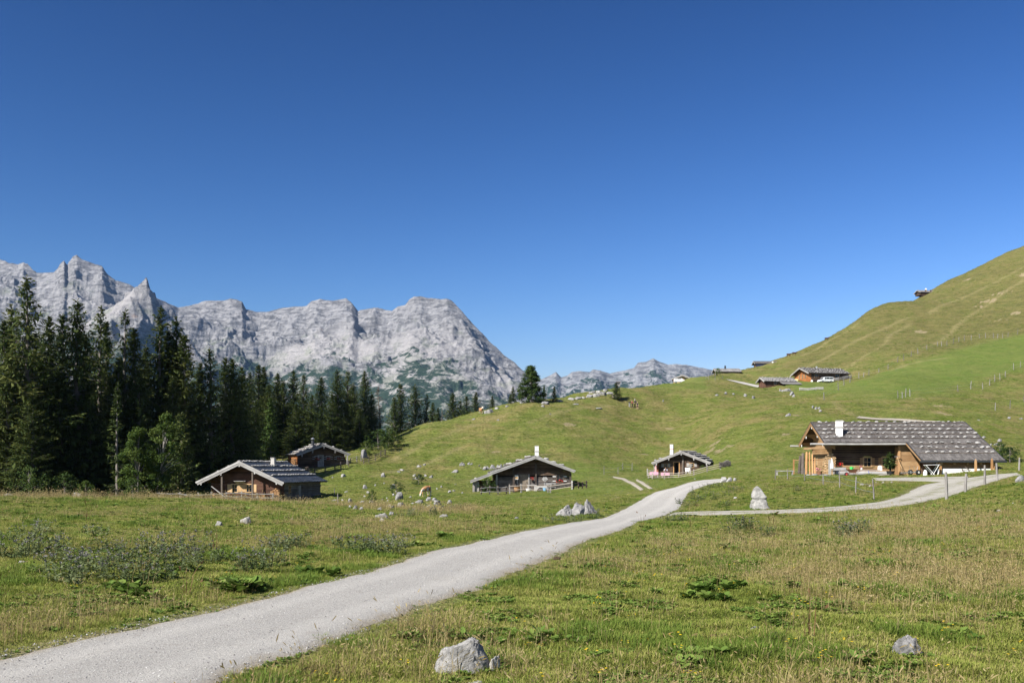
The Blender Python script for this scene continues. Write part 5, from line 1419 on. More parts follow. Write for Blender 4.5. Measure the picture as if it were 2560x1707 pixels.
sp = MB(); sp.add([(2.7, -.5, 1.62), (2.7, 10, 1.62), (4.6, 10, -.3), (4.6, -.5, -.3), (2.6, -.5, 1.5), (2.6, 10, 1.5), (4.5, 10, -.4), (4.5, -.5, -.4)], [(0, 1, 2, 3)[::-1], (7, 6, 5, 4)[::-1], (0, 3, 7, 4), (2, 1, 5, 6), (3, 2, 6, 7), (1, 0, 4, 5)])
solar = plain('dark_solar_glass', (0.018, 0.024, 0.045), .25, 0, .5); sp.build('solar_panel', solar, h9.t)
MB().bar((3.0, 6.4, .6), (3.0, 6.4, 2.6), .5).build('white_flue', M_white, h9.t)
h10 = far_hut('pale_gabled_house', 'house with a pale yellow timber gable on the crest behind the hill', 1705.5, 936.7, 330, 12, 3.6, 4.1, 9.0, 20, .9, M_honey, M_newwood, M_shingled, 957, win=((-2.0, .6, .6, .9), (-.6, .6, .6, .9), (.9, .6, .6, .9), (2.2, .6, .6, .9)), seed=29, cat='house')
h11 = far_hut('log_hut', 'tiny remote hut with a white chimney high on the ridge of the big hill', 2292, 726, 564, 84, 4.0, 4.2, 11.2, 21, .9, M_oldwood, M_oldwood, M_shingle, 735, stones=3, ch=(1.0, 4.0, .7, 0, M_plaster, M_plaster), sides=((2.0, .8, .9, .9), (5.0, .8, .9, .9)), seed=31)
M_stake = wood_material('weathered_stakes', (0.10, 0.09, 0.08), (0.20, 0.185, 0.17), (0.34, 0.32, 0.30), True)
# ------------------------------------------------------------------ fences
def rail_fence(label, pts, post_h, rails, mat_p=M_greyv, mat_r=M_rail, pw=.13, rw=.09, seed=0, rail_rng=None, group=None, name='rail_fence'):
    r = random.Random(seed)
    base = [Vector((p.x, p.y, gz(p))) for p in pts]
    t = thing(name, label, 'fence', base[0], 0, group)
    o = base[0]
    for p in base:
        h = post_h * r.uniform(.92, 1.12); a = r.uniform(-.05, .05)
        piece('post', t, mat_p, (p.x - o.x, p.y - o.y, p.z - o.z + h / 2 - .15), (pw * r.uniform(.8, 1.2), pw, h + .3), (a, r.uniform(-.05, .05), r.uniform(0, .5)))
    for z in rails:
        for i in range(len(base) - 1):
            a, b = base[i] - o, base[i + 1] - o; d = (b - a).normalized() * .12
            m = MB().tube([a - d + Vector((0, -.08, z + r.uniform(-.05, .05))), (a + b) / 2 + Vector((0, -.08, z + r.uniform(-.03, .01))), b + d + Vector((0, -.08, z + r.uniform(-.05, .05)))], [rw / 2, rw * .47, rw * .43], 6)
            m.build('rail', mat_r, t)
    return t
def wire_fence(label, pts, post_h, wires=(.45, .85), pw=.085, seed=0, mat=M_stake, lean=.06, group=None):
    r = random.Random(seed)
    t = thing('wire_fence', label, 'fence', pts[0], 0, group); o = pts[0]
    tops = []
    for p in pts:
        h = (post_h if not isinstance(post_h, dict) else post_h['h']) * r.uniform(.85, 1.15); rx, ry = r.uniform(-lean, lean), r.uniform(-lean, lean)
        m = MB().tube([(0, 0, -.25), (ry * .5, -rx * .5, h * .5), (ry * h, -rx * h, h)], [pw * .55, pw * .5, pw * .42], 6)
        q = m.build('post', mat, t); q.location = p - o
    for z in wires:
        for i in range(len(pts) - 1):
            a, b = pts[i] - o, pts[i + 1] - o
            MB().tube([a + Vector((0, 0, z)), (a + b) / 2 + Vector((0, 0, z - .05)), b + Vector((0, 0, z))], .008, 4, False).build('wire', M_metal, t)
    return t
G = lambda L: [on_at(px, d) for px, d in L]
rail_fence('grey rail fence in tall grass before the near left hut', G([(398, 97.5), (451, 98), (496, 98.5), (528, 99), (566, 99.3), (604, 99.6), (643, 100), (682, 100.3)]), 1.15, (.62, .98), seed=1, mat_r=M_grey)
t = thing('loose_rail', 'broken rail slanting across the left fence of the near hut', 'rail', on_at(470, 97.6)); MB().tube([(-1.0, 0, 1.0), (1.25, 0, .45)], .045, 6).build('pole', M_grey, t)
rail_fence('brown pole fence along the front of the further left hut', G([(752, 146.5), (770, 144.5), (787, 144), (813, 144.5), (837, 145.5), (852, 146.5), (872, 149)]), .95, (.35, .62, .85), M_brownpost, M_brownpost, seed=2)
rail_fence('short rail fence right of the further left hut', G([(876, 156), (892, 157), (903, 158)]), .9, (.4, .75), seed=3)
rail_fence('crooked branch fence below the boulder at the wood edge', G([(909, 153), (922, 156), (938, 159), (952, 162), (963, 164)]), 1.0, (.3, .65, .9), M_brownpost, M_brownpost, seed=4)
rail_fence('sloping grey rails beside the elder bush of the middle hut', G([(1203, 121.5), (1224, 122), (1245, 122.5), (1266, 123)]), 1.0, (.35, .85), M_brownpost, M_grey, seed=5)
rail_fence('weathered double rail fence before the middle hut', G([(1274, 123.2), (1303, 123), (1370, 122.6), (1376, 122.6), (1430, 122.3)]), 1.05, (.42, .88), M_grey, M_rail, seed=6, pw=.15)
rail_fence('dark tarred rail fence at the right end of the middle hut', G([(1434, 122.5), (1446, 122.5), (1456, 122.8), (1466, 123)]), .95, (.35, .78), M_brownpost, M_under, seed=7)
rail_fence('three rail fence in front of the white chimney hut', G([(1621, 142), (1631, 141.5), (1661, 141), (1697, 140.5), (1734, 140.2), (1768, 140.2), (1801, 140.6)]), .95, (.22, .50, .78), M_greyv, M_rail, seed=8)
f5 = [(1938, 1198), (1969, 1197.5), (2012, 1202), (2058, 1214), (2099.5, 1223), (2139, 1232), (2185.5, 1248)]
wire_fence('thin wire fence on grey stakes before the long farmhouse', [on_ground(*p, dmin=40) for p in f5], 1.05, (.40, .80), seed=1)
f6 = [(2367, 1250), (2413, 1230), (2462, 1211), (2493, 1202), (2548, 1177)]
wire_fence('line of thick grey posts along the gravel track bend', [on_ground(*p, dmin=40) for p in f6], 1.25, (), pw=.15, seed=2, lean=.07)
f7 = [(2060, 1005), (2096, 972), (2110, 966), (2125, 960), (2147, 950), (2159, 944), (2172, 940), (2197, 930), (2220, 921), (2244, 906), (2259, 900), (2278, 891), (2295, 885), (2317, 876), (2344, 867), (2354, 864), (2367, 862), (2383, 858), (2397, 855), (2411, 853), (2428, 850), (2449, 847), (2464, 846), (2484, 845), (2494, 845), (2507, 844), (2520, 842), (2544, 836), (2565, 828)]
wire_fence('long pasture fence climbing above the bright mown meadow', [on_ground(px, py, 215) for px, py in f7], 1.9, (.6, 1.4), pw=.2, seed=3, lean=.1)
f8 = [(2245, 1000), (2256, 997), (2264, 994), (2275, 990), (2395, 978), (2427, 975), (2457, 968), (2474, 960), (2487, 956), (2500, 950), (2513, 946), (2534, 928), (2551, 918), (2570, 910)]
wire_fence('pasture fence along the lower edge of the mown meadow', [on_ground(px, py, 190) for px, py in f8], 1.7, (.5, 1.2), pw=.17, seed=4, lean=.08)
wire_fence('few pale stakes on the slope right of the farmhouse roof', [on_ground(px, py, 120) for px, py in ((2488, 1032), (2525, 1022), (2559, 1005))], 1.5, (), pw=.13, seed=5)
wire_fence('wire fence with thin stakes left of the white chimney hut', [on_ground(px, py, 90) for px, py in ((1510, 1187), (1545, 1184), (1557, 1174), (1580, 1172))], 1.2, (.4, .9), pw=.09, seed=6)
wire_fence('pale stakes on the crest by the pale gabled house', [on_ground(px, py, 250) for px, py in ((1765, 948), (1772, 949), (1788, 951), (1807, 949))], 1.3, (.5,), pw=.14, seed=7)
wire_fence('wooden stakes standing on the slope below the near hut', [on_ground(837, 1240, 60), on_ground(845, 1262, 60)], 1.1, (), pw=.09, seed=8)
rail_fence('grey board fence beside the white van of the orange gabled farmhouse', G([(2086, 314), (2096, 314), (2107, 315), (2118, 316), (2128, 317)]), 1.3, (.5, .8, 1.1), mat_r=M_grey, rw=.22, seed=9)
rail_fence('low log barrier at the bend of the upper road', G([(1999, 272), (2020, 268), (2040, 262), (2058, 258)]), .8, (.25, .5, .7), mat_r=M_grey, rw=.2, seed=10)
rail_fence('small rail fence around the pine by the ridge sign', G([(1531, 225.5), (1541, 225), (1553, 226)]), 1.0, (.35, .65, .95), M_brownpost, M_rail, seed=11)
rail_fence('low timber fence below the grey shingled house', G([(1771, 352), (1779, 354), (1789, 357)]), 1.3, (.4, .9), mat_r=M_rail, rw=.15, seed=12)

# ------------------------------------------------------------------ boulders
def boulder_mesh(seed, sub=4, planes=13, rough=.10, flat=.75, pit=0.0):
    r = np.random.RandomState(seed)
    b = bmesh.new(); bmesh.ops.create_icosphere(b, subdivisions=sub, radius=1)
    v = np.array([q.co for q in b.verts])
    n = r.normal(size=(planes, 3)); n /= np.linalg.norm(n, axis=1)[:, None]; dd = r.uniform(.62, 1.0, planes)
    dots = v @ n.T
    rad = np.where(dots > .05, dd / np.maximum(dots, .05), 9).min(1)
    rad = np.minimum(rad, 1.25)
    v2 = v * rad[:, None]
    k = seed * 3.7
    nz = fbm(v2[:, 0] * 1.8 + k, v2[:, 1] * 1.8 + v2[:, 2] * 2.3, 5, seed) * rough * 1.6
    nz += ridged(v2[:, 0] * 3.1 + k, v2[:, 2] * 3.1 + v2[:, 1] * 2, 4, seed + 3) * rough * .7 - rough * .3
    if pit: nz -= pit * sstep(.18, .42, fbm(v2[:, 0] * 5 + k, v2[:, 2] * 5 - v2[:, 1] * 4, 2, seed + 8))
    v2 = v2 * (1 + nz[:, None])
    v2[:, 2] *= flat
    v2 /= np.abs(v2[:, :2]).max()
    v2[:, 2] /= v2[:, 2].max()
    for q, c in zip(b.verts, v2): q.co = c
    me = bpy.data.meshes.new('boulder'); b.to_mesh(me); b.free()
    me.polygons.foreach_set('use_smooth', [True] * len(me.polygons))
    return me
BOUL = [boulder_mesh(100 + i, 4) for i in range(9)]
_bm = {}
def boulder(px, py, wpx, hpx, label, group=None, mat=M_rock, mesh=None, v=None, d=None, rz=None, dmin=5, deep=.8, sink=.18, name='boulder'):
    p = on_ground(px, py, dmin) if d is None else on_at(px, d)
    s = p.y / FX
    k = rnd.randrange(9) if v is None else v
    if mesh is None:
        key = (k, mat.name)
        if key not in _bm:
            me = BOUL[k].copy(); me.materials.append(mat); _bm[key] = me
        mesh = _bm[key]
    elif not mesh.materials: mesh.materials.append(mat)
    o = bpy.data.objects.new(name, mesh); link(o)
    o.location = (p.x, p.y + wpx * s * .25, p.z - sink * hpx * s * .2)
    o.scale = (wpx * s / 2, wpx * s / 2 * deep, hpx * s * 1.0)
    o.rotation_euler = (0, 0, rnd.uniform(-.5, .5) if rz is None else rz)
    return tag(o, label, 'rock', group)
def hump_rock():
    """long low limestone lump: gentle left shoulder, rounded hump right of the middle, pitted front"""
    b = bmesh.new(); bmesh.ops.create_icosphere(b, subdivisions=6, radius=1); v = np.array([q.co for q in b.verts])
    top = np.interp(v[:, 0], [-1, -.75, -.3, 0, .28, .55, .8, 1], [.50, .70, .76, .86, 1.0, .95, .66, .35])
    v[:, 2] = np.where(v[:, 2] > 0, np.minimum(1, np.maximum(v[:, 2], 1e-6) * 1.5) ** .7 * top, v[:, 2] * .4)
    n = v * np.array([1, 1, 1.0]); k = fbm(v[:, 0] * 2 + 4, v[:, 2] * 2.4 + v[:, 1] * 1.7, 5, 31) * .10 - .05 * sstep(.12, .34, fbm(v[:, 0] * 5 + 2, v[:, 2] * 5 - v[:, 1] * 3, 3, 33)) - .03 * ridged(v[:, 0] * 4 + 9, v[:, 2] * 4 + v[:, 1], 3, 35)
    v = v * (1 + k[:, None]); v[:, 2] /= v[:, 2].max()
    for q, c in zip(b.verts, v): q.co = c
    me = bpy.data.meshes.new('boulder'); b.to_mesh(me); b.free(); me.polygons.foreach_set('use_smooth', [True] * len(me.polygons)); return me
boulder(1155, 1680, 142, 84, 'pitted grey boulder with a rounded hump in the front grass', mesh=hump_rock(), mat=M_rockmid, rz=0, deep=.6, sink=.1)
boulder(1238, 1676, 46, 46, 'pale block leaning on the right side of the pitted front boulder', mesh=boulder_mesh(312, 5, 8, .07), mat=M_rockpale)
boulder(1192, 1707, 46, 12, 'flat white stone just below the pitted front boulder', mat=M_rockpale)
boulder(2280, 1642, 82, 54, 'grey leaning slab rock in the right front grass', mesh=boulder_mesh(321, 5, 11, .12, .7, .05), rz=.3)
boulder(1888, 1582, 32, 13, 'half buried grey stone right of the brown molehills', mat=M_rock)
boulder(1499, 1587, 20, 11, 'small white stone in the grass between boulder and molehills', mat=M_rockpale)
boulder(2045, 1650, 30, 11, 'small pale flat stone left of the leaning slab rock', mat=M_rockpale)
boulder(614, 1308, 30, 19, 'bright angular boulder in the left meadow, larger of a pair', mat=M_rockpale, v=2)
boulder(545, 1318, 22, 15, 'smaller grey boulder left of its bright angular partner', v=4)
boulder(50, 1408, 22, 7, 'flat pale stone among flowers at the far left', mat=M_rockpale)
ANG = [boulder_mesh(420 + i, 5, 10, .15, 1.0) for i in range(3)]
boulder(1411, 1292, 44, 30, 'left pointed boulder of the three beside the road', mesh=ANG[0])
boulder(1446, 1290, 54, 36, 'middle boulder of the three beside the road', mesh=ANG[1])
boulder(1473, 1286, 58, 40, 'right and tallest boulder of the three beside the road', mesh=ANG[2])
def standing_stone():
    b = bmesh.new(); prof = [(.52, 0), (.53, .10), (.50, .28), (.44, .40), (.37, .47), (.40, .55), (.36, .66), (.27, .80), (.17, .92), (.05, 1.0)]
    vs, fs = [], []
    n = 40; M = 60
    for j in range(M + 1):
        z = j / M; w = float(np.interp(z, [p[1] for p in prof], [p[0] for p in prof]))
        for i in range(n):
            a = 6.2832 * i / n; sq = 1 / max(abs(math.cos(a)), abs(math.sin(a))) ** .55
            vs.append((w * math.cos(a) * sq * .92 - .16 * z, w * math.sin(a) * sq * .75, z))
    v = np.array(vs); q = fbm(v[:, 0] * 2.5 + 3, v[:, 2] * 3 + v[:, 1] * 2, 5, 77) * .17 - .07 * ridged(v[:, 0] * 1.3 + 2, v[:, 2] * 2.6 + v[:, 0], 3, 79)
    v[:, :2] *= (1 + q * 2)[:, None]
    for j in range(M):
        for i in range(n): fs.append((j * n + i, j * n + (i + 1) % n, (j + 1) * n + (i + 1) % n, (j + 1) * n + i))
    fs.append(tuple(M * n + i for i in range(n)))
    b.free(); v[:, :2] *= 1.6; return from_py('standing_stone', v, fs, True)
boulder(1904, 1272, 62, 62, 'upright white standing stone between the two gravel lanes', mesh=standing_stone(), mat=M_rockpale, rz=.1, deep=.85, name='standing_stone')
boulder(1808, 1207, 26, 15, 'largest of the white stones where the road vanishes', mat=M_rockpale, v=3)
boulder(1824, 1206, 20, 11, 'middle of the white stones where the road vanishes', mat=M_rockpale, v=0)
boulder(1838, 1203, 15, 9, 'smallest of the white stones where the road vanishes', mat=M_rockpale, v=6)
boulder(1838, 1247, 13, 6, 'single white stone among thistles left of the standing stone', mat=M_rockpale)
boulder(2556, 1206, 30, 17, 'grey rounded rock past the track end at the photo edge', v=8)
for px, py, w, hh in ((2497, 1281, 12, 6), (2535, 1259, 10, 5), (1737, 1199, 7, 4)):
    boulder(px, py, w, hh, 'tiny pale stone lying alone on short grass', 'lone pale stones', M_rockpale)
for px, py, w, hh in ((2155, 1212, 14, 5), (2175, 1214, 8, 5), (2191, 1207, 9, 4), (2209, 1209, 13, 5), (2230, 1208, 9, 5)):
    boulder(px, py, w, hh, 'white stone on the grass in front of the farmhouse', 'white stones before the farmhouse', M_rockpale)
boulder(956, 1297, 42, 14, 'long flat boulder at the lower end of the rock field', v=2, mat=M_rock)
boulder(977, 1289, 17, 11, 'grey block behind the long flat boulder', v=4)
boulder(957, 1308, 21, 10, 'small pale rock in front of the long flat boulder', v=1, mat=M_rockpale)
boulder(1107, 1293, 30, 11, 'dark mossy boulder half sunk in thistles', v=3, mat=M_rockdark)
boulder(1290, 1299, 15, 7, 'small round stone left of the three roadside boulders')
named = {(1390, 790): 'tallest peaked boulder of the rock field left of the grazing cow', (1740, 810): 'rounded boulder right in front of the grazing cow', (1845, 860): 'broad speckled boulder right below the grazing cow',
         (1415, 885): 'widest pale boulder cluster of the rock field', (1985, 840): 'single boulder at the right end of the rock field', (1820, 815): 'smooth boulder between two others below the grazing cow',
         (1320, 660): 'grey boulder beside the prickly bush on the rocky slope', (1000, 665): 'tilted boulder near the long tree shadow', (740, 515): 'low wide boulder on the slope between the two left huts',
         (2055, 475): 'smooth dome boulder alone on the slope left of the middle hut', (820, 830): 'boulder just right of the near hut corner', (1205, 530): 'upright split boulder in the middle of the rocky slope'}
def rock_label(x, y, w, hh):
    sz = 'large' if w > 72 else 'middling' if w > 42 else 'small'
    sh = 'flat' if hh < .45 * w else 'upright' if hh > .72 * w else 'rounded'
    if x < 560: zn = 'in the tall grass right of the near hut' if y > 900 else 'beside the shaded wall of the near hut'
    elif y < 440: zn = 'high on the slope left of the middle hut'
    elif y < 600: zn = 'below the footpath in the upper rocky slope' if x < 1500 else 'in the row above the grazing cow'
    elif y < 730: zn = 'near the end of the long tree shadow' if x < 1250 else 'between the grazing cow and the middle hut' if x > 1750 else 'left above the grazing cow'
    elif y < 850: zn = 'just right of the near hut corner' if x < 1050 else 'around the tallest peaked boulder' if x < 1560 else 'below the grazing cow'
    else: zn = 'in the lowest row by the dry grass' if x < 1250 else 'below the widest pale cluster'
    return '%s %s limestone boulder %s' % (sz, sh, zn)
field = [(740,515,100,40),(620,535,30,20),(465,630,50,25),(1205,530,60,55),(1580,520,45,35),(1605,555,60,35),(1640,535,50,35),(1715,520,45,30),(1775,540,55,38),(2055,475,85,40),(1635,410,80,25),(1700,395,40,20),(1225,600,25,18),(1000,665,75,55),(1120,635,32,22),(1320,660,85,65),(1040,712,60,30),(780,720,50,25),(1390,790,120,95),(1530,775,50,28),(1330,750,35,22),(1740,810,90,65),(1820,815,95,55),(1845,860,140,60),(1985,840,85,60),(1415,885,165,70),(1640,840,120,40),(1560,850,60,20),(1745,890,70,45),(1280,895,70,45),(1320,905,60,30),(1175,925,70,50),(1070,835,80,45),(1000,775,45,30),(820,830,80,60),(640,810,90,20),(735,815,35,18),(960,835,75,25),(1200,795,20,12),(1260,780,25,14),(1265,820,20,20),(830,910,60,50),(885,920,70,55),(950,925,60,45),(420,945,30,12),(140,1030,60,25),(2060,605,45,15),(2040,690,60,22),(1990,715,50,28),(2145,720,25,20),(1900,665,35,25),(1850,670,35,20),(1365,705,30,15),(1570,560,25,20),(2130,390,50,45),(2160,385,50,30),(2220,375,40,35),(2250,380,40,20),(1440,455,90,28),(1390,470,60,14)]
for i, (x, y, w, hh) in enumerate(field):
    lab = named.get((x, y)); px, py = 700 + x / 4.704, 1080 + y / 4.704
    boulder(px, py, max(5, w / 4.7), max(3.5, hh / 4.7), lab or rock_label(x, y, w, hh), None if lab else 'boulders of the rocky slope', M_rock if i % 4 else M_rockpale, dmin=20)
boulder(909, 1143, 25, 23, 'large grey boulder at the wood edge above the branch fence', d=160, v=5, deep=.9)
boulder(735, 1156, 22, 13, 'flat grey boulder on the grass left of the further hut', v=2)
for i, (x, y, w, hh) in enumerate([(440,430,80,60),(520,480,60,40),(640,545,170,150),(780,530,130,140),(920,540,150,170),(1020,500,100,130),(1150,490,130,140),(1290,440,120,80),(1430,400,90,60)]):
    boulder(1170 + x / 15.68, 1140 + y / 15.68, w / 15.7 + 2, hh / 15.7 + 1, 'grey boulder in the row behind the middle hut roof', 'boulder row behind the middle hut', M_rock, dmin=115)
for i, (x, y, w, hh) in enumerate([(1050,490,80,40),(1110,480,90,50),(1180,470,60,40),(1230,460,80,60),(1300,460,100,70),(1370,450,90,60),(1440,430,90,45),(1500,455,60,30),(1340,425,90,40),(1410,410,70,40),(1270,430,70,40),(940,515,70,40),(890,525,50,25),(760,560,90,45),(740,590,40,25),(270,590,60,30),(560,540,60,35),(370,580,60,25),(420,545,50,20),(1085,570,70,22),(1320,590,90,20),(275,705,30,20),(20,690,40,30),(820,665,25,15)]):
    boulder(1180 + x / 4.2, 880 + y / 4.2, w / 4.2 * 1.25, hh / 4.2 * .62 + 1, ('%s rock %s' % ('larger pale' if w * hh > 4500 else 'small pale' if w < 55 else 'flat grey', 'of the ridge outcrop left of the small pine' if y < 500 and x > 1000 else 'on the ridge between leafy tree and outcrop' if y < 545 and x > 800 else 'near the foot of the leafy ridge tree' if x > 350 and y < 600 else 'on the grass below the ridge outcrop' if x > 800 else 'on the grass left of the leafy ridge tree')), 'rocks along the hill ridge', M_rock if i % 4 else M_rockmid, dmin=150)
boulder(1223, 1032, 27, 12, 'grey slab boulder right beside the orange cow on the ridge', dmin=150, v=2)
boulder(1303, 1010, 11, 14, 'upright pale rock at the foot of the leafy ridge tree', dmin=150, v=7, mat=M_rockpale)
for i, (x, y, w, hh) in enumerate([(1310,490,40,25),(1380,495,110,30),(1430,520,70,40),(1445,545,40,40),(640,535,60,18),(730,520,35,25),(810,520,45,20),(945,540,50,30),(1025,585,55,30),(1400,760,80,30),(1650,675,40,25),(1685,695,40,30),(1725,710,40,20),(1715,675,30,25),(75,610,30,20)]):
    boulder(1640 + x / 4.2, 860 + y / 4.2, w / 4.2, hh / 4.2 + 1, 'grey rock in the pasture below the upper huts', 'rocks below the upper huts', M_rock, dmin=150)
for i, (x, y, w, hh) in enumerate([(1650,630,90,60),(1700,570,90,60),(1740,620,60,50),(1560,615,60,30),(1440,490,80,35),(1850,190,70,40),(2050,195,60,25),(1350,185,70,25),(1040,240,90,45)]):
    boulder(2240 + x / 6.53, 1020 + y / 6.53, w / 6.53, hh / 6.53, 'scattered grey rock on the slope right of the farmhouse roof', 'rocks right of the farmhouse', M_rock, dmin=110)
for px, py, w, hh, lab in ((15, 1225, 42, 22, 'shaded boulder under the forest at the photo edge'), (128, 1226, 34, 9, 'flat stone in shade before the dark forest foot'), (187, 1212, 32, 24, 'bluish shaded boulder before the dark forest')):
    boulder(px, py, w, hh, lab, d=98)
# earth mounds and dung
M_soil = plain('brown_soil', (0.14, 0.085, 0.05), .95, var=.3); M_dung = plain('dry_dung', (0.055, 0.036, 0.022), .95, var=.3)
for px, py, w in ((1722, 1597, 20), (1742, 1601, 26), (1783, 1604, 24), (1811, 1602, 24), (1833, 1612, 22), (1833, 1627, 20), (1795, 1617, 14)):
    boulder(px, py, w, 9, 'brown earth molehill in the right front meadow', 'molehills', M_soil, name='molehill')['category'] = 'molehill'
boulder(1391, 1399, 28, 8, 'dark dung pile at the right road edge', mat=M_dung, name='dung_pile')['category'] = 'dung'
boulder(1362, 1356, 20, 3.5, 'flattened dung on the road, upper of two', mat=M_dung, name='dung_pile')['category'] = 'dung'
for i, (px, py, w) in enumerate(((1248, 1384, 22), (1266, 1388, 18), (1258, 1379, 16))):
    boulder(px, py, w, 2.5, 'crumbled dry dung patch in the middle of the road', 'crumbled dung', M_dung, name='dung_pile')['category'] = 'dung'
# ------------------------------------------------------------------ skinned figures
def skin_mesh(name, chains, sub=2, root=0):
    """chains: lists of (point, radius); a point equal to an earlier one is joined to it"""
    pts, rad, edges = [], [], []
    def vid(p, r):
        for i, q in enumerate(pts):
            if (Vector(q) - Vector(p)).length < 1e-5: return i
        pts.append(tuple(p)); rad.append(r if isinstance(r, tuple) else (r, r)); return len(pts) - 1
    for ch in chains:
        ids = [vid(p, r) for p, r in ch]
        for a, b in zip(ids, ids[1:]):
            if a != b: edges.append((a, b))
    me = bpy.data.meshes.new(name); me.from_pydata(pts, edges, [])
    o = bpy.data.objects.new(name, me); link(o)
    o.modifiers.new('skin', 'SKIN'); sm = o.modifiers.new('sub', 'SUBSURF'); sm.levels = sub; sm.render_levels = sub
    for i, d in enumerate(me.skin_vertices[0].data):
        d.radius = rad[i]; d.use_root = (i == root)
    dg = bpy.context.evaluated_depsgraph_get()
    out = bpy.data.meshes.new_from_object(o.evaluated_get(dg)); out.name = name
    bpy.data.objects.remove(o)
    out.polygons.foreach_set('use_smooth', [True] * len(out.polygons)); out.materials.clear()
    return out
M_skin = plain('skin', (0.46, 0.29, 0.21), .6, var=.05)
def hand_chains(w, d, sgn):
    """palm and five curled fingers from wrist w along direction d"""
    w = Vector(w); d = Vector(d).normalized(); sd = d.cross(Vector((0, 0, 1)))
    sd = sd.normalized() if sd.length > .1 else Vector((1, 0, 0))
    dn = d.cross(sd).normalized()
    palm = w + d * .05
    out = [[(tuple(w), .026), (tuple(palm), (.036, .022))]]
    for i, L in enumerate((.070, .080, .074, .058)):
        b = palm + d * .035 + sd * (.024 - .016 * i)
        out.append([(tuple(palm), (.036, .022)), (tuple(b), .011), (tuple(b + d * L * .55 + dn * .008), .009), (tuple(b + d * L * .9 + dn * .03), .007)])
    t = w + d * .03 + sd * .035 * sgn
    out.append([(tuple(palm), (.036, .022)), (tuple(t), .011), (tuple(t + d * .045 + sd * .012 * sgn + dn * .012), .009)])
    return out
def person(label, loc, rz, shirt, trousers, hair, H=1.70, lean=0.0, arms=((.25, .1), (.25, .1)), elbow=(.3, .3), step=.12, sleeves=True, shorts=False, hat=None, pack=None):
    """standing figure facing -y; lean = forward bend at the hips, arms = (forward swing, outward) per side in radians"""
    t = thing('person', label, 'person', loc, rz)
    s = H / 1.75
    cb, sb = math.cos(lean), math.sin(lean)
    hip = Vector((0, 0, .93))
    def up(h, f=0.0, x=0.0): return hip + Vector((x, -sb * h - cb * f, cb * h - sb * f))      # along the bent spine
    body, sh, tr = [], [], []
    neck = up(.53); head = up(.66, .02)
    body += [[(hip, (.145, .105)), (up(.16), (.130, .10)), (up(.34), (.155, .11)), (up(.46), (.11, .085)), (neck, .052), (up(.60, .015), .075), (head, (.080, .095)), (up(.76, .015), (.072, .085)), (up(.81), .045)],
             [(head, (.080, .095)), (up(.655, .10), .020), (up(.63, .115), .012)]]
    sh += [[(up(.02), (.155, .115)), (up(.16), (.148, .112)), (up(.34), (.178, .125)), (up(.47), (.125, .095))]]
    for k, sg in enumerate((1, -1)):
        so = up(.44, 0, .19 * sg); fw, outw = arms[k]
        d1 = Vector((sg * math.sin(outw), -math.sin(fw), -math.cos(fw))).normalized(); el = so + d1 * .29
        f2 = fw + elbow[k]; d2 = Vector((sg * math.sin(outw) * .4, -math.sin(f2), -math.cos(f2))).normalized(); wr = el + d2 * .25
        body += [[(up(.46), (.11, .085)), (so, .055), (el, .042), (wr, .027)]] + hand_chains(wr, d2, -sg)
        sh += [[(up(.34), (.178, .125)), (so, .072), (so.lerp(el, .55) if not sleeves else el, .058 if not sleeves else .052)] + ([(el.lerp(wr, .9), .040)] if sleeves else [])]
        y = step * sg
        kn = Vector((.095 * sg, -y * .6 - .02, .50)); an = Vector((.10 * sg, -y, .085))
        body += [[(hip, (.145, .105)), (Vector((.09 * sg, 0, .86)), .09), (kn, .058), (an.lerp(kn, .6), .054), (an, .036), (an + Vector((0, -.06, -.045)), (.042, .032)), (an + Vector((0, -.17, -.058)), (.040, .022))]]
        tr += [[(hip + Vector((0, 0, .03)), (.158, .118)), (Vector((.092 * sg, 0, .84)), .108), (kn + Vector((0, 0, .06 if shorts else 0)), .082 if shorts else .074)] + ([] if shorts else [(an + Vector((0, .0, .03)), .060)])]
        body.append([(head, (.080, .095)), (up(.665, 0, .085 * sg), .016)])
    C = lambda ch: [[(Vector(p) * s, tuple(q * s for q in r) if isinstance(r, tuple) else r * s) for p, r in c] for c in ch]
    mesh_obj('body', skin_mesh('body', C(body), 2), M_skin, t)
    mesh_obj('shirt', skin_mesh('shirt', C(sh), 1), shirt, t)
    mesh_obj('trousers', skin_mesh('trousers', C(tr), 1), trousers, t)
    hb = MB()
    for i in range(6):
        pass
    hm = skin_mesh('hair', C([[(up(.68, -.05), (.085, .07)), (up(.74, -.035), (.092, .095)), (up(.80, .0), (.085, .09)), (up(.83, .02), .05)]]), 2)
    mesh_obj('hair', hm, hair, t)
    eyes = MB()
    for sg in (1, -1): eyes.box(tuple(up(.675, .10, .032 * sg) * s), (.022 * s, .012, .012))
    eyes.build('eyes', M_dark, t)
    sho = MB()
    for sg in (1, -1):
        an = Vector((.10 * sg, -step * sg, .085)) * s
        sho.lathe([(.052, -.085 * s), (.056, -.05), (.046, -.01)], an + Vector((0, -.01, 0)), 8).box(an + Vector((0, -.11, -.06)) * s, (.09, .2, .05))
    sho.build('shoes', M_black, t)
    if hat: MB().lathe([(.15, 0), (.15, .015), (.105, .02), (.095, .09), (.05, .115)], tuple(up(.75, .01) * s), 14).build('hat', hat, t)
    if pack: MB().box(tuple(up(.30, -.20) * s), (.30, .18, .46)).box(tuple(up(.2, -.31) * s), (.22, .08, .22)).build('backpack', pack, t)
    return t
M_navy = plain('navy_cloth', (0.022, 0.028, 0.045), .9); M_blackc = plain('black_cloth', (0.016, 0.016, 0.018), .9); M_redc = plain('red_cloth', (0.50, 0.05, 0.06), .9)
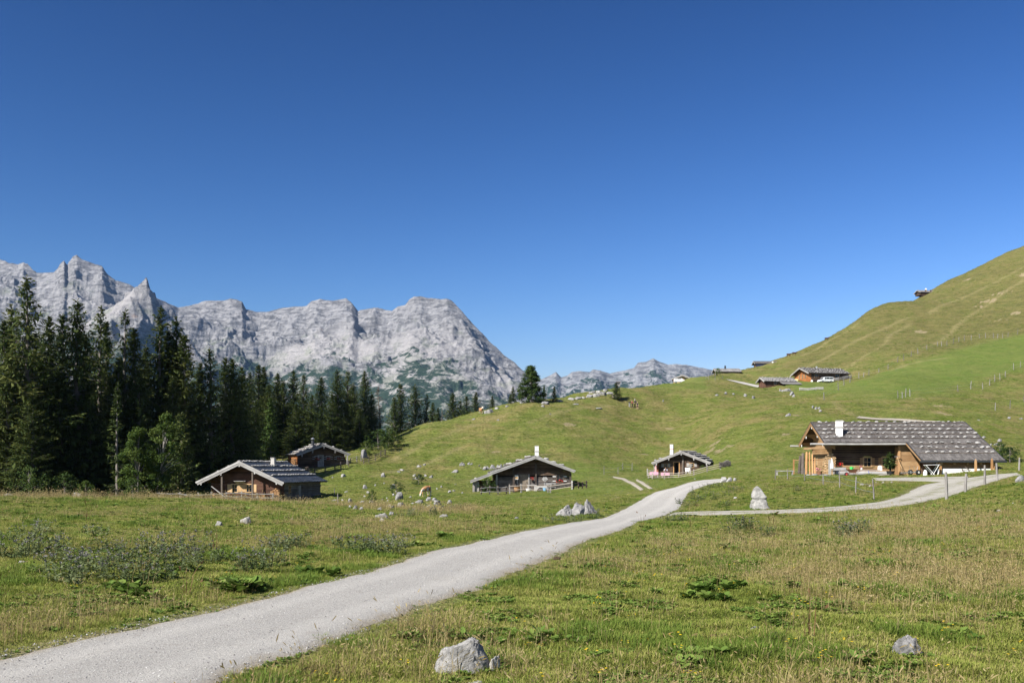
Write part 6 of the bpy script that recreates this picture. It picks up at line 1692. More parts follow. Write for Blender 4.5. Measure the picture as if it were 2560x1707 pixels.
M_lightc = plain('pale_blue_cloth', (0.58, 0.64, 0.72), .9); M_hair = plain('brown_hair', (0.05, 0.03, 0.02), .8); M_grayc = plain('grey_cloth', (0.2, .2, .21), .9)
A = on_at(1581.5, 221); B_ = on_at(1587.3, 221.8); C_ = on_at(1593.3, 220.5)
person('person in a red and white top leaning on the lookout table', A, math.radians(-75), M_redc, M_blackc, M_hair, 1.66, .22, ((.9, .1), (.8, .1)), (.4, .5), .14)
person('person in black with a pale hat between two others on the ridge', B_, math.radians(-60), M_blackc, M_blackc, M_hair, 1.72, .05, ((.3, .15), (.2, .12)), (.5, .4), .2, hat=M_lightc, pack=M_grayc)
person('person in a navy shirt and black shorts, rightmost of three on the ridge', C_, math.radians(20), M_navy, M_blackc, M_hair, 1.70, .04, ((.1, .18), (.15, .2)), (.3, .3), .12, sleeves=False, shorts=True)
P4 = h3.wpt(-1.95, -3.0, 0); P4.z = gz(P4)
person('person in a pale blue shirt bending over the striped table', P4, math.radians(-10), M_lightc, M_grayc, M_hair, 1.68, .85, ((1.0, .1), (.9, .15)), (.2, .3), .08)
t = thing('lookout_table', 'high dark lookout table on a post by three people on the ridge', 'table', on_at(1573.5, 221), .2)
MB().box((0, 0, 1.05), (.95, .5, .07)).build('tabletop', M_brownpost, t); MB().bar((0, 0, -.2), (0, 0, 1.02), .24).build('pedestal', M_grey, t); MB().bar((.34, 0, -.2), (.34, 0, 1.02), .08).build('post', M_brownpost, t)
t = thing('sign_board', 'tall wooden notice board with a little roof behind the ridge pine', 'sign', on_at(1546, 226.8) + Vector((0, 0, .45)), .1)
for x in (-.32, .32): piece('post', t, M_brownpost, (x, 0, 1.3), (.09, .09, 4.1))
MB().box((0, -.06, 2.75), (.66, .05, .85)).build('board', M_grey, t); MB().prism([(-.32, 3.2), (.12, 3.38), (.12, 3.43), (-.34, 3.25)], -.5, .5, 'x').build('roof_board', M_brownpost, t)

# ------------------------------------------------------------------ cattle
def cow_material(name, a, b, thr):
    m = NT(name, rough=.8); n = m.noise(m.coord('Object'), 1.3, 3, .5, .4)
    m.col(m.ramp(n, [(thr - .02, a), (thr + .02, b)])); return m.m
M_cow = cow_material('orange_white_hide', (0.36, 0.19, 0.085), (0.60, 0.55, 0.48), .52); M_cowd = cow_material('dark_brown_hide', (0.05, 0.022, 0.014), (0.07, 0.032, 0.02), .6)
def cow_mesh(graze=True):
    """facing -y; back at 1.3 m"""
    ch = [[((0, .80, 1.10), (.20, .22)), ((0, .62, 1.06), (.27, .29)), ((0, .2, 1.0), (.31, .34)), ((0, -.2, .99), (.30, .34)), ((0, -.52, 1.05), (.23, .28))]]
    if graze: ch.append([((0, -.52, 1.05), (.23, .28)), ((0, -.82, .86), (.13, .17)), ((0, -1.06, .58), (.10, .13)), ((0, -1.15, .42), (.11, .12)), ((0, -1.24, .22), (.075, .08)), ((0, -1.27, .12), (.07, .055))]); hd = (-1.13, .50)
    else: ch.append([((0, -.52, 1.05), (.23, .28)), ((0, -.84, 1.24), (.12, .16)), ((0, -1.02, 1.36), (.11, .13)), ((0, -1.20, 1.26), (.085, .09)), ((0, -1.34, 1.16), (.075, .07))]); hd = (-1.0, 1.42)
    for sx in (1, -1):
        ch.append([((0, .62, 1.06), (.27, .29)), ((.17 * sx, .66, .84), (.13, .17)), ((.18 * sx, .60, .62), (.085, .10)), ((.18 * sx, .76, .42), .055), ((.18 * sx, .72, .16), .042), ((.18 * sx, .70, .03), .055)])
        ch.append([((0, -.52, 1.05), (.23, .28)), ((.16 * sx, -.46, .78), (.10, .12)), ((.16 * sx, -.46, .44), .060), ((.16 * sx, -.44, .18), .040), ((.16 * sx, -.46, .03), .052)])
        y, z = hd; e = (.19 * sx, y + .02, z + .03)
        ch.append([((0, -1.15, .42) if graze else (0, -1.02, 1.36), (.11, .12)), ((.10 * sx, y, z), .035), (e, (.04, .02))])
    ch.append([((0, .80, 1.10), (.20, .22)), ((0, .98, 1.12), .035), ((.04, 1.04, .80), .022), ((.06, 1.05, .48), .04)])
    ch.append([((0, .2, 1.0), (.31, .34)), ((0, .42, .62), (.12, .09))])
    return skin_mesh('body', ch, 2, 2)
COW = cow_mesh(True); COWU = cow_mesh(False)
def cow(label, p, rz, me, mat, s=1.0, group=None):
    t = thing('cow', label, 'cow', p, rz, group)
    m2 = me.copy(); mesh_obj('body', m2, mat, t).scale = (s, s, s)
    hb = MB(); g = me is COW
    y, z = (-1.10, .52) if g else (-.99, 1.47)
    for sx in (1, -1): hb.tube([Vector((.06 * sx, y, z)) * s, Vector((.15 * sx, y - .02, z + .05)) * s, Vector((.17 * sx, y - .05, z + .13)) * s], [.018, .014, .004], 5)
    hb.build('horns', M_grey, t)
    return t
cow('orange and white cow grazing among the boulders of the rocky slope', on_ground(1065, 1242, 40), math.radians(-28), COW, M_cow, .98)
cow('orange cow standing on the hill ridge by a slab boulder', on_at(1203, 202), math.radians(20), COWU, M_cow, 1.0)
for px, d, a, lab in ((1972, 423, 60, 'dark cow on the skyline, lower of the close pair'), (1986, 424, 80, 'dark cow on the skyline, upper of the close pair'), (2067, 446, 70, 'dark cow alone higher on the skyline')):
    cow(lab, on_at(px, d), math.radians(a), COWU, M_cowd, 1.05)

# ------------------------------------------------------------------ vehicles
def van(label, p, rz, L=4.7, W=1.85, Hh=1.75, name='white_van', cat='van'):
    """nose towards -y"""
    t = thing(name, label, cat, p, rz)
    prof = [(-.50, .30), (-.505, .55), (-.49, .78), (-.33, .92), (-.20, 1.45 if Hh < 1.6 else 1.62), (-.10, Hh - .06), (.30, Hh), (.46, Hh - .07), (.49, 1.0), (.50, .55), (.495, .30)]
    b = MB().prism([(y * L, z) for y, z in prof], -W / 2, W / 2, 'x')
    me = b.mesh('body'); bmx = bmesh.new(); bmx.from_mesh(me); bmesh.ops.bevel(bmx, geom=[e for e in bmx.edges if abs(e.verts[0].co.x - e.verts[1].co.x) < .01], offset=.07, segments=2, affect='EDGES'); bmx.to_mesh(me); bmx.free()
    mesh_obj('body', me, M_carpaint, t)
    for sx in (1, -1):
        g = MB()
        for (a, c) in ((-.215, -.07), (-.055, .18), (.195, .43)):
            lo, hi = 1.02, Hh - .18
            sl = .08 if a < -.2 else 0
            g.add([(sx * (W / 2 + .006), a * L, lo), (sx * (W / 2 + .006), c * L, lo), (sx * (W / 2 + .006), c * L, hi), (sx * (W / 2 + .006), (a + sl) * L, hi), (sx * (W / 2 - .02), a * L, lo), (sx * (W / 2 - .02), c * L, lo), (sx * (W / 2 - .02), c * L, hi), (sx * (W / 2 - .02), (a + sl) * L, hi)], [(0, 1, 2, 3), (7, 6, 5, 4), (0, 4, 5, 1), (1, 5, 6, 2), (2, 6, 7, 3), (3, 7, 4, 0)])
        g.build('side_window', M_glass, t)
        MB().box((sx * W * .36, -.503 * L, .70), (.34, .05, .16)).build('headlight', M_metal, t)
        MB().box((sx * W * .42, .497 * L, .85), (.16, .05, .3)).build('tail_light', M_red, t)
        MB().box((sx * (W / 2 + .1), -.20 * L, 1.05), (.18, .1, .16)).build('mirror', M_carpaint, t)
        for y in (-.31, .31):
            w = MB().tube([(sx * (W / 2 - .2), y * L, .32), (sx * (W / 2 + .01), y * L, .32)], .32, 18).build('wheel', M_black, t)
            MB().tube([(sx * (W / 2 - .02), y * L, .32), (sx * (W / 2 + .025), y * L, .32)], .20, 14).build('rim', M_metal, w)
    MB().add([(-W * .42, -.325 * L, .96), (W * .42, -.325 * L, .96), (W * .38, -.205 * L, 1.56 if Hh > 1.6 else 1.40), (-W * .38, -.205 * L, 1.56 if Hh > 1.6 else 1.40), (-W * .42, -.33 * L, .98), (W * .42, -.33 * L, .98), (W * .38, -.212 * L, 1.59 if Hh > 1.6 else 1.43), (-W * .38, -.212 * L, 1.59 if Hh > 1.6 else 1.43)], [(3, 2, 1, 0), (4, 5, 6, 7), (0, 1, 5, 4), (1, 2, 6, 5), (2, 3, 7, 6), (3, 0, 4, 7)]) if False else None
    ws = MB(); q = [(-.325, .97), (-.212, 1.52 if Hh > 1.6 else 1.36)]
    ws.add([(-W * .42, q[0][0] * L - .04, q[0][1]), (W * .42, q[0][0] * L - .04, q[0][1]), (W * .38, q[1][0] * L - .04, q[1][1]), (-W * .38, q[1][0] * L - .04, q[1][1]), (-W * .42, q[0][0] * L + .05, q[0][1] - .02), (W * .42, q[0][0] * L + .05, q[0][1] - .02), (W * .38, q[1][0] * L + .05, q[1][1] - .02), (-W * .38, q[1][0] * L + .05, q[1][1] - .02)], [(3, 2, 1, 0), (4, 5, 6, 7), (0, 1, 5, 4), (1, 2, 6, 5), (2, 3, 7, 6), (3, 0, 4, 7)])
    ws.build('windscreen', M_glass, t)
    MB().box((0, -.505 * L, .38), (W * .96, .12, .22)).build('bumper', M_carpaint, t)
    return t
cp_ = NT('white_car_paint', rough=.3, spec=.5); cp_.col((.74, .75, .76)); M_carpaint = cp_.m
van('white van parked beside the orange gabled farmhouse', on_at(2064, 313), math.radians(-78))
van('white car half hidden by grass before the pale gabled house', on_at(1699, 326.5), math.radians(80), 3.8, 1.7, 1.40, 'white_car', 'car')

# ------------------------------------------------------------------ things around the huts
striped = NT('pink_striped_cloth', rough=.9)
wv = striped.n('ShaderNodeTexWave'); wv.inputs['Scale'].default_value = 1.6; wv.bands_direction = 'X'; striped.l(striped.coord('Object'), wv.inputs['Vector'])
striped.col(striped.ramp(wv.outputs['Fac'], [(.0, (.50, .07, .20)), (.35, (.70, .42, .52)), (.6, (.74, .68, .70)), (.85, (.30, .12, .28))])); M_stripe = striped.m
for x, lab in ((-3.45, 'left'), (-1.75, 'right')):
    p = h3.wpt(x, -3.9, 0); p.z = gz(p)
    nm = 'striped table left of the other before the white chimney hut' if lab == 'left' else 'striped table nearer the open door of the white chimney hut'
    t = thing('picnic_table', 'wooden picnic ' + nm, 'table', p, h3.t.rotation_euler.z)
    MB().box((0, 0, .73), (1.25, .62, .05)).build('tabletop', M_grey, t)
    for q in (-.5, .5): MB().bar((q, -.25, 0), (q, .1, .70), .07).bar((q, .25, 0), (q, -.1, .70), .07).build('leg', M_grey, t)
    c = MB().box((0, 0, .763), (1.30, .70, .012)).box((0, -.356, .55), (1.30, .014, .42)).box((0, .356, .6), (1.30, .014, .32)).build('tablecloth', M_stripe)
    c.location = p; c.rotation_euler = (0, 0, h3.t.rotation_euler.z)
    tag(c, 'pink striped cloth on the picnic table %s' % ('with the closed parasol' if lab == 'left' else 'nearer the open door'), 'tablecloth')
def parasol(label, p, mat, H=2.3, tilt=0.0):
    t = thing('parasol', label, 'parasol', p)
    MB().bar((0, 0, -.1), (0, 0, H), .045).build('pole', M_newwood, t)
    m = MB(); n = 14; prof = [(.03, H), (.10, H * .80), (.17, H * .55), (.20, H * .38), (.16, H * .34)]
    base = 0
    for i, (r, z) in enumerate(prof):
        for k in range(n):
            a = 6.283 * k / n; rr = r * (1.0 if k % 2 else .68)
            m.v.append((rr * math.cos(a), rr * math.sin(a), z))
    for i in range(len(prof) - 1):
        for k in range(n): m.f.append((i * n + k, i * n + (k + 1) % n, (i + 1) * n + (k + 1) % n, (i + 1) * n + k))
    m.build('canopy', mat, t)
    t.rotation_euler = (tilt, 0, 0)
    return t
M_pinkcloth = plain('faded_pink_cloth', (.70, .36, .33), .9); M_whitecloth = plain('off_white_cloth', (.68, .65, .61), .9)
p = h3.wpt(-3.55, -2.6, 0); p.z = gz(p); parasol('closed faded pink parasol beside the striped tables', p, M_pinkcloth, 1.9)
p = h3.wpt(1.05, -1.6, 0); p.z = gz(p)
t = thing('planter', 'white tapered planter box below the right window of the white chimney hut', 'planter', p, h3.t.rotation_euler.z)
MB().prism([(-.28, .25), (.28, .25), (.36, .82), (-.36, .82)], -.2, .2).build('box', M_white, t)
for x in (-.22, .22): piece('leg', t, M_white, (x, 0, .12), (.06, .3, .28))
p = h3.wpt(1.75, -3.0, 0); p.z = gz(p)
t = thing('letter_box', 'grey roofed letter box on a post beside the white planter', 'letter box', p, h3.t.rotation_euler.z)
MB().bar((0, 0, -.2), (0, 0, 1.0), .16).build('post', M_greyv, t); MB().box((0, 0, 1.15), (.42, .35, .34)).build('box', M_grey, t); MB().prism([(-.34, 1.32), (.34, 1.32), (0, 1.52)], -.26, .26).build('roof', M_greyv, t)
p = h3.wpt(-4.5, -1.8, 0); p.z = gz(p)
t = thing('gate', 'small grey garden gate at the left end of the three rail fence', 'gate', p, h3.t.rotation_euler.z + .5)
for x in (-.55, .55): piece('gate_post', t, M_greyv, (x, 0, .5), (.14, .14, 1.3))
for z in (.25, .85): piece('bar', t, M_grey, (0, 0, z), (1.0, .05, .1))
MB().bar((-.5, 0, .25), (.5, 0, .85), .06).build('brace', M_grey, t)

# farmhouse yard
def yard(x, y): p = h5.wpt(x, y, 0); p.z = gz(p); return p
R5 = h5.t.rotation_euler.z
for k, (y, x, L, lean_, r_) in enumerate(((-3.6, 3.0, 2.0, .35, .16), (-3.25, 3.1, 2.2, .28, .19), (-2.85, 3.0, 2.35, .3, .15), (-2.5, 3.2, 2.4, .2, .10), (-2.25, 3.3, 2.2, .22, .10), (-1.95, 3.2, 1.8, .2, .09))):
    p = yard(x + .5, y)
    t = thing('log', ['thick grey log leaning first at the farmhouse gable', 'thickest log leaning second at the farmhouse gable', 'thick tall log leaning third at the farmhouse gable', 'tall slim log leaning fourth at the farmhouse gable', 'slim straight log leaning fifth at the farmhouse gable', 'short slim plank leaning last at the farmhouse gable'][k], 'log', p)
    MB().tube([(0, -.35, -.05), (lean_ * .6, .15, L * .55), (lean_ * 1.1, .55, L)], [r_, r_ * .92, r_ * .8], 9).build('stem', M_brownpost if k < 2 else M_honeyv, t)
piece('support_rail', h5.t, M_honey, (2.6, -2.0, 1.7), (.12, 3.8, .12))
piece('support_post', h5.t, M_honeyv, (2.6, -3.85, .8), (.14, .14, 2.0)); 
firewood(None, 'firewood_stack', 'tall bright firewood stack at the front corner of the farmhouse', yard(4.25, -.35), R5 + math.pi / 2, 1.15, 2.35, .5, .085, 31, M_newwood, .12)
p = yard(6.2, -.75); parasol('closed white parasol leaning before the farmhouse porch', p, M_whitecloth, 1.75, -.10)
p = yard(6.0, -.95)
t = thing('stone_pillar', 'pale narrow board pillar beside the closed white parasol', 'pillar', p); MB().box((0, 0, .75), (.24, .2, 1.6)).build('board', M_grey, t)
t = thing('log', 'huge barkless log lying along the farmhouse porch', 'log', yard(5.3, 2.6), R5)
MB().tube([(0, -2.7, .25), (.03, 0, .27), (0, 2.7, .25)], [.27, .26, .24], 14).build('stem', M_grey, t); MB().tube([(.03, .6, .27), (.03, .64, .27)], .275, 14).build('strap', plain('blue_strap', (.06, .09, .35)), t)
t = thing('shelf', 'low grey shelf board behind the huge porch log', 'shelf', yard(4.4, 2.2), R5)
MB().box((0, 0, .62), (.5, 5.0, .06)).build('board', M_grey, t)
for y in (-2.3, 0, 2.3): piece('leg', t, M_greyv, (0, y, .3), (.3, .1, .62))
t = thing('flower_trough', 'pale wooden flower trough with tall stems on the porch shelf', 'planter', yard(4.4, .55) + Vector((0, 0, .65)), R5)
MB().box((0, 0, .15), (.34, 1.2, .26)).build('box', M_grey, t); flower_mass(t, [(-.5, .5)], .55, None, -.05, M_red, h5.r, 22)
t = thing('watering_can', 'bright green watering can on the porch shelf', 'watering can', yard(4.5, 1.75) + Vector((0, 0, .65)), R5)
M_green = plain('green_plastic', (.05, .50, .10), .4)
MB().lathe([(.15, 0), (.16, .05), (.14, .30), (.12, .32)], n=14).build('can', M_green, t); MB().tube([(0, .12, .08), (0, .36, .32)], [.035, .02], 6).build('spout', M_green, t); MB().tube([(0, -.13, .08), (0, -.24, .2), (0, -.12, .34), (0, .06, .34)], .016, 5).build('handle', M_green, t)
t = thing('pot', 'small white pot on the porch shelf right of the green can', 'pot', yard(4.5, 2.8) + Vector((0, 0, .65)), R5); MB().lathe([(.08, 0), (.11, .18), (.12, .19), (.09, .17)], n=12).build('bowl', M_white, t); flower_mass(t, [(-.08, .08)], .3, None, -.14, M_pink, h5.r, 5)
def wheelbarrow(label, p, rz):
    t = thing('wheelbarrow', label, 'wheelbarrow', p, rz)
    tr = MB(); tr.add([(-.55, -.34, .72), (.42, -.32, .70), (.42, .32, .70), (-.55, .34, .72), (-.30, -.2, .40), (.22, -.2, .36), (.22, .2, .36), (-.30, .2, .40), (-.50, -.30, .71), (.38, -.28, .69), (.38, .28, .69), (-.50, .30, .71), (-.28, -.17, .44), (.20, -.17, .40), (.20, .17, .40), (-.28, .17, .44)],
        [(4, 5, 1, 0), (5, 6, 2, 1), (6, 7, 3, 2), (7, 4, 0, 3), (7, 6, 5, 4), (8, 9, 13, 12), (9, 10, 14, 13), (10, 11, 15, 14), (11, 8, 12, 15), (12, 13, 14, 15), (0, 1, 9, 8), (1, 2, 10, 9), (2, 3, 11, 10), (3, 0, 8, 11)])
    tr.build('tray', M_terra, t)
    for y in (-.25, .25):
        MB().tube([(-.70, y * .4, .20), (-.3, y * .8, .36), (.3, y, .36), (.85, y * 1.1, .62)], .022, 6).build('handle', M_terra, t)
        MB().tube([(.15, y, .36), (.28, y, 0), (.36, y, .38)], .018, 5).build('leg', M_terra, t)
    w = MB().tube([(-.68, -.06, .20), (-.68, .06, .20)], .21, 16).build('wheel', M_black, t); MB().tube([(-.68, -.07, .20), (-.68, .07, .20)], .12, 12).build('rim', M_redc, w)
    return t
wheelbarrow('rust brown wheelbarrow with a red wheel before the huge log', yard(6.9, 1.15), .1)
t = thing('potted_pine', 'young dense pine in a black tub before the farmhouse bay', 'potted tree', yard(6.6, 5.1))
MB().lathe([(.30, 0), (.40, .42), (.43, .46), (.38, .44), (.36, .36)], n=18).build('tub', M_black, t)
YP = spruce_meshes(91, 2.0, .62, .12, 1.5, -.15, .02, 3.0, .8)
for n_, me_, mt_ in (('trunk', YP[0], M_pale), ('crown', YP[1], needle_material('pine_needles', (0.03, .055, .014), (.055, .09, .022), (.10, .14, .035)))):
    o = mesh_obj(n_, me_, mt_, t); o.location = (0, 0, .36); o.scale = (1, 1, .95)
t = thing('stick_bundle', 'loose pale sticks lying beside the black tub', 'sticks', yard(7.4, 4.0))
for k in range(4): MB().tube([(-.5 + .2 * k, .1 * k, .04), (.3 + .15 * k, -.3 + .1 * k, .12)], .025, 5).build('stick', M_rail, t)
def trailer(label, p, rz):
    t = thing('trailer', label, 'trailer', p, rz)
    MB().bar((-1.6, 0, .22), (.5, 0, .30), .10).bar((-.2, -.5, .30), (.35, -.5, .30), .06).bar((-.2, .5, .30), (.35, .5, .30), .06).bar((.1, -.55, .27), (.1, .55, .27), .07).build('frame', M_metal, t)
    MB().tube([(-.1, -.35, .3), (-.25, -.35, .95)], .015, 5).tube([(-.1, .35, .3), (-.25, .35, .95)], .015, 5).tube([(.1, -.3, .3), (.32, -.3, .9)], .015, 5).build('stake', M_metal, t)
    for y in (-.56, .56):
        w = MB().tube([(.1, y - .09, .27), (.1, y + .09, .27)], .27, 18).build('wheel', M_black, t); MB().tube([(.1, y - .10, .27), (.1, y + .10, .27)], .12, 12).build('rim', M_white, w)
    return t
trailer('small flat two wheeled trailer with black tyres before the farmhouse bay', yard(7.3, 7.2), .35)
t = thing('broom', 'long handled rake leaning against the farmhouse bay', 'rake', yard(5.5, 6.5)); MB().tube([(.45, -.1, 0), (-.12, .55, 2.05)], .03, 6).build('handle', M_newwood, t); MB().box((-.12, .55, 2.08), (.6, .05, .06)).build('head', M_metal, t)
t = thing('drying_rack', 'pale folding rack standing before the barn plinth', 'rack', yard(10.0, 8.1))
for y in (-.25, .25):
    MB().tube([(-.75, y, 1.0), (.15, y, 0)], .028, 6).build('leg', M_white, t); MB().tube([(.55, y, 1.05), (-.05, y, .05)], .028, 6).build('leg', M_white, t)
MB().bar((-.8, 0, 1.02), (.65, 0, 1.06), .55, .035).build('top', M_white, t)
t = thing('milk_can', 'white milk can beside the folding rack', 'milk can', yard(9.7, 7.5)); MB().lathe([(.18, 0), (.2, .04), (.2, .38), (.11, .5), (.13, .56), (.12, .6)], n=14).build('can', M_white, t)
t = thing('sawbuck', 'dark crossed sawhorses against the white barn plinth', 'sawhorse', yard(9.9, 11.3))
for y in (-.7, .7):
    MB().tube([(.3, y - .35, 0), (-.1, y + .35, .75)], .03, 5).build('leg', M_brownpost, t); MB().tube([(.3, y + .35, 0), (-.1, y - .35, .75)], .03, 5).build('leg', M_brownpost, t)
MB().bar((.1, -1.2, .42), (.1, 1.2, .42), .06).build('beam', M_brownpost, t)
for y, lab in ((12.4, 'left'), (14.0, 'right')):
    t = thing('plank', 'upright pointed plank leaning on the barn front, %s one' % lab, 'plank', yard(9.9, y)); MB().prism([(-.13, 0), (.13, 0), (.1, 1.05), (0, 1.25), (-.1, 1.05)], -.03, .03).build('board', M_honeyv, t)
t = thing('bench', 'weathered bench of planks on posts left of the leaning logs', 'bench', yard(4.6, -5.3), R5)
MB().box((0, 0, .48), (.42, 1.9, .07)).build('seat', M_grey, t)
for y in (-.8, .8): piece('leg', t, M_greyv, (0, y, .2), (.34, .12, .5))
t = thing('bench', 'garden bench with a white carved back between window and potted pine', 'bench', yard(4.6, 4.75), R5)
MB().box((0, 0, .46), (.42, 1.0, .06)).build('seat', M_newwood, t); MB().prism([(-.24, .46), (.24, .46), (.22, .90), (.10, 1.02), (-.10, 1.02), (-.22, .90)], -.24, -.19, 'x').build('backrest', M_white, t)
for y in (-.4, .4): piece('leg', t, M_newwood, (0, y, .22), (.34, .08, .46))
t = thing('flower_pot', 'pot of pink and red flowers below the bright firewood stack', 'flower pot', yard(5.6, -1.9)); MB().lathe([(.2, 0), (.28, .38), (.30, .4), (.25, .36)], n=14).build('pot', M_terra, t); flower_mass(t, [(-.35, .35)], .55, .2, None, M_pink, h5.r, 14)
for k, (x, y, s_) in enumerate(((6.2, -2.6, .5), (6.4, -1.9, .35), (6.5, -1.5, .4), (6.3, -3.2, .45))):
    p = yard(x, y); o = bpy.data.objects.new('stone', stone_mesh(M_rock, k)); link(o); o.location = p; o.scale = (s_ * 1.3, s_, s_ * .8); tag(o, 'grey stone of the rock garden at the farmhouse corner', 'rock', 'rock garden stones')
t = thing('barrel', 'white barrel beside the orange farmhouse van', 'barrel', on_at(2030, 315)); MB().lathe([(.3, 0), (.36, .45), (.3, .9)], n=12).build('staves', M_white, t)
t = thing('round_bale', 'pale wrapped bale at the corner of the orange gabled farmhouse', 'bale', on_at(1990, 313)); MB().tube([(-.5, 0, .5), (.5, 0, .5)], .5, 14).build('wrap', plain('yellow_wrap', (.55, .5, .22)), t)
# ------------------------------------------------------------------ meadow vegetation
def blade_material(name, stops, noise_w=.85, trans=.38, rough=.7):
    m = NT(name, rough=rough, spec=.15)
    n = m.noise(m.coord('World'), .45, 4, .6)
    f = m.math('ADD', m.math('MULTIPLY', m.objrand(), .45), m.math('ADD', m.math('MULTIPLY', m.attr('tint'), .35), m.math('MULTIPLY', m.math('SUBTRACT', n, .38), noise_w)))
    c = m.ramp(f, stops); m.col(c)
    tr = m.n('ShaderNodeBsdfTranslucent'); m.l(c, tr.inputs['Color'])
    mx = m.n('ShaderNodeMixShader'); mx.inputs[0].default_value = trans
    m.l(m.b.outputs[0], mx.inputs[1]); m.l(tr.outputs[0], mx.inputs[2]); m.l(mx.outputs[0], m.out.inputs['Surface'])
    return m.m
M_gr = blade_material('green_grass', [(.10, (.105, .150, .022)), (.38, (.190, .235, .040)), (.62, (.285, .295, .070)), (.92, (.44, .385, .15))])
M_lush = blade_material('lush_grass', [(.10, (.075, .130, .018)), (.5, (.140, .205, .032)), (.9, (.24, .28, .06))])
M_straw = blade_material('dry_straw', [(.10, (.19, .145, .055)), (.5, (.33, .255, .115)), (.9, (.47, .38, .20))])
M_herb = blade_material('broad_herb_leaves', [(.10, (.065, .115, .018)), (.5, (.120, .190, .034)), (.9, (.22, .27, .06))], trans=.3)
M_thistle = blade_material('thistle_leaves', [(.10, (.055, .080, .028)), (.5, (.100, .130, .052)), (.9, (.18, .20, .10))], trans=.2)
M_thfl = blade_material('thistle_heads', [(.10, (.11, .10, .105)), (.5, (.175, .165, .165)), (.9, (.26, .25, .22))], trans=.2)
M_yel = blade_material('yellow_blossom', [(.1, (.70, .42, .01)), (.9, (.80, .60, .03))], trans=.2)
M_rust = blade_material('rusty_dock_stalks', [(.1, (.085, .045, .022)), (.9, (.17, .095, .045))], trans=.2)

SRC = bpy.data.collections.new('meadow_sources')
class Tuft:
    def __init__(s): s.v = []; s.q = []; s.t = []; s.k = []; s.m = []
    def blade(s, p, a, L, w, bend, tint, flat=False):
        """curved blade growing from p towards azimuth a, lean = bend"""
        p = Vector(p); o = Vector((math.cos(a), math.sin(a), 0)); sd = Vector((-o.y, o.x, 0)) * w / 2
        n = len(s.v); h1, h2 = L * .5, L
        b1 = p + o * (bend * L * .22) + Vector((0, 0, h1 * (1 - bend * .12))); b2 = p + o * (bend * L * .85) + Vector((0, 0, h2 * (1 - bend * .55)))
        s.v += [p - sd, p + sd, b1 + sd * .8, b1 - sd * .8, b2]; s.k += [tint] * 5
        s.q.append((n, n + 1, n + 2, n + 3)); s.t.append((n + 3, n + 2, n + 4))
    def leaf(s, p, d, up, L, w, tint):
        p = Vector(p); d = Vector(d).normalized(); sd = d.cross(Vector(up)).normalized() * w / 2; n = len(s.v); dn = Vector((0, 0, -.12 * L))
        s.v += [p, p + d * L * .35 + sd, p + d * L * .75 + sd * .8 + dn * .4, p + d * L + dn, p + d * L * .75 - sd * .8 + dn * .4, p + d * L * .35 - sd]; s.k += [tint] * 6
        s.q += [(n, n + 1, n + 2, n + 3), (n, n + 3, n + 4, n + 5)]
    def mesh(s, name, mat):
        me = from_np(name, np.array([tuple(v) for v in s.v], np.float32), quads=s.q if s.q else None, tris=s.t if s.t else None, smooth=False)
        set_attr(me, 'tint', s.k); me.materials.append(mat); return me
def src(name, tuft, mat):
    o = bpy.data.objects.new(name, tuft.mesh(name, mat)); SRC.objects.link(o); return o
def mk_grass(seed, n, r, h0, h1, w, bend):
    q = random.Random(seed); t = Tuft()
    for i in range(n):
        a = q.uniform(0, 6.283); rr = r * math.sqrt(q.random())
        t.blade((rr * math.cos(a), rr * math.sin(a), -.02), a + q.uniform(-1.2, 1.2), q.uniform(h0, h1) * (1.1 - .4 * rr / r), w * q.uniform(.7, 1.3), q.uniform(.1, 1) * bend, q.random())
    return t
def mk_straw(seed, n, r, h0, h1, w=.006):
    q = random.Random(seed); t = Tuft()
    for i in range(n):
        a = q.uniform(0, 6.283); rr = r * math.sqrt(q.random()); L = q.uniform(h0, h1); b = q.uniform(.05, .75); p = Vector((rr * math.cos(a), rr * math.sin(a), -.02)); az = a + q.uniform(-1, 1)
        t.blade(p, az, L, w, b, q.random())
        if q.random() < .65:
            o = Vector((math.cos(az), math.sin(az), 0)); tip = p + o * (b * L * .85) + Vector((0, 0, L * (1 - b * .55)))
            t.leaf(tip - (o * b * .5 + Vector((0, 0, .8))) * L * .12, o * (b * 1.2 + .1) + Vector((0, 0, .8 - b * .5)), Vector((-o.y, o.x, 0)), L * .15, w * 2.3, q.random())
    for i in range(n // 2):
        a = q.uniform(0, 6.283); t.blade((0, 0, -.02), a, q.uniform(h0 * .4, h0), w * 1.3, q.uniform(.5, 1.1), q.random() * .5)
    return t
def mk_herb(seed, n, L, w, rise):
    q = random.Random(seed); t = Tuft()
    for i in range(n):
        a = q.uniform(0, 6.283); o = Vector((math.cos(a), math.sin(a), q.uniform(.1, 1.1) * rise)); up = Vector((q.uniform(-.4, .4), q.uniform(-.4, .4), 1))
        p = Vector((math.cos(a), math.sin(a), 0)) * q.uniform(0, L * .5) + Vector((0, 0, q.uniform(0, L * rise * .7)))
        t.leaf(p, o, up, L * q.uniform(.5, 1.1), w * q.uniform(.7, 1.2), q.random())
    return t
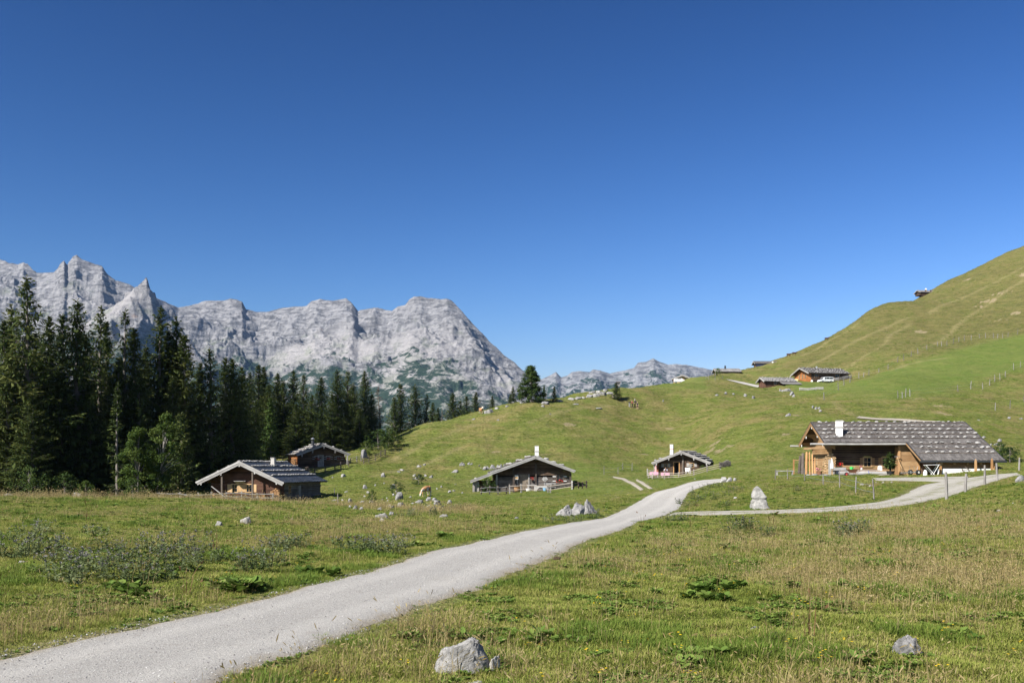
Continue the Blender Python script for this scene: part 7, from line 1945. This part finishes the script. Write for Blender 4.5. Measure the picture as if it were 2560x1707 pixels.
def thistle_parts(seed, n=11, H=.46, R=.40):
    q = random.Random(seed); g = Tuft(); f = Tuft()
    for i in range(n):
        a = q.uniform(0, 6.283); rr = R * math.sqrt(q.random()); h = H * q.uniform(.55, 1.1); p = Vector((rr * math.cos(a), rr * math.sin(a), -.02)); ln = Vector((math.cos(a) * .18, math.sin(a) * .18, 1))
        g.blade(p, a, h, .016, .18, q.random())
        for k in range(11):
            z = q.uniform(.08, .95); b = q.uniform(0, 6.283); pp = p + ln * h * z * .96
            g.leaf(pp, Vector((math.cos(b), math.sin(b), q.uniform(-.1, .9))), Vector((q.uniform(-.3, .3), q.uniform(-.3, .3), 1)), .15 * (1.25 - z) + .03, .042, q.random())
        for k in range(q.randint(0, 3)):
            b = q.uniform(0, 6.283); pp = p + ln * h * q.uniform(.82, 1.02) + Vector((math.cos(b), math.sin(b), 0)) * q.uniform(0, .07)
            for c in range(3): f.leaf(pp, Vector((math.cos(b + c * 2.1), math.sin(b + c * 2.1), 1.5)), Vector((math.cos(b + c), math.sin(b + c), .3)), .04, .028, q.random())
    return g, f
def mk_flower(seed):
    q = random.Random(seed); t = Tuft()
    for i in range(3):
        a = q.uniform(0, 6.283); p = Vector((math.cos(a) * .06, math.sin(a) * .06, q.uniform(.14, .26)))
        for c in range(6): t.leaf(p, Vector((math.cos(c * 1.05), math.sin(c * 1.05), .25)), (0, 0, 1),   .014, .011, q.random())
    return t
order = []
def S(group, tufts, mat):
    ids = []
    for i, t in enumerate(tufts):
        nm = 's%03d_%s' % (len(order), group); src(nm, t, mat); ids.append(len(order)); order.append(nm)
    return ids
I_short = S('short', [mk_grass(i, 38, .14, .025, .075, .0075, 1.1) for i in range(4)], M_gr)
I_green = S('green', [mk_grass(10 + i, 34, .13, .045, .12, .0075, 1.0) for i in range(4)], M_gr)
I_lush = S('lush', [mk_grass(20 + i, 46, .15, .07, .18, .009, .9) for i in range(3)], M_lush)
I_straw = S('straw', [mk_straw(30 + i, 9, .14, .10, .28, .0042) for i in range(5)], M_straw)
I_tall = S('tall', [mk_straw(130 + i, 6, .16, .28, .60, .0042) for i in range(4)], M_straw)
I_herb = S('herb', [mk_herb(40 + i, 22, .085, .042, .7) for i in range(4)], M_herb)
I_clover = S('clover', [mk_herb(50 + i, 30, .042, .026, .7) for i in range(3)], M_herb)
I_far = S('far', [mk_grass(60 + i, 22, .34, .07, .20, .035, 1.0) for i in range(4)], M_gr)
I_farlush = S('farlush', [mk_grass(70 + i, 26, .38, .10, .27, .042, .9) for i in range(3)], M_lush)
I_farstraw = S('farstraw', [mk_straw(80 + i, 10, .32, .18, .40, .018) for i in range(3)], M_straw)
I_fl = S('flower', [mk_flower(90 + i) for i in range(2)], M_yel)
I_dock = S('dock', [mk_straw(95 + i, 5, .06, .35, .65, .012) for i in range(2)], M_rust)

def scatter(name, xyz, rz, sc, idx, tilt=.12):
    me = bpy.data.meshes.new(name); n = len(xyz)
    me.vertices.add(n); me.vertices.foreach_set('co', np.asarray(xyz, np.float32).ravel())
    r = np.random.RandomState(len(xyz) % 1000)
    a = me.attributes.new('rot', 'FLOAT_VECTOR', 'POINT'); a.data.foreach_set('vector', np.stack([r.uniform(-tilt, tilt, n), r.uniform(-tilt, tilt, n), rz], 1).astype(np.float32).ravel())
    a = me.attributes.new('scl', 'FLOAT', 'POINT'); a.data.foreach_set('value', sc.astype(np.float32))
    a = me.attributes.new('idx', 'INT', 'POINT'); a.data.foreach_set('value', idx.astype(np.int32))
    o = bpy.data.objects.new(name, me); link(o); o['kind'] = 'stuff'
    ng = bpy.data.node_groups.new(name, 'GeometryNodeTree')
    ng.interface.new_socket('Geometry', in_out='INPUT', socket_type='NodeSocketGeometry'); ng.interface.new_socket('Geometry', in_out='OUTPUT', socket_type='NodeSocketGeometry')
    N = ng.nodes; gi = N.new('NodeGroupInput'); go = N.new('NodeGroupOutput')
    ci = N.new('GeometryNodeCollectionInfo'); ci.inputs['Collection'].default_value = SRC; ci.inputs['Separate Children'].default_value = True; ci.inputs['Reset Children'].default_value = True
    ip = N.new('GeometryNodeInstanceOnPoints'); ip.inputs['Pick Instance'].default_value = True
    def at_(nm, typ):
        q = N.new('GeometryNodeInputNamedAttribute'); q.data_type = typ; q.inputs['Name'].default_value = nm
        return next(s for s in q.outputs if s.enabled and s.name == 'Attribute')
    L = ng.links
    L.new(gi.outputs[0], ip.inputs['Points']); L.new(ci.outputs[0], ip.inputs['Instance'])
    L.new(at_('idx', 'INT'), ip.inputs['Instance Index']); L.new(at_('scl', 'FLOAT'), ip.inputs['Scale'])
    e2r = N.new('FunctionNodeEulerToRotation'); L.new(at_('rot', 'FLOAT_VECTOR'), e2r.inputs[0]); L.new(e2r.outputs[0], ip.inputs['Rotation'])
    L.new(ip.outputs[0], go.inputs[0])
    md = o.modifiers.new('scatter', 'NODES'); md.node_group = ng
    return o
R_ = np.random.RandomState(5)
def pick(ids, n): return np.array(ids)[R_.randint(0, len(ids), n)]
# near meadow
n = 190000
u = R_.rand(n); d = (math.sqrt(4.6) + u * (math.sqrt(78) - math.sqrt(4.6))) ** 2
x = (R_.uniform(-140, 2700, n) - 1280) / FX * d; y = d
rs = roads_signed(x, y)
k = rs > .03 + .25 * R_.rand(n) ** 2
k |= (rs > -.40) & (R_.rand(n) < .10 + .10 * (fbm(x / .8, y / .8, 2, 99) > .1))
x, y, rs, d = x[k], y[k], rs[k], d[k]; n = len(x)
st = straw_mask(x, y); mo = mown_mask(x, y)
pt = fbm(x / 2.6, y / 3.4, 4, 61); pt2 = fbm(x / 1.1, y / 1.5, 3, 62)
ru = R_.rand(n)
verge = rs < .45
idx = pick(I_short, n); sc = R_.uniform(.75, 1.3, n)
g = (pt > -.05) & (ru < .55); idx[g] = pick(I_green, g.sum())
lu = (pt > .16) & (pt2 > -.1) & (ru > .45) & (ru < .9); idx[lu] = pick(I_lush, lu.sum())
cl = (pt < -.02) & (pt2 > .05) & (ru < .35); idx[cl] = pick(I_clover, cl.sum()); sc[cl] *= 1.2
hb = (pt2 > .27) & (pt > .05) & (ru < .18); idx[hb] = pick(I_herb, hb.sum()); sc[hb] *= R_.uniform(.8, 1.5, hb.sum())
sw = (R_.rand(n) < np.clip((st - .34) * .30, .006, .24)) & ~verge; idx[sw] = pick(I_straw, sw.sum()); sc[sw] *= R_.uniform(.7, 1.25, sw.sum())
tall = sw & (np.abs(y - 66) < 9) & (x < -2); sc[tall] *= 1.5
tl = (R_.rand(n) < np.clip((st - .25) * .035, .0015, .028)) & (y < 40) & ~verge; idx[tl] = pick(I_tall, tl.sum()); sc[tl] = R_.uniform(.7, 1.2, tl.sum())
fl = (R_.rand(n) < .0030) & (y < 28); idx[fl] = pick(I_fl, fl.sum()); sc[fl] = R_.uniform(.8, 1.3, fl.sum())
dk = (R_.rand(n) < .0006) & (pt > .1); idx[dk] = pick(I_dock, dk.sum()); sc[dk] = R_.uniform(.8, 1.2, dk.sum())
sc *= np.where(verge, .6, 1.0) * (1 + d / 150) * (1 - .35 * mo)
z = hz(x, y) + relief(x, y, rs)
scatter('meadow_grass', np.stack([x, y, z], 1), R_.uniform(0, 6.283, n), sc, idx)
# middle and far slopes: coarser tufts
n = 210000
d = R_.uniform(70, 270, n) ; px = R_.uniform(-140, 2700, n)
x = (px - 1280) / FX * d; y = d
st = straw_mask(x, y); mo = mown_mask(x, y); rs = roads_signed(x, y)
wood = ((px < 470) & (d > 104)) | ((px < 960) & (d > 166))
pt = fbm(x / 5.5, y / 5.5, 4, 63) + .5 * fbm(x / 14, (hz(x, y)) * 1.4, 3, 64)
k = (rs > .3) & ~wood & (R_.rand(n) < .62 + pt)
x, y, st, mo, pt, rs, d = (a[k] for a in (x, y, st, mo, pt, rs, d)); n = len(x); ru = R_.rand(n)
idx = pick(I_far, n); sc = R_.uniform(.4, 1.0, n) * (1 - .55 * mo)
lu = (pt > .12) & (ru < .5); idx[lu] = pick(I_farlush, lu.sum())
sw = (R_.rand(n) < np.clip((st - .30) * .25, .01, .25)) & (mo < .4); idx[sw] = pick(I_farstraw, sw.sum()); sc[sw] *= .9
z = hz(x, y) + relief(x, y, rs)
scatter('slope_grass', np.stack([x, y, z], 1), R_.uniform(0, 6.283, n), sc, idx)
n = 42000
d = R_.uniform(265, 620, n); px = R_.uniform(1560, 2680, n)
x = (px - 1280) / FX * d; y = d; st = straw_mask(x, y); mo = mown_mask(x, y); rs = roads_signed(x, y)
pt = fbm(x / 9, hz(x, y) / 3.0, 4, 65)
k = (rs > .5) & (mo < .5) & (R_.rand(n) < .5 + 1.2 * pt)
x, y, rs, pt = x[k], y[k], rs[k], pt[k]; n = len(x); idx = pick(I_far, n); ru = R_.rand(n)
lu = (pt > .05) & (ru < .6); idx[lu] = pick(I_farlush, lu.sum()); sw = ru > .72; idx[sw] = pick(I_farstraw, sw.sum())
scatter('hill_grass', np.stack([x, y, hz(x, y) + relief(x, y, rs)], 1), R_.uniform(0, 6.283, n), R_.uniform(.9, 1.9, n), idx)
# loose stones on the gravel
def peb(seed):
    b = bmesh.new(); bmesh.ops.create_icosphere(b, subdivisions=1, radius=.5); q = random.Random(seed)
    for v in b.verts: v.co *= q.uniform(.7, 1.15); v.co.z *= .7
    me = bpy.data.meshes.new('pebble'); b.to_mesh(me); b.free(); me.materials.append(M_peb); return me
mp = NT('loose_gravel', rough=.95); mp.col(mp.ramp(mp.objrand(), [(0, (.12, .115, .11)), (.6, (.32, .31, .295)), (1, (.48, .47, .45))])); M_peb = mp.m
I_peb = []
for i in range(4):
    nm = 's%03d_pebble' % len(order); o = bpy.data.objects.new(nm, peb(i)); SRC.objects.link(o); I_peb.append(len(order)); order.append(nm)
n = 90000
d = np.exp(R_.uniform(math.log(6.5), math.log(45), n)); x = (R_.uniform(-140, 2000, n) - 1280) / FX * d
rs = road_signed(x, d, 'main', 130); k = (rs < .12) & (R_.rand(n) < .25 + .75 * np.exp(-np.abs(rs) / .35)); x, y = x[k], d[k]; n = len(x)
scatter('loose_gravel', np.stack([x, y, hz(x, y) + .036], 1), R_.uniform(0, 6.283, n), .007 + .022 * R_.rand(n) ** 4, pick(I_peb, n), .6)

# thistle clumps, dock and butterbur plants that can be told apart
TH = [thistle_parts(200 + i) for i in range(5)]
THM = [(g.mesh('stems', M_thistle), f.mesh('flower_heads', M_thfl)) for g, f in TH]
def thistle(px, py, s, label, group=None):
    p = on_ground(px, py); k = rnd.randrange(5)
    t = thing('thistle_clump', label, 'thistle', p, rnd.uniform(0, 6.28), group)
    for n_, me in zip(('stems', 'flower_heads'), THM[k]): mesh_obj(n_, me, None, t, 'stuff').scale = (s, s, s * rnd.uniform(.85, 1.15))
for px, py, s in ((20,1385,1),(60,1378,1.05),(95,1370,1.1),(75,1345,1),(130,1395,.9),(10,1350,.9),(110,1320,.9),(140,1430,1),(170,1452,1.05),(200,1440,1),(230,1425,.95),(255,1412,.95),(190,1400,.9),(290,1400,.9),(320,1390,.9),(235,1335,.9),(270,1372,.85),(345,1420,.85),(380,1410,.95),(400,1440,.9),(375,1376,1),(415,1385,1),(440,1370,1),(470,1395,.95),(495,1375,.9),(520,1400,.8),(300,1440,.9),(350,1445,.8),(455,1420,.85),(610,1405,.8),(645,1418,.95),(665,1405,.9),(640,1390,.8),(695,1375,1),(715,1365,.9),(680,1360,.8),(745,1362,.8),(560,1392,.75),(150,1365,.8)):
    thistle(px, py + 8, s * 1.05, 'grey violet thistle clump in the left meadow', 'thistles of the left meadow')
for px, py, s in ((870,1372,1.1),(890,1380,1),(945,1382,1.05),(965,1372,1.1),(985,1380,.95),(925,1366,.9),(1005,1362,.9)):
    thistle(px, py + 5, s, 'dark thistle clump on the verge by the middle of the road', 'thistles at the road verge')
for px, py, s in ((1075,1282,.9),(1095,1285,1),(1120,1275,1),(1145,1272,1),(1165,1268,1),(1040,1285,.9),(1060,1270,.8),(1180,1266,.9),(1020,1290,.8)):
    thistle(px, py + 3, s, 'grey thistle clump below the grazing cow boulders', 'thistles below the boulders')
for px, py, s in ((1735,1230,1),(1760,1222,1),(1780,1216,1),(1800,1212,.9),(1740,1245,.9),(1725,1262,.9),(1755,1250,.8),(1790,1250,.8),(1830,1225,.9),(1850,1220,.9),(1770,1236,.8),(1990,1225,.8),(1700,1256,.8),(1815,1262,.7),(1820,1235,.8)):
    thistle(px, py + 4, s * 1.05, 'grey green thistle clump on the mound by the standing stone', 'thistles on the mound')
for px, py, s in ((1672,1300,.8),(1690,1302,.9),(1705,1299,.8),(1850,1318,1),(1870,1322,1),(1885,1325,.9),(1925,1335,.8),(1830,1330,.8),(2110,1335,.9),(2130,1330,1),(2150,1332,.9),(2120,1340,.8)):
    thistle(px, py + 3, s, 'dark green thistle clump right of the road below the track', 'thistles below the track')
for px, py, s in ((1390,1300,.8),(1420,1304,.8),(1450,1300,.9),(1480,1295,.9),(1370,1306,.8),(1500,1290,.8)):
    thistle(px, py + 3, s, 'low thistle clump around the three roadside boulders', 'thistles at the three boulders')
DKM = []
for i in range(4):
    me = mk_herb(300 + i, 44, .22, .15, .8).mesh('leaves', M_herb); DKM.append(me)
def dock(px, py, s, label, group=None):
    p = on_ground(px, py); t = thing('butterbur_plant', label, 'plant', p, rnd.uniform(0, 6.28), group)
    mesh_obj('leaves', DKM[rnd.randrange(4)], None, t).scale = (s, s, s * 1.1)
for px, py, s in ((545,1478,.8),(570,1480,1),(600,1484,1.1),(625,1478,1),(590,1468,.9),(640,1474,.7)):
    dock(px, py, s, 'large leaved butterbur by the left road edge', 'butterburs by the road')
for px, py, s in ((300,1486,.8),(325,1488,.9),(350,1492,.9),(375,1500,.7),(270,1480,.6)):
    dock(px, py, s, 'broad leaved plant in a row in the left meadow', 'plants in the left meadow')
for px, py, s in ((1105,1345,.9),(1120,1342,.8),(760,1432,.8),(790,1436,.8),(835,1440,.8),(1040,1362,.6)):
    dock(px, py, s, 'leafy plant low on the left verge of the road', 'plants on the left verge')
for px, py, s in ((1735,1475,1),(1760,1480,1),(1790,1465,.9),(1820,1480,.9),(1850,1472,.8),(1720,1495,.9),(1770,1500,.9),(1810,1505,.8),(1640,1490,.7),(1985,1478,.7)):
    dock(px, py, s * .8, 'spreading leafy dock plant in the right meadow', 'docks in the right meadow')
# ------------------------------------------------------------------ thin mountain air
hm_ = bpy.data.materials.new('air'); hm_.use_nodes = True
hn = hm_.node_tree; hn.nodes.clear()
ho = hn.nodes.new('ShaderNodeOutputMaterial'); hv = hn.nodes.new('ShaderNodeVolumePrincipled')
hv.inputs['Color'].default_value = (0.32, 0.58, 1.0, 1); hv.inputs['Density'].default_value = 0.000022; hv.inputs['Anisotropy'].default_value = 0.0
hn.links.new(hv.outputs[0], ho.inputs['Volume'])
hb_ = MB().box((0, 4200, 480), (15000, 9000, 1300)).build('haze', hm_, None, 'stuff')
